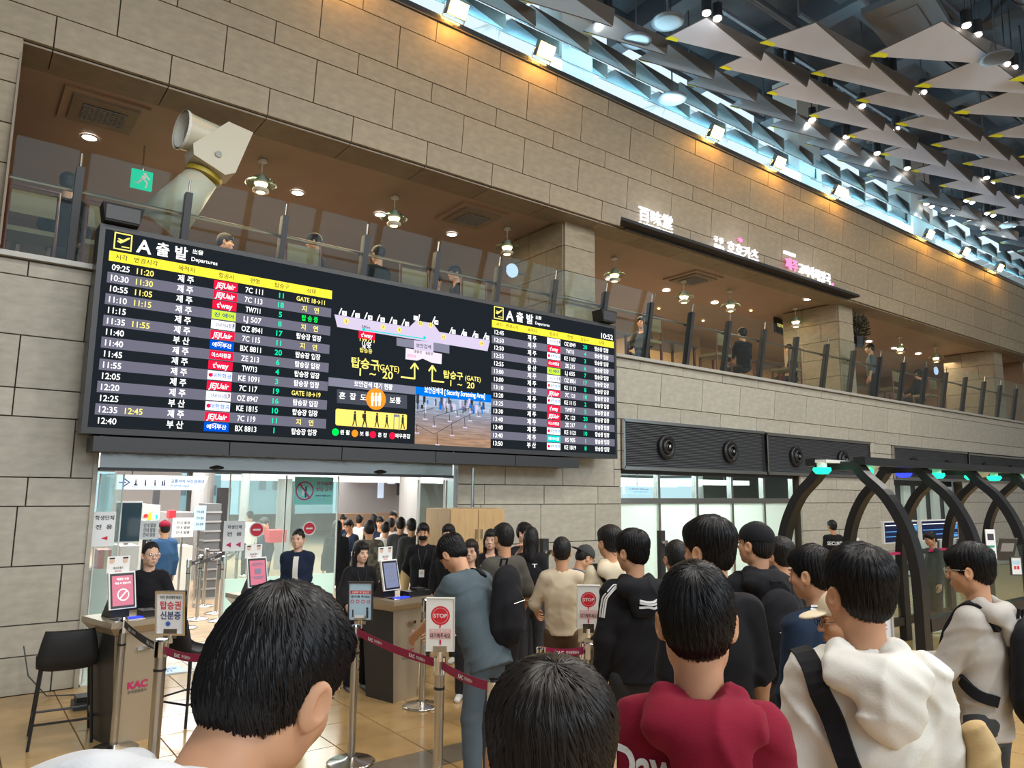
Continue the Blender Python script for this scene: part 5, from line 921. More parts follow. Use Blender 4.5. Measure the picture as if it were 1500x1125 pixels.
# ---------------------------------------------------------------- people: smooth implicit bodies meshed by surface nets
class Fld:
    def __init__(s,ax): s.ax=[np.asarray(a,np.float32) for a in ax]; s.D=np.full([len(a) for a in ax],.5,np.float32)
    def _blk(s,lo,hi):
        r=[]
        for i in range(3):
            a=s.ax[i]; i0=max(int(np.searchsorted(a,lo[i]))-1,0); i1=min(int(np.searchsorted(a,hi[i]))+1,len(a))
            if i1<=i0: return None,None
            r.append(slice(i0,i1))
        g=[s.ax[0][r[0]][:,None,None],s.ax[1][r[1]][None,:,None],s.ax[2][r[2]][None,None,:]]
        return tuple(r),g
    def _mix(s,sl,d,k,op):
        D=s.D[sl]
        if op=='sub': h=np.clip(.5-.5*(D+d)/k,0,1); s.D[sl]=D*(1-h)+(-d)*h+k*h*(1-h)
        else: h=np.clip(.5+.5*(D-d)/k,0,1); s.D[sl]=D*(1-h)+d*h-k*h*(1-h)
    def rc(s,a,b,ra,rb=None,k=.02,op='add',flat=None):
        rb=ra if rb is None else rb; a=np.array(a,np.float32); b=np.array(b,np.float32); m=max(ra,rb)*(1 if flat is None else max(1,max(1/f for f in flat)))+.05+k
        sl,g=s._blk(np.minimum(a,b)-m,np.maximum(a,b)+m)
        if sl is None: return s
        f=(1,1,1) if flat is None else flat
        q=[(g[i]-a[i])*f[i] for i in range(3)]; ba=(b-a)*np.array(f,np.float32); L=float(ba@ba)+1e-9
        h=np.clip((q[0]*ba[0]+q[1]*ba[1]+q[2]*ba[2])/L,0,1); d=np.sqrt((q[0]-h*ba[0])**2+(q[1]-h*ba[1])**2+(q[2]-h*ba[2])**2)-(ra+(rb-ra)*h)
        if flat is not None: d=d/max(f)
        s._mix(sl,d,k,op); return s
    def el(s,c,r,Rm=None,k=.015,op='add'):
        c=np.array(c,np.float32); r=np.array(r,np.float32); m=float(r.max())+.04+k; sl,g=s._blk(c-m,c+m)
        if sl is None: return s
        x,y,z=[g[i]-c[i] for i in range(3)]
        if Rm is not None:
            Q=np.asarray(Rm,np.float32).T; x,y,z=[Q[i,0]*x+Q[i,1]*y+Q[i,2]*z for i in range(3)]
        k0=np.sqrt((x/r[0])**2+(y/r[1])**2+(z/r[2])**2); k1=np.sqrt((x/r[0]**2)**2+(y/r[1]**2)**2+(z/r[2]**2)**2)+1e-6
        s._mix(sl,k0*(k0-1)/k1,k,op); return s
    def plane(s,n,d0):      # keep n.p > d0
        n=np.array(n,np.float32); v=d0-(n[0]*s.ax[0][:,None,None]+n[1]*s.ax[1][None,:,None]+n[2]*s.ax[2][None,None,:]); s.D=np.maximum(s.D,v); return s
    def disp(s,fn): s.D=s.D+fn(s.ax[0][:,None,None],s.ax[1][None,:,None],s.ax[2][None,None,:]).astype(np.float32); return s
    def mesh(s):
        D,ax=s.D,s.ax; S=D<0; n=np.array(D.shape); cs=n-1
        if not S.any(): return np.zeros((0,3)),np.zeros((0,4),int)
        ncell=int(cs.prod()); keys=[];pos=[];qs=[]
        st=np.array([cs[1]*cs[2],cs[2],1])
        for a in range(3):
            s0=[slice(None)]*3;s1=[slice(None)]*3; s0[a]=slice(0,-1);s1[a]=slice(1,None); s0,s1=tuple(s0),tuple(s1)
            idx=np.argwhere(S[s0]!=S[s1])
            if not len(idx): continue
            i0=tuple(idx.T); j=idx.copy(); j[:,a]+=1; i1=tuple(j.T); d0,d1=D[i0],D[i1]; t=d0/(d0-d1)
            p=np.stack([ax[i][idx[:,i]] for i in range(3)],1).astype(np.float64); p[:,a]+=t*(ax[a][j[:,a]]-ax[a][idx[:,a]])
            b,c=(a+1)%3,(a+2)%3; quad=[];ok=np.ones(len(idx),bool)
            for db,dc in ((-1,-1),(0,-1),(0,0),(-1,0)):
                ci=idx.copy(); ci[:,b]+=db; ci[:,c]+=dc; v=((ci>=0)&(ci<cs)).all(1); k=ci@st; ok&=v; keys.append(k[v]); pos.append(p[v]); quad.append(k)
            q=np.stack(quad,1)[ok]; fl=S[i0][ok]; q[~fl]=q[~fl][:,::-1]; qs.append(q)
        K=np.concatenate(keys);P=np.concatenate(pos);Q=np.concatenate(qs)
        u,inv=np.unique(K,return_inverse=True); cnt=np.bincount(inv); V=np.stack([np.bincount(inv,P[:,i])/cnt for i in range(3)],1)
        return V,np.searchsorted(u,Q)
def npmesh(name,V,Q,m,parent=None,smooth=True):
    me=bpy.data.meshes.new(name); V=np.asarray(V,np.float32); Q=np.asarray(Q,np.int32); w=Q.shape[1] if len(Q) else 4
    me.vertices.add(len(V)); me.vertices.foreach_set('co',V.ravel()); me.loops.add(Q.size); me.loops.foreach_set('vertex_index',Q.ravel()); me.polygons.add(len(Q))
    me.polygons.foreach_set('loop_start',np.arange(0,Q.size,w,dtype=np.int32)); me.polygons.foreach_set('loop_total',np.full(len(Q),w,np.int32)); me.update(calc_edges=True)
    me.materials.append(M[m] if isinstance(m,str) else m)
    if smooth: me.shade_smooth()
    o=bpy.data.objects.new(name,me); COL.objects.link(o)
    if parent is not None: o.parent=parent
    return o
def axs(lo,hi,st): return [np.arange(lo[i],hi[i]+st,st) for i in range(3)]
def rot(yaw=0,pitch=0,roll=0): return np.array((Matrix.Rotation(yaw,3,'Z')@Matrix.Rotation(pitch,3,'X')@Matrix.Rotation(roll,3,'Y')))
sk=mat('skin',(.60,.32,.19),.48,var=(9,.05),spec=.35); sk2=mat('skin_pale',(.72,.45,.33),.48,var=(9,.04),spec=.35); mat('lip',(.42,.13,.11),.45); mat('eye_white',(.7,.68,.65),.3); mat('iris',(.02,.012,.01),.2)
def hairmat(n,c,r=.5):
    k=mat(n,c,r,bump=(90,.8,.004),stretch=(1,1,.12),spec=.35); return k
hairmat('hair',(.007,.006,.007)); hairmat('hair_brown',(.014,.010,.009))
mat('hair_lock',(.006,.0055,.007),.36,spec=.28); mat('hair_lock_brown',(.014,.010,.009),.38,spec=.3)
def cloth(n,c,r=.85,b=.5,sc=160,sheen=.03):
    k=mat(n,c,r,bump=(sc,b,.0015),var=(3,.06),spec=.2); k.node_tree.nodes['Principled BSDF'].inputs['Sheen Weight'].default_value=sheen; return k
for n,c in dict(c_black=(.011,.011,.014),c_navy=(.012,.02,.045),c_maroon=(.22,.008,.028),c_white=(.74,.72,.67),c_grey=(.46,.43,.40),c_pale=(.62,.64,.68),c_teal=(.085,.115,.135),c_olive=(.085,.08,.068),c_beige=(.62,.52,.38),c_cream=(.72,.62,.45),c_blue=(.03,.08,.17),c_jean=(.10,.135,.17),c_dark=(.03,.03,.033),c_camo=(.09,.09,.065),c_charcoal=(.05,.052,.055),c_brown=(.10,.06,.04),c_tan=(.50,.36,.18),c_darkblue=(.015,.03,.06),c_dgreen=(.02,.05,.045)).items(): cloth(n,c)
k=M['c_camo']; t=k.node_tree; nz=t.nodes.new('ShaderNodeTexVoronoi'); nz.inputs['Scale'].default_value=22; tc=t.nodes.new('ShaderNodeTexCoord'); cr=t.nodes.new('ShaderNodeValToRGB'); cr.color_ramp.interpolation='CONSTANT'
for e_,c in zip((0,.35,.7),((.05,.055,.04,1),(.13,.12,.09,1),(.08,.06,.045,1))):
    if e_==0: cr.color_ramp.elements[0].color=c
    elif e_==.35: cr.color_ramp.elements[1].position=.35; cr.color_ramp.elements[1].color=c
    else: x=cr.color_ramp.elements.new(e_); x.color=c
t.links.new(tc.outputs['Object'],nz.inputs['Vector']); t.links.new(nz.outputs['Color'],cr.inputs[0]); t.links.new(cr.outputs[0],t.nodes['Principled BSDF'].inputs['Base Color'])
def wr(amp,seed,sc=1.):   # fabric folds
    a=seed*1.7
    def f(x,y,z):
        u=x*1.+.35*np.sin(z*11*sc+a)*.3; v=y+.3*np.sin(x*9*sc+a*2)*.25
        q1=1-np.abs(np.sin((z*19+u*12+np.sin(v*14+a)*.9+np.sin(x*21+a))*sc+a)); q2=1-np.abs(np.sin((z*12-u*22+v*10+np.sin(z*17+a))*sc+a*3)); q3=np.sin((z*60+v*44+u*30)*sc+a*5)
        m=.5+.5*np.sin(u*9+z*8+a*2+v*6)
        return -amp*(q1*q1*1.5*m+q2*q2*1.3*(1-m)+q3*.18-.8)
    return f
_hc={}
def handmesh(curl,res=.0028,spread=.0):
    """right hand, wrist at origin, fingers along +Y, palm facing -Z, thumb on -X side"""
    k=(round(curl,2),res)
    if k in _hc: return _hc[k]
    f=Fld(axs((-.085,-.05,-.115),(.07,.215,.05),res))
    f.rc((0,-.04,0),(0,.005,0),.027,.026,.01,flat=(1,1,1.25)); f.rc((-.014,.02,0),(-.018,.075,0),.021,.017,.012,flat=(1,1,1.25)); f.rc((.012,.02,0),(.018,.07,0),.020,.015,.012,flat=(1,1,1.25)); f.rc((0,.02,-.002),(0,.075,0),.022,.017,.012,flat=(1,1,1.3))
    L=[(-.027,.088,(.040,.024,.019)),(-.009,.093,(.045,.028,.020)),(.010,.089,(.042,.026,.019)),(.028,.080,(.033,.019,.016))]
    for i,(x,y,sg) in enumerate(L):
        p=np.array([x,y-.018,0]); an=.12+curl*.45; sx=(i-1.5)*(.05+spread)
        for j,l in enumerate(sg):
            d=np.array([math.sin(sx),math.cos(an)*math.cos(sx),-math.sin(an)]); q=p+d*(l+(.016 if j==0 else 0)); r0=.0088-.0009*j-(.0008 if i==3 else 0); f.rc(p,q,r0+.0006,r0,.003); p=q; an+=curl*.75+.06
    p=np.array([-.022,.015,-.006]); f.rc(p,(-.045,.045,-.018),.0135,.011,.010); f.rc((-.045,.045,-.018),(-.054+.012*curl,.075,-.026-.015*curl),.0105,.0095,.003); f.rc((-.054+.012*curl,.075,-.026-.015*curl),(-.052+.022*curl,.098,-.034-.02*curl),.0095,.0078,.003)
    _hc[k]=f.mesh(); return _hc[k]
def hand(wr_,d,n,side,curl,s=1.,res=.0028):
    """side +1 right, -1 left; d finger direction; n palm normal"""
    V,Q=handmesh(curl,res); d=np.array(d,float); d/=np.linalg.norm(d); n=np.array(n,float); n-=d*(n@d); n/=np.linalg.norm(n)
    up_=-n; x=np.cross(d,up_); V=V.copy(); 
    if side<0: V[:,0]*=-1; Q=Q[:,::-1]
    return np.array(wr_)+s*(V[:,:1]*x+V[:,1:2]*d+V[:,2:3]*up_),Q
def ik(S,T,l1,l2,hint):
    d=T-S; L=np.linalg.norm(d); L=min(L,(l1+l2)*.995); d=d/np.linalg.norm(T-S); T=S+d*L
    a=(l1*l1-l2*l2+L*L)/(2*L); h=math.sqrt(max(l1*l1-a*a,0)); n=np.array(hint,float); n-=d*(n@d); n/=np.linalg.norm(n)
    return S+d*a+n*h,T
ZX=[-.16,-.11,-.085,-.055,-.03,-.01,.012,.03,.055,.075,.15]
def person(label,pos,h=1.72,face=90,seat=False,hyaw=0,hpitch=0,hroll=0,lean_=0,leanx=0,top='c_black',fit=.014,sleeve='long',bottom='c_dark',hem=.86,hood=None,collar=None,hands=None,res=.010,hres=.004,hair='short',hm='hair',locks=0,
    glasses=None,mask=False,cap=None,skin='skin',shoes='white',seed=1,group=None,wide=1.,feat=True,fold=.005,hscale=1.0,curl=(.45,.45),hn=None,name='person',legs=True,stride=.0,cat='person',lanyard=False,collar_m=None,legspread=1.,neckbend=(0,0)):
    s=h/1.75; root=thing(name,label,cat,(pos[0],pos[1],pos[2] if len(pos)>2 else 0),R(face-90),group)
    zo=-.40 if seat else 0.
    P=lambda x,y,z:np.array([x*s,y*s,(z+zo)*s]); PL=lambda x,y,z:np.array([x*s,y*s,z*s])
    hip=P(0,0,.94); cl,sl_=math.cos(lean_),math.sin(lean_); cx,sx_=math.cos(leanx),math.sin(leanx)
    def B(p):           # torso lean about the hips: forward, then sideways
        q=p-hip; y,z=q[1]*cl+q[2]*sl_,-q[1]*sl_+q[2]*cl; x,z2=q[0]*cx+z*sx_,-q[0]*sx_+z*cx; return hip+np.array([x,y,z2])
    chest=B(P(0,.0,1.24)); waist=B(P(0,0,1.06)); nb=B(P(0,-.015,1.44)); shw=.152*wide; SH=[B(P(-shw,-.01,1.395)),B(P(shw,-.01,1.395))]
    piv=B(P(neckbend[0],-.005+neckbend[1],1.535)); Rt=rot(0,-lean_*.7,leanx*.7)@rot(R(hyaw),-R(hpitch),R(hroll)); hs=s*hscale; HO=piv+Rt@(np.array([0,.018,.100])*hs)
    T=lambda x,y,z: HO+Rt@(np.array([x,y,z])*hs)
    # arms
    l1,l2=.285*s,.26*s; arms=[]
    for i in (0,1):
        sg=-1 if i==0 else 1; t_=hands[i] if hands and hands[i] is not None else None
        tg=B(P(sg*(shw+.06),.05,.86)) if t_ is None else P(*t_[:3]); hint=(sg*.5,-1,-.35) if t_ is None or len(t_)<6 else t_[3:6]
        E,Wt=ik(SH[i],tg,l1,l2,hint); arms.append((E,Wt))
    # ---- body skin: trunk and limbs (mostly under clothes)
    ft=[]; kn=[]
    for sg,st in ((-1,stride),(1,-stride)): ft.append(PL(sg*.10*legspread,st,.08) if not seat else PL(sg*.11,.40,.08)); kn.append(PL(sg*.095*legspread,.03+st*.45,.50) if not seat else PL(sg*.11,.43,.50))
    f=Fld([np.arange(-.60,.61,.022)*s*1.0,np.arange(-.45,.75,.022)*s,np.arange(-.02,1.5,.022)*s])
    f.rc(P(0,-.01,.96),waist,.095*s,.092*s,.04,flat=(1,1.4,1)); f.rc(waist,chest,.115*s,.125*s,.05,flat=(1,1.4,1)); f.rc(SH[0]*.8+SH[1]*.2,SH[1]*.8+SH[0]*.2,.062*s,k=.04); f.rc(nb-[0,0,.05],nb,.055*s,k=.03)
    for i in (0,1):
        E,Wt=arms[i]; f.rc(SH[i],E,.046*s,.038*s,.03); f.rc(E,Wt,.038*s,.026*s,.02); f.rc(P((-1,1)[i]*.08,-.01,.92),kn[i],.060*s,.046*s,.02); f.rc(kn[i],ft[i],.05*s,.033*s,.02)
    V,Q=f.mesh(); Vs=[V];Qs=[Q]; off=len(V)
    # ---- forearms in fine detail when bare
    def addm(V,Q):
        nonlocal off
        Vs.append(V);Qs.append(Q+off); off+=len(V)
    for i in (0,1):
        E,Wt=arms[i]; dd=Wt-E
        if sleeve=='short' or sleeve=='mid':
            lo=np.minimum(SH[i],np.minimum(E,Wt))-.07; hi=np.maximum(SH[i],np.maximum(E,Wt))+.07; g=Fld(axs(lo,hi,.009)); g.rc(SH[i],E,.048*s,.040*s,.02); g.rc(E,Wt,.041*s,.027*s,.02); addm(*g.mesh())
        nrm=((-1,1)[i]*-1.,0.,0.) if hn is None or hn[i] is None else hn[i]; d=dd/np.linalg.norm(dd)
        if hands and hands[i] is not None and len(hands[i])>=9: d=np.array(hands[i][6:9])
        addm(*hand(Wt,d,nrm,(-1,1)[i],curl[i],s*1.0,.0028 if hres<.0061 else .005))
    # ---- head and neck
    ext=.17*hs; f=Fld([np.arange(HO[0]-ext*.9,HO[0]+ext*.9,hres),np.arange(HO[1]-ext*1.05,HO[1]+ext*1.05,hres),np.arange(HO[2]-.28*hs,HO[2]+.17*hs,hres)])
    e=lambda c,r,k=.012,op='add',R2=None: f.el(T(*c),np.array(r)*hs,Rt if R2 is None else Rt@R2,k*hs,op)
    e((0,-.012,.032),(.076,.097,.090)); e((0,.022,-.04),(.060,.068,.070),.03); e((0,.045,-.080),(.036,.035,.032),.03); e((0,.066,-.098),(.017,.016,.014),.015)
    for g in (-1,1): e((g*.036,.050,-.028),(.028,.032,.030),.02); e((g*.055,.0,-.055),(.018,.04,.04),.02)
    f.rc(T(0,-.030,-.04),nb-np.array([0,0,.03])*s,.054*hs,.060*s,.03*s)
    if feat:
        f.rc(T(0,.085,.010),T(0,.106,-.028),.008*hs,.0125*hs,.010*hs); 
        for g in (-1,1):
            e((g*.030,.098,.004),(.016,.012,.010),.010,'sub'); e((g*.011,.100,-.030),(.009,.009,.008),.006); e((g*.030,.084,.022),(.022,.010,.007),.012)
            e((g*.031,.082,.003),(.014,.011,.0085),.004)
        e((0,.086,-.062),(.024,.012,.0075),.006); e((0,.085,-.073),(.020,.012,.008),.006)
    for g in (-1,1):
        R2=rot(g*R(-30),0,g*R(6)); e((g*.087,-.012,-.010),(.0085,.023,.034),.006,'add',R2); e((g*.078,-.004,-.034),(.010,.012,.012),.006); e((g*.098,-.007,-.006),(.0065,.013,.021),.003,'sub',R2)
    V,Q=f.mesh(); addm(V,Q)
    npmesh('body',np.concatenate(Vs),np.concatenate(Qs),skin,root)
    if feat:
        b=MB(); 
        for g in (-1,1):
            for c,r,m in (((g*.031,.0885,.0035),(.0105,.005,.0035),'eye_white'),((g*.031,.0925,.0035),(.0045,.0022,.0036),'iris'),((g*.031,.0925,.0085),(.0125,.0035,.0014),'iris'),((g*.031,.0955,.024),(.016,.003,.0024),'iris')):
                n=8;vv=[];ff=[]
                for a in range(5):
                    th=PI*a/4
                    for q_ in range(n): ph=2*PI*q_/n; vv.append(T(c[0]+r[0]*math.sin(th)*math.cos(ph),c[1]+r[1]*math.sin(th)*math.sin(ph),c[2]+r[2]*math.cos(th)))
                for a in range(4):
                    for q_ in range(n): ff.append((a*n+q_,a*n+(q_+1)%n,(a+1)*n+(q_+1)%n,(a+1)*n+q_))
                b.add(vv,ff,m)
        b.build('eye',root,smooth=True)
        if not mask:
            b=MB(); n=10; vv=[T(.021*math.cos(2*PI*i/n),.0985-.010*abs(math.cos(2*PI*i/n))**2,-.067+.0085*math.sin(2*PI*i/n)) for i in range(n)]; b.add(vv+[T(0,.1005,-.067)],[(i,(i+1)%n,n) for i in range(n)],'lip'); b.build('mouth',root,smooth=True)
    # ---- hair
    if hair:
        ex=.22*hs; lowz=.50 if hair=='long' else .2; hr=hres if hair!='x' else hres
        f=Fld([np.arange(HO[0]-ex,HO[0]+ex,hr),np.arange(HO[1]-ex*1.1,HO[1]+ex,hr),np.arange(HO[2]-lowz*hs,HO[2]+.2*hs,hr)])
        X=f.ax[0][:,None,None]-HO[0];Y_=f.ax[1][None,:,None]-HO[1];Z=f.ax[2][None,None,:]-HO[2]; Q3=Rt.T/hs
        lx=Q3[0,0]*X+Q3[0,1]*Y_+Q3[0,2]*Z; ly=Q3[1,0]*X+Q3[1,1]*Y_+Q3[1,2]*Z; lz=Q3[2,0]*X+Q3[2,1]*Y_+Q3[2,2]*Z
        vol={'short':1.,'crop':.86,'full':1.08,'long':1.03,'bun':.9}[hair]
        e=lambda c,r,k=.012,op='add',R2=None: f.el(T(*c),np.array(r)*hs,Rt,k*hs,op)
        e((0,-.014,.040+.004*vol),(.086*(.5+.5*vol),.105*(.5+.5*vol),.092+.010*vol)); e((0,-.040,.008),(.077,.077,.078),.02)
        e((0,-.048,-.028),(.060,.056,.050),.03)
        if vol>.95: e((0,.045,.075),(.066,.060,.045*vol),.02)
        if vol>1.05: e((.0,-.03,.068),(.090,.098,.078),.02)
        dcut=None
        if hair in('long',):
            f.rc(T(0,-.065,-.03),T(0,-.085,-.22),.075*hs,.062*hs,.04*hs,flat=(1,1.3,1))
            for g in (-1,1): f.rc(T(g*.072,.0,.0),T(g*.078,-.01,-.20),.026*hs,.018*hs,.02*hs)
            dz=.052 if True else .045
            cut=np.where((np.abs(lx)<.055+.15*np.clip(-lz,0,.1)) & (ly>.02), np.where(lz<dz,1,-1),-1)
            f.D=np.maximum(f.D,np.where(cut>0,.02*hs*np.clip((dz-lz)/.01,0,1)*1.,-1).astype(np.float32))
        else:
            yy=[-.16,-.09,-.055,-.028,.010,.028,.045,.075,.13]; zz=[-.088,-.084,-.074,-.040,-.036,-.014,.022,.036,.040] if hair in('short','full') else [-.10,-.098,-.085,-.035,-.03,-.0,.05,.062,.07]
            if hair=='full': zz[-3:]=[.012,.018,.020]
            if hair=='bun': zz=[-.07,-.06,-.04,-.02,.0,.03,.07,.085,.09]
            zm=np.interp(ly,yy,zz)+.006*np.sin(lx*150+seed)+.006*np.sin(lx*67+seed*2)
            f.D=np.maximum(f.D,((zm-lz)*.75*hs).astype(np.float32))
            for g in (-1,1): e((g*.090,-.008,-.014),(.024,.029,.042),.008,'sub')
            if hair=='bun': e((0,-.115,-.02),(.038,.035,.036),.01)
        ph=np.arctan2(lx,-(ly+.05)); f.D=f.D+(hs*(.0022*np.sin(ph*31+lz*25+seed)+.0016*np.sin(ph*57+lz*44-seed*3))).astype(np.float32)
        V,Q=f.mesh(); ho=npmesh('hair',V,Q,hm,root)
        if locks:
            bv=BVHTree.FromPolygons([tuple(v) for v in V],[tuple(q) for q in Q]); r2=np.random.default_rng(seed+50); c0=T(0,-.01,.02); wh=np.array([.012,-.42,.9]); wh/=np.linalg.norm(wh)
            e1=np.cross(wh,[1,0,0]); e1/=np.linalg.norm(e1); e2=np.cross(wh,e1); VV=[];FF=[];o_=0; NS=7
            for i in range(locks):
                ph0=r2.uniform(0,2*PI); th0=(r2.uniform(0,1)**.75)*1.75; ln_=r2.uniform(.35,.75)*(1 if locks<4000 else 1); sw=r2.uniform(.1,.45); wd=r2.uniform(.0012,.0030)*hs*(1.2 if hres>.0045 else 1); lift=r2.uniform(-.001,.0035)*hs; pts=[]
                for j in range(NS):
                    u=j/(NS-1); th=th0+ln_*u; p_=ph0+sw*u/max(math.sin(min(th,1.6)),.3)*.5; d=wh*math.cos(th)+(e1*math.cos(p_)+e2*math.sin(p_))*math.sin(th); dw=Rt@d
                    hit=bv.ray_cast(Vector(c0+dw*.25*hs),Vector(-dw),.25*hs)
                    if hit[0] is None: break
                    pp=np.array(hit[0]); 
                    if np.linalg.norm(pp-c0)<.074*hs: break
                    pts.append((pp+dw*(lift+.002*hs*u*u+.0005),dw))
                if len(pts)<4: continue
                k=len(pts); 
                for j,(p_,dw) in enumerate(pts):
                    u=j/(k-1); t_=(pts[min(j+1,k-1)][0]-pts[max(j-1,0)][0]); t_/=np.linalg.norm(t_)+1e-9; sd=np.cross(t_,dw); w=wd*(.35+1.3*u*(1-u)*2)*(1-u**4*.9); VV+=[p_-sd*w-dw*.0012*hs,p_+dw*w*.55,p_+sd*w-dw*.0012*hs]
                for j in range(k-1): a=o_+3*j; FF+=[(a,a+1,a+4,a+3),(a+1,a+2,a+5,a+4)]
                o_+=3*k
            if VV: lo_=npmesh('hair_strands',np.array(VV),np.array(FF),'hair_lock_brown' if hm=='hair_brown' else 'hair_lock',ho)
            if VV: lo_['kind']='stuff'
    if cap:
        f=Fld([np.arange(HO[0]-.17*hs,HO[0]+.17*hs,hres),np.arange(HO[1]-.25*hs,HO[1]+.25*hs,hres),np.arange(HO[2]-.05*hs,HO[2]+.2*hs,hres)])
        fy=-1 if cap[1]=='back' else 1; f.el(T(0,-.012,.048),np.array((.092,.112,.092))*hs,Rt,.01)
        X=f.ax[0][:,None,None]-HO[0];Y_=f.ax[1][None,:,None]-HO[1];Z=f.ax[2][None,None,:]-HO[2]; lz=(Rt[0,2]*X+Rt[1,2]*Y_+Rt[2,2]*Z)/hs; ly=(Rt[0,1]*X+Rt[1,1]*Y_+Rt[2,1]*Z)/hs
        f.D=np.maximum(f.D,((.030+.12*np.abs(ly)*0-lz)*hs*.9).astype(np.float32)); f.el(T(0,fy*.135-.01,.036),np.array((.066,.062,.010))*hs,Rt@rot(0,-fy*R(10)),.008); V,Q=f.mesh(); npmesh('cap',V,Q,cap[0],root)
    if glasses:
        b=MB()
        for g in (-1,1):
            b.tube([T(g*.033+.022*math.cos(a)*.95,.108,.002+.018*math.sin(a)) for a in np.linspace(0,2*PI,17)],.0016*hs,glasses,5,False); b.tube([T(g*.055,.106,.008),T(g*.078,.06,.010),T(g*.083,-.005,.006),T(g*.082,-.018,-.01)],.0014*hs,glasses,5)
        b.tube([T(-.011,.108,.006),T(0,.112,.009),T(.011,.108,.006)],.0014*hs,glasses,5); b.build('glasses',root)
    if mask:
        f=Fld(axs(T(0,.06,-.06)-.09*hs,T(0,.06,-.06)+.09*hs,hres)); f.el(T(0,.048,-.058),np.array((.062,.062,.048))*hs,Rt,.01); f.rc(T(0,.10,-.035),T(0,.095,-.07),.012*hs,.012*hs,.02); V,Q=f.mesh(); npmesh('face_mask',V,Q,'c_black',root)
    # ---- top garment
    it=fit; allp=np.array([SH[0],SH[1],arms[0][0],arms[1][0],arms[0][1],arms[1][1],waist,P(0,0,hem),nb]); lo=allp.min(0)-np.array([.13,.27 if hood else .18,.12]); hi=allp.max(0)+np.array([.13,.18,.12]); f=Fld(axs(lo,hi,res))
    fl=(1,1.32,1); hp=B(P(0,0,hem)); f.rc(B(P(0,-.0,hem-.06)),waist,(.146*wide)*s+it,(.130*wide)*s+it,.04,flat=fl); f.rc(waist,chest,.130*s*wide+it,.148*s*wide+it,.04,flat=fl)
    f.rc(chest,B(P(0,-.01,1.33)),.146*s*wide+it,.115*s*wide+it,.04,flat=(1,1.3,1)); f.rc(SH[0]*.88+SH[1]*.12,SH[1]*.88+SH[0]*.12,.050*s+it*.8,k=.04)
    for i in (0,1):
        E,Wt=arms[i]; f.rc(nb+np.array([0,0,-.012])*s,SH[i],.050*s+it*.4,.040*s+it*.6,.04)
        if sleeve=='short': m_=SH[i]+(E-SH[i])*.86; f.rc(SH[i],m_,.048*s+it,.050*s+it,.025)
        else:
            f.rc(SH[i],E,.047*s+it,.042*s+it*.9,.022); w2=Wt if sleeve=='long' else E+(Wt-E)*.35; f.rc(E,w2,.047*s+it*.9,.036*s+it*.6,.022)
    if fold: f.disp(wr(fold*s,seed))
    zc=(hem)*s if abs(lean_)<.3 else -9
    nrm=np.array([0,math.sin(lean_),math.cos(lean_)]); f.plane(nrm,float(nrm@B(P(0,0,hem))))
    hf=None
    if hood:
        hk,hsz=hood; hc=B(P(0,-.09,1.42)); hf=Fld(axs(hc-np.array([.24,.20,.24])*s*hsz,hc+np.array([.24,.26,.20])*s*hsz,min(res,.009))); dz=it*.9; Rh=rot(0,-lean_*.9)
        hf.el(B(P(0,-.105-dz*.5,1.425)),np.array((.150,.070,.072))*s*hsz,Rh@rot(0,R(20)),.03); hf.el(B(P(.015,-.140-dz*.5,1.345)),np.array((.098,.046,.095))*s*hsz,Rh@rot(0,R(6)),.035)
        for g in (-1,1): hf.el(B(P(g*.085,-.075,1.455)),np.array((.055,.055,.040))*s*hsz,Rh@rot(0,0,g*R(14)),.03); hf.rc(B(P(g*.092,-.02,1.462)),B(P(g*.048,.085,1.405)),.032*s,.024*s,.02)
        hf.rc(B(P(-.085,-.045,1.485)),B(P(.085,-.045,1.485)),.030*s*hsz,k=.025)
        hf.rc(piv+np.array([0,.02,.06]),nb+np.array([0,.015,.015])*s,.072*s,.063*s,.012,'sub'); hf.disp(wr(fold*s*1.2,seed+7,1.1))
    if collar: f.rc(nb+np.array([-.0,-.01,-.02])*s,nb+np.array([0,.0,collar])*s,.078*s,.070*s,.015)
    f.rc(nb+np.array([0,.0,-.012])*s,piv+np.array([0,.01,.02]),.062*s,.060*s,.008,'sub')
    if not collar: f.el(nb+np.array([0,.055,.01])*s,np.array((.062,.06,.055))*s,None,.015,'sub')
    for i in (0,1):                       # open cuffs
        if sleeve=='long': E,Wt=arms[i]; u=(Wt-E)/np.linalg.norm(Wt-E); f.rc(Wt+u*.035,Wt+u*.12,.045*s,.05*s,.006,'sub')
    V,Q=f.mesh(); go=npmesh({'long':'jacket','short':'tshirt','mid':'sweater'}[sleeve],V,Q,top,root); root['_top']=go.name; hobj=None
    if hf is not None: V2,Q2=hf.mesh(); hobj=npmesh('hood',V2,Q2,top,root)
    # ---- trousers
    if legs:
        f=Fld([np.arange(-.30,.31,.016)*s,np.arange(-.32,.62 if seat else .36,.016)*s,np.arange(.02,1.06,.016)*s]); f.rc(P(0,-.01,.94),P(0,-.015,.88),.122*s,.13*s,.05,flat=(1,1.4,1))
        for i in (0,1):
            sg=(-1,1)[i]; f.rc(P(sg*.085,-.008,.88),kn[i],.090*s,.070*s,.025); f.rc(kn[i],ft[i]+np.array([0,0,.0]),.073*s,.062*s,.02)
        f.disp(wr(.003,seed+3)); f.plane((0,0,1),.055*s); V,Q=f.mesh(); npmesh('trousers',V,Q,bottom,root)
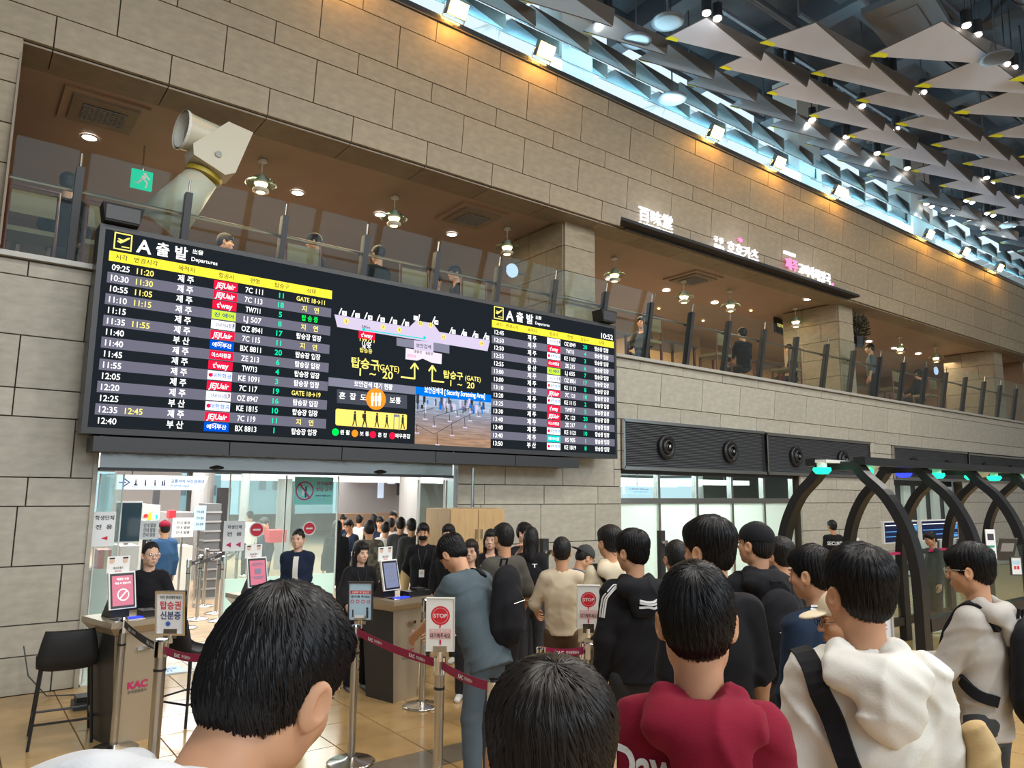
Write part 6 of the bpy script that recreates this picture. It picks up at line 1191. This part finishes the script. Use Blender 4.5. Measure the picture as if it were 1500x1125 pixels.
        for i in (0,1):
            f=Fld(axs(ft[i]-np.array([.08,.13,.1]),ft[i]+np.array([.08,.24,.06]),.010)); c=ft[i]; f.rc(c+np.array([0,-.03,-.035]),c+np.array([0,.13,-.045]),.042*s,.036*s,.03,flat=(1,1,1.1)); f.rc(c+np.array([0,-.02,-.02]),c+np.array([0,-.01,.02]),.04*s,.042*s,.02); f.plane((0,0,1),.002); V,Q=f.mesh(); npmesh('shoe',V,Q,shoes,root)
    if lanyard:
        b=MB(); ys=.0
        def fr(x,z): 
            hit=go.data; return None
        bv=BVHTree.FromPolygons([tuple(v) for v in V],[tuple(q) for q in Q]) if 0 else None
        me=go.data; bv=BVHTree.FromPolygons([v.co[:] for v in me.vertices],[p.vertices[:] for p in me.polygons])
        def surf(x,z):
            p0=B(P(x,.6,z)); d_=B(P(x,-.4,z))-p0; d_/=np.linalg.norm(d_); hit=bv.ray_cast(Vector(p0),Vector(d_)); return np.array(hit[0])-d_*.006 if hit[0] is not None else B(P(x,.13,z))
        for g in (-1,1): b.tube([surf(g*x_,z_) for x_,z_ in ((.06,1.42),(.05,1.36),(.03,1.28),(.012,1.20),(.0,1.15))],.004,'charcoal',5)
        c=surf(0,1.10); b.build('lanyard',root); b=MB(); b.box(c[0]-.03,c[0]+.03,c[1]-.002,c[1]+.006,c[2]-.045,c[2]+.04,'paper'); b.box(c[0]-.015,c[0]+.015,c[1]+.006,c[1]+.007,c[2]-.01,c[2]+.02,'skin_l'); b.build('badge',root)
    root['_j']=[float(x) for x in (*nb,*SH[0],*SH[1],*chest,*waist,*HO)]
    del root['_j']; nm=root['_top']; del root['_top']
    return root,dict(nb=nb,SH=SH,chest=chest,waist=waist,HO=HO,Rt=Rt,hs=hs,T=T,B=B,P=P,arms=arms,top=go,s=s,res=res,hood=hobj)
def bvh(o): me=o.data; return BVHTree.FromPolygons([v.co[:] for v in me.vertices],[p.vertices[:] for p in me.polygons])
def strap(inf,pts,w,m,name,parent,th=.008,off=.004,lim=.25):
    """band laid on the garment: pts are points near the surface in person space"""
    bv=bvh(inf['top']); C=[];N=[]
    P_=[np.array(p,float) for p in pts]; dense=[]
    for a,b_ in zip(P_,P_[1:]):
        for j in range(5): dense.append(a+(b_-a)*j/5)
    dense.append(P_[-1])
    for p in dense:
        h=bv.find_nearest(Vector(p)); n=np.array(h[1]) if h[1] is not None else np.array([0,-1,0])
        q=np.array(h[0])+n*off if h[3] is not None and h[3]<lim else p
        C.append(q);N.append(n)
    for _ in range(2): C=[C[0]]+[(C[i-1]+2*C[i]+C[i+1])/4 for i in range(1,len(C)-1)]+[C[-1]]; N=[N[0]]+[(N[i-1]+2*N[i]+N[i+1])/4 for i in range(1,len(N)-1)]+[N[-1]]
    v=[];f=[]
    for i,(c,n) in enumerate(zip(C,N)):
        t=C[min(i+1,len(C)-1)]-C[max(i-1,0)]; t/=np.linalg.norm(t)+1e-9; n=n/np.linalg.norm(n); sd=np.cross(t,n); sd/=np.linalg.norm(sd)+1e-9
        v+=[c-sd*w/2-n*.01,c-sd*w/2+n*th,c+sd*w/2+n*th,c+sd*w/2-n*.01]
    for i in range(len(C)-1):
        for j in range(4): a=i*4+j;b_=i*4+(j+1)%4; f.append((a,a+4,b_+4,b_))
    f+=[(0,1,2,3),(len(v)-1,len(v)-2,len(v)-3,len(v)-4)]
    b=MB(); b.add(v,f,m); return b.build(name,parent)
def backpack(root,inf,label,m='c_black',sc=1.,off=0.,side=0.,cat='backpack',straps=True,zoff=0.):
    """worn backpack: its own thing standing at the wearer's place"""
    t=thing('backpack',label,cat,root.location,root.rotation_euler[2]); B,P,s=inf['B'],inf['P'],inf['s']
    c=B(P(side,-.215-off,1.17+zoff)); f=Fld(axs(c-np.array([.23,.2,.33])*sc,c+np.array([.23,.2,.33])*sc,.010))
    f.rc(c+np.array([0,-.0,-.14])*sc,c+np.array([0,.0,.12])*sc,.15*sc,.125*sc,.05,flat=(1,1.7,1)); f.rc(c+np.array([0,-.07,-.13])*sc,c+np.array([0,-.065,-.0])*sc,.11*sc,.10*sc,.02,flat=(1,2.2,1)); f.disp(wr(.004,5)); V,Q=f.mesh(); npmesh('pack_body',V,Q,m,t)
    b=MB(); b.tube([c+np.array([-.03,.03,.235])*sc,c+np.array([-.03,.02,.28])*sc,c+np.array([.03,.02,.28])*sc,c+np.array([.03,.03,.235])*sc],.008,m,6); b.build('handle',t)
    b=MB(); b.tube([c+np.array([-.09,-.135,.02])*sc,c+np.array([0,-.15,.035])*sc,c+np.array([.09,-.135,.02])*sc],.003,'steel',5); b.build('zip',t)
    if straps:
        for g in (-1,1): strap(inf,[B(P(g*.08,-.14,1.36)),B(P(g*.095,-.08,1.47)),B(P(g*.11,.03,1.46)),B(P(g*.125,.13,1.32)),B(P(g*.15,.10,1.15)),B(P(g*.16,-.02,1.03)),B(P(g*.13,-.14,1.0))],.055*s,m,'strap',t,.012)
    return t
def decal(root,inf,body,size,centre,m,name='print',width=None,frm=(0,-1,0),up_=(0,0,1),bold=.02,dx=0,parent=None,geo=None,off=.003):
    v,f=tgeo(body,bold,4) if geo is None else geo; v=v.copy()
    if geo is None:
        w0,w1=v[:,0].min(),v[:,0].max(); k=size if width is None else width/(w1-w0); v=np.stack([(v[:,0]-(w0+w1)/2)*k,(v[:,1]-.36)*size],1)
    bv=bvh(inf['top']); fr=np.array(frm,float); u=np.array(up_,float); r=np.cross(-fr,u)*1.; r/=np.linalg.norm(r); out=[]
    bm=__import__('bmesh').new(); vs=[bm.verts.new((a,b,0)) for a,b in v]
    for q in f:
        try: bm.faces.new([vs[i] for i in q])
        except ValueError: pass
    import bmesh
    bmesh.ops.triangulate(bm,faces=bm.faces[:]); 
    for _ in range(2):
        ed=[e for e in bm.edges if e.calc_length()>.02]
        if ed: bmesh.ops.subdivide_edges(bm,edges=ed,cuts=1); bmesh.ops.triangulate(bm,faces=[x for x in bm.faces if len(x.verts)>3])
    c=np.array(centre,float)
    for w in bm.verts:
        p=c+r*w.co.x+u*w.co.y; h=bv.ray_cast(Vector(p+fr*.5),Vector(-fr)); q=np.array(h[0])+fr*off if h[0] is not None else p
        w.co=Vector(q)
    me=bpy.data.meshes.new(name); bm.to_mesh(me); bm.free(); me.materials.append(M[m]); o=bpy.data.objects.new(name,me); COL.objects.link(o); o.parent=parent or root; return o
def pl(px,py,z): d=ray(px,py); return CP+d*(z/(d@fw))
# ---------------------------------------------------------------- the people of the photograph
def fig(label,px,py,z,**k):
    """stand a figure so that its head centre is seen at px,py from distance z"""
    s=1.;lean_=k.get('lean_',0);lx_=k.get('leanx',0); cl,sl=math.cos(lean_),math.sin(lean_);cx,sx=math.cos(lx_),math.sin(lx_); nbd=k.get('neckbend',(0,0)); zo=-.40 if k.get('seat') else 0.
    q=np.array([nbd[0],-.005+nbd[1],1.535-.94]); y,zz=q[1]*cl+q[2]*sl,-q[1]*sl+q[2]*cl; x,z2=q[0]*cx+zz*sx,-q[0]*sx+zz*cx; piv=np.array([x,y,z2+.94+zo])
    Rt=rot(0,-lean_*.7,lx_*.7)@rot(R(k.get('hyaw',0)),-R(k.get('hpitch',0)),R(k.get('hroll',0))); ho=piv+Rt@(np.array([0,.008,.135])*k.get('hscale',1.0))
    T=pl(px,py,z); fz=k.pop('floor',0.); s=(T[2]-fz)/ho[2]
    if 'force_h' in k: s=k.pop('force_h')/1.75
    a=R(k.get('face',90)-90); hx,hy=ho[0]*s,ho[1]*s; X=T[0]-(hx*math.cos(a)-hy*math.sin(a)); Y=T[1]-(hx*math.sin(a)+hy*math.cos(a))
    return person(label,(X,Y,fz),h=1.75*s,**k)
def loc(root,P): 
    a=root.rotation_euler[2]; d=np.array(P)-np.array(root.location); return np.array([d[0]*math.cos(a)+d[1]*math.sin(a),-d[0]*math.sin(a)+d[1]*math.cos(a),d[2]])
# the four nearest heads
r1,i1=fig('nearest young man at lower left in a pale hoodie, head bowed to the right',410,968,1.12,face=26,lean_=.52,hpitch=2,hyaw=4,hroll=4,top='c_pale',fit=.028,hood=('c',1.15),hair='short',locks=5200,hres=.0030,res=.008,seed=2,wide=.95,fold=.006,neckbend=(.0,.05))
r2,i2=fig('person at bottom centre seen only as a dark head with a hair whorl',808,1080,1.02,face=50,hpitch=6,hroll=2,top='c_black',fit=.012,hair='full',hm='hair_brown',locks=5600,hres=.0030,res=.010,seed=5,wide=.9)
r3,i3=fig('young man in a dark red hoodie with white back lettering, seen from behind',1020,890,1.72,face=42,top='c_maroon',fit=.020,hood=('c',.94),hair='short',locks=4200,hres=.0032,res=.008,seed=3,wide=.92,fold=.006,hn=None)
P=loc(r3,pl(962,1120,1.62)); decal(r3,i3,'DawN',.10,P,'paper','lettering',.20,bold=.03); P=loc(r3,pl(1031,1102,1.62)); decal(r3,i3,'®',.042,P,'paper','lettering',None,bold=.03)
r4,i4=fig('man in a white hooded jacket with a black strap across the back',1257,852,2.12,face=46,hyaw=20,top='c_white',fit=.034,hood=('c',1.0),hair='full',locks=3800,hres=.0034,res=.009,seed=6,fold=.009,wide=1.0,hscale=.97)
t=thing('crossbody_bag','tan cloth bag on a black strap worn by the man in white','bag',r4.location,r4.rotation_euler[2]); P=loc(r4,pl(1436,1128,1.98)); f=Fld(axs(P-.2,P+.2,.009)); f.rc(P+np.array([0,-.02,-.1]),P+np.array([0,0,.06]),.10,.07,.03,flat=(1.6,1,1)); f.disp(wr(.006,9)); V,Q=f.mesh(); npmesh('bag_body',V,Q,'c_tan',t)
B,Pp=i4['B'],i4['P']; strap(i4,[B(Pp(-.165,.02,1.43)),B(Pp(-.16,-.08,1.40)),B(Pp(-.13,-.15,1.28)),B(Pp(-.09,-.17,1.13)),B(Pp(-.05,-.16,.98)),B(Pp(-.02,-.15,.88))],.055,'c_black','strap',t,.008,.012)
# right side of the queue
r5,i5=fig('man with glasses in a light grey hoodie and black backpack at the right edge',1421,826,3.65,face=92,hyaw=10,hpitch=5,top='c_grey',fit=.022,hood=('c',.9),hair='full',locks=1600,hres=.004,res=.010,glasses='cream',bottom='c_charcoal',seed=7,fold=.006,hem=.80,hands=[(-.10,.36,1.12),(.14,.34,1.10)])
backpack(r5,i5,'black backpack worn by the man in the light grey hoodie',sc=.95,side=.03)
r6,i6=fig('young man in a navy varsity jacket with white striped collar',1190,831,3.35,face=78,hyaw=18,hpitch=4,top='c_darkblue',fit=.022,collar=.03,hair='short',locks=1500,hres=.004,res=.010,seed=8,fold=.006)
for dz in (0,.022): B,Pp=i6['B'],i6['P']; strap(i6,[B(Pp(-.075,-.03,1.475+dz)),B(Pp(-.05,-.075,1.48+dz)),B(Pp(0,-.09,1.485+dz)),B(Pp(.05,-.075,1.48+dz)),B(Pp(.075,-.03,1.475+dz))],.010,'paper','collar_stripe',r6,.004,.003)
ra,ia=fig('man in a beige cap and round glasses half hidden behind the white jacket man',1238,896,2.75,face=125,hyaw=12,hpitch=6,top='c_black',fit=.014,hair='crop',cap=('c_cream','front'),glasses='black_matt',hres=.004,res=.014,seed=9,wide=.85)
r7,i7=fig('person in a black cap and black hooded coat with a black backpack',1108,790,4.3,face=66,hyaw=26,hpitch=-4,top='c_black',fit=.026,hood=('c',1.1),cap=('c_black','front'),hair='crop',hres=.004,res=.010,seed=10,fold=.006)
backpack(r7,i7,'black backpack worn by the person in the black cap',sc=.95)
rb_,ib=fig('dark haired person in black behind the black capped one',1142,808,4.9,face=80,top='c_black',fit=.016,hair='full',hres=.006,res=.014,seed=11,feat=False)
r8,i8=fig('tall young man in a black T-shirt looking left, the tallest of the queue',1039,795,3.12,face=60,hyaw=32,hpitch=0,top='c_black',fit=.020,sleeve='short',hair='full',locks=2000,hres=.0036,res=.009,seed=12,skin='skin')
rc_,ic=fig('dark haired person in black just left of the tall young man',991,812,4.9,face=60,top='c_black',fit=.014,hair='short',hres=.006,res=.014,seed=13,feat=False,wide=.9)
r9,i9=fig('man with glasses in a black hoodie with three white stripes',926,801,4.35,face=60,hyaw=32,hpitch=4,top='c_black',fit=.026,hood=('c',1.),hair='full',locks=900,hres=.004,res=.010,glasses='black_matt',seed=14,fold=.006)
B,Pp=i9['B'],i9['P']
for k in range(3):
    strap(dict(top=i9['hood']),[B(Pp(-.03,-.25,1.365-.024*k)),B(Pp(.05,-.24,1.36-.024*k)),B(Pp(.11,-.20,1.375-.024*k))],.011,'paper','stripe',r9,.004,.003)
    strap(i9,[B(Pp(-.10-.012*k,-.07+.0*k,1.44)),B(Pp(-.15,-.075+.018*k,1.42)),B(Pp(-.20,-.07+.018*k,1.36)),B(Pp(-.215,-.065+.018*k,1.25))],.007,'paper','stripe',r9,.004,.003)
r10,i10=fig('young man in a cream hoodie with a black shoulder strap',893,789,5.5,face=66,hyaw=18,top='c_cream',fit=.024,hood=('c',1.),hair='full',hres=.0045,res=.011,seed=15,fold=.007)
t=thing('shoulder_bag','black bag on a strap worn by the young man in cream','bag',r10.location,r10.rotation_euler[2]); B,Pp=i10['B'],i10['P']; strap(i10,[B(Pp(-.13,.03,1.44)),B(Pp(-.12,-.07,1.43)),B(Pp(-.06,-.16,1.33)),B(Pp(.04,-.17,1.18)),B(Pp(.14,-.12,1.0))],.06,'c_black','strap',t,.008,.004); q=MB(); c=B(Pp(.22,-.02,.92)); q.obox(c,(.10,.26,.2),'c_black'); q.build('bag_body',t)
r11,i11=fig('man in a beige knitted sweater and dark trousers at the desk',823,803,6.0,face=50,top='c_beige',fit=.020,hair='short',hres=.0045,res=.011,bottom='c_brown',seed=16,fold=.006,hem=.88,hands=[(-.24,.30,1.02),(.1,.40,1.0)],sleeve='mid')
r12,i12=fig('older man in a grey cap worn backwards and blue jacket, bowing right',858,812,6.7,face=-12,lean_=.35,hpitch=16,top='c_blue',fit=.018,cap=('c_charcoal','back'),hair='crop',glasses='charcoal',hres=.0045,res=.012,seed=17)
r13,i13=fig('man in a slate blue T-shirt and jeans bending over the ticket desk',661,806,5.0,face=104,lean_=.42,hpitch=26,top='c_teal',fit=.026,sleeve='short',hair='full',locks=1200,hres=.004,res=.010,bottom='c_jean',seed=18,fold=.005,hem=.80,hands=[(-.12,.55,.98),(.14,.55,.98)],shoes='white',wide=1.08)
backpack(r13,i13,'big black backpack slung on the bending man in slate blue',sc=1.0,side=.10,straps=False); tb=bpy.data.objects[-1] if 0 else None
B,Pp=i13['B'],i13['P']; strap(i13,[B(Pp(.07,-.10,1.40)),B(Pp(.09,-.02,1.47)),B(Pp(.11,.06,1.42)),B(Pp(.14,.12,1.25))],.06,'c_black','strap',[o for o in COL.objects if o.name.startswith('backpack')][-1],.010)
r14,i14=fig('man in an olive T-shirt facing the desks with a dark wristband',738,783,6.2,face=80,top='c_olive',fit=.024,sleeve='short',hair='short',hres=.0045,res=.011,seed=19,fold=.006,hyaw=6,hands=[(-.2,.3,1.05),(.24,.12,.92)])
# staff
rs1,is1=fig('woman with round glasses and black jacket standing behind the left desk',221,808,6.4,face=252,hyaw=26,top='c_black',fit=.020,collar=.02,hair='bun',glasses='led_orange' if 0 else 'steel',hres=.004,res=.010,skin='skin_pale',bottom='c_black',seed=20,hem=.84,wide=.92,lanyard=False,hands=[(-.05,.26,1.02),(-.0,.28,1.0)] if 0 else [(-.36,.12,.88),(.10,.30,1.0)],shoes='black',curl=(.6,.8))
rs2,is2=fig('woman with long dark hair, black jacket and lanyard at the middle desk',529,806,7.2,face=262,hyaw=14,hpitch=2,top='c_black',fit=.022,collar=.02,hair='long',hres=.004,res=.010,skin='skin_pale',bottom='c_black',seed=21,wide=.9,lanyard=True,hands=[(-.25,.05,.95),(.26,.34,1.05)],shoes='black',curl=(.5,.5))
rs3,is3=fig('security guard with a black face mask and white badge by the doors',620,777,8.7,face=236,top='c_black',fit=.020,collar=.02,hair='short',mask=True,hres=.004,res=.011,bottom='c_black',seed=22,lanyard=True,hands=[(-.06,-.16,.95,-1,-.3,0),(.06,-.16,.95,1,-.3,0)],shoes='black')
rs4,is4=fig('young man in a navy bomber jacket over a white shirt, hands clasped',437,786,8.1,face=240,hyaw=-8,top='c_navy',fit=.028,collar=.02,hair='crop',hres=.004,res=.011,skin='skin_pale',bottom='c_black',seed=23,hands=[(-.03,.22,.98),(.03,.22,.96)],shoes='black',curl=(.6,.5))
B,Pp=is4['B'],is4['P']; strap(is4,[B(Pp(.0,.12,1.43)),B(Pp(.0,.17,1.3)),B(Pp(.0,.17,1.15)),B(Pp(.0,.17,1.0))],.055,'c_white','white_shirt',rs4,.001,.002)
rs5,is5=fig('soldier in camouflage seen from behind inside the doors',541,772,9.6,face=75,top='c_camo',fit=.026,hair='crop',hres=.005,res=.012,bottom='c_camo',seed=24,feat=False,wide=1.05); strap(is5,[is5['B'](is5['P'](-.19,.0,1.30)),is5['B'](is5['P'](-.20,.02,1.24))],.07,'paper','flag_patch',rs5,.002)
rs6,is6=fig('security guard seen from behind with SECURITY on a black jacket',1219,769,12.6,face=62,top='c_black',fit=.022,hair='short',hres=.006,res=.014,bottom='c_black',seed=25,feat=False)
decal(rs6,is6,'SECURITY',.08,is6['B'](is6['P'](0,-.15,1.30)),'paper','lettering',.30)
rs7,is7=fig('worker with dark hair sitting in front of the lane monitors',1363,787,10.4,face=150,top='c_charcoal',fit=.016,hair='short',hres=.006,res=.014,seed=26,hpitch=8)
rs8,is8=fig('young staff man in black right of the masked guard',657,779,8.4,face=222,hyaw=-10,top='c_black',fit=.016,hair='short',hres=.0055,res=.014,skin='skin_pale',seed=27)
rs9,is9=fig('woman in glasses glimpsed behind the bending man\'s shoulder',690,803,6.9,face=225,top='c_black',fit=.012,hair='long',hm='hair_brown',glasses='charcoal',hres=.005,res=.014,skin='skin_pale',seed=28,wide=.85)
rs10,is10=fig('staff woman in black facing the camera before the wood cabinet',719,787,7.9,face=228,top='c_black',fit=.014,hair='long',hres=.005,res=.014,skin='skin_pale',seed=29,wide=.85,hands=[(-.1,.28,1.32),(.1,.28,1.3)])
rs11,is11=fig('staff man in black raising a bare forearm to the right',768,777,8.2,face=262,hyaw=20,top='c_black',fit=.016,sleeve='short',hair='short',hres=.005,res=.013,skin='skin_pale',seed=30,hands=[(-.26,.2,.95),(.20,.34,1.50,.6,0,-1,.8,.5,.25)],curl=(.5,.15),hn=[None,(0,0,-1)])
rs12,is12=fig('staff woman with long black hair and a small white back logo',778,785,7.6,face=48,top='c_black',fit=.018,hair='long',hres=.005,res=.013,seed=31,wide=.85,feat=False)
decal(rs12,is12,'T',.05,is12['B'](is12['P'](.05,-.13,1.33)),'paper','logo',.05)
# crowd inside: four figures, repeated with their own labels
g='travellers queueing inside the screening hall'
c1,_=fig('woman with long black hair and dark coat among the inner crowd, left',494,770,11.,face=75,top='c_black',fit=.022,hair='long',hres=.008,res=.018,seed=40,feat=False,bottom='c_black',group=g)
c2,_=fig('man in a dark jacket looking down right of the long haired woman',511,768,12.,face=200,hpitch=14,top='c_navy',fit=.02,hair='short',hres=.008,res=.018,seed=41,group=g)
c3,_=fig('person in a white jacket in the middle of the inner crowd',565,772,11.2,face=60,top='c_white',fit=.022,hair='short',hres=.008,res=.018,seed=42,feat=False,bottom='c_black',group=g)
c4,_=fig('man in a charcoal jacket and beige trousers right in the inner crowd',587,766,11.,face=62,top='c_charcoal',fit=.024,hair='short',hres=.008,res=.018,seed=43,feat=False,bottom='c_tan',group=g)
c5,_=fig('worker in a blue jacket and red cap by the X-ray scanner',241,771,10.,face=100,top='c_blue',fit=.024,hair='crop',cap=('c_maroon','front'),hres=.008,res=.018,seed=44,feat=False,bottom='c_navy')
def far(src,px,z,face,lab):
    P=pl(px,760,z); o=copytree(src,(P[0],P[1],0),R(face-90),lab); return o
far(c3,573,12.8,70,'person in pale clothes behind the white jacket in the inner crowd'); far(c4,603,10.5,80,'man in dark clothes at the right end of the inner crowd'); far(c2,557,13.5,250,'dark haired man between soldier and white jacket, far'); far(c1,548,14.,60,'dark figure right behind the soldier\'s head')
far(c2,503,14.4,240,'small far figure left of the shop counter'); far(c3,527,14.2,40,'small far figure in white before the menu screens'); far(c4,632,14,210,'far figure right of the pillar beyond the guard'); far(c2,390,12.5,200,'small dark figure behind the left glass leaf'); far(c1,268,15,60,'small far figure left of the grey column'); far(c3,366,16,100,'tiny figure before the far windows behind glass'); far(c4,576,14.2,230,'far figure behind the pale clothed person')
# diners upstairs
g='diners seated behind the glass balustrade'
def diner(lab,px,py,Y,**k):
    d=ray(px,py); t=(Y+CD)/d[1]; z=t*(d@fw); return fig(lab,px,py,z,floor=4.05,seat=True,hres=.007,res=.015,fit=.02,force_h=1.7,group=g,**k)
d1,_=diner('diner with black hair and dark coat, leftmost behind the glass',101,262,1.0,face=80,top='c_black',hair='full',seed=50,feat=False,hands=[(-.15,.35,1.1),(.15,.35,1.1)])
d2,_=diner('diner in glasses facing right above the board heading',331,331,1.9,face=-20,top='c_dark',hair='short',seed=51,hands=[(-.15,.35,1.1),(.15,.35,1.1)])
d3,_=diner('big dark clothed diner by the yellow lamp reflection',462,330,1.1,face=150,top='c_black',hair='short',seed=52,hands=[(-.15,.35,1.1),(.15,.35,1.1)],lean_=.15)
def dn(src,px,py,Y,face,lab):
    P=at(px,py,Y=Y); return copytree(src,(P[0],P[1],4.05),R(face-90),lab)
dn(d1,555,350,1.05,100,'diner seen from behind above the gate map'); dn(d2,640,385,1.7,215,'diner facing down left above the gate map'); dn(d3,675,400,1.1,170,'dark diner right above the map, before the pale pillar')
dn(d2,940,468,1.6,200,'diner with short hair below the first lit shop sign'); dn(d1,1088,505,.95,70,'dark clothed diner below the third lit shop sign'); dn(d3,1163,505,1.2,140,'diner left of the second stone pillar'); dn(d2,1187,508,1.5,190,'second diner left of the second stone pillar'); dn(d1,1345,545,1.0,80,'diner in the right bay near the round lit disc'); dn(d3,1425,566,1.1,150,'diner at the right end of the balustrade')
P=at(1275,520,Y=1.0); w1,_=person('standing waiter in a slate shirt behind the right balustrade',(P[0],P[1],4.05),h=1.7,face=120,top='c_teal',hair='short',hres=.007,res=.016,seed=60,sleeve='mid')
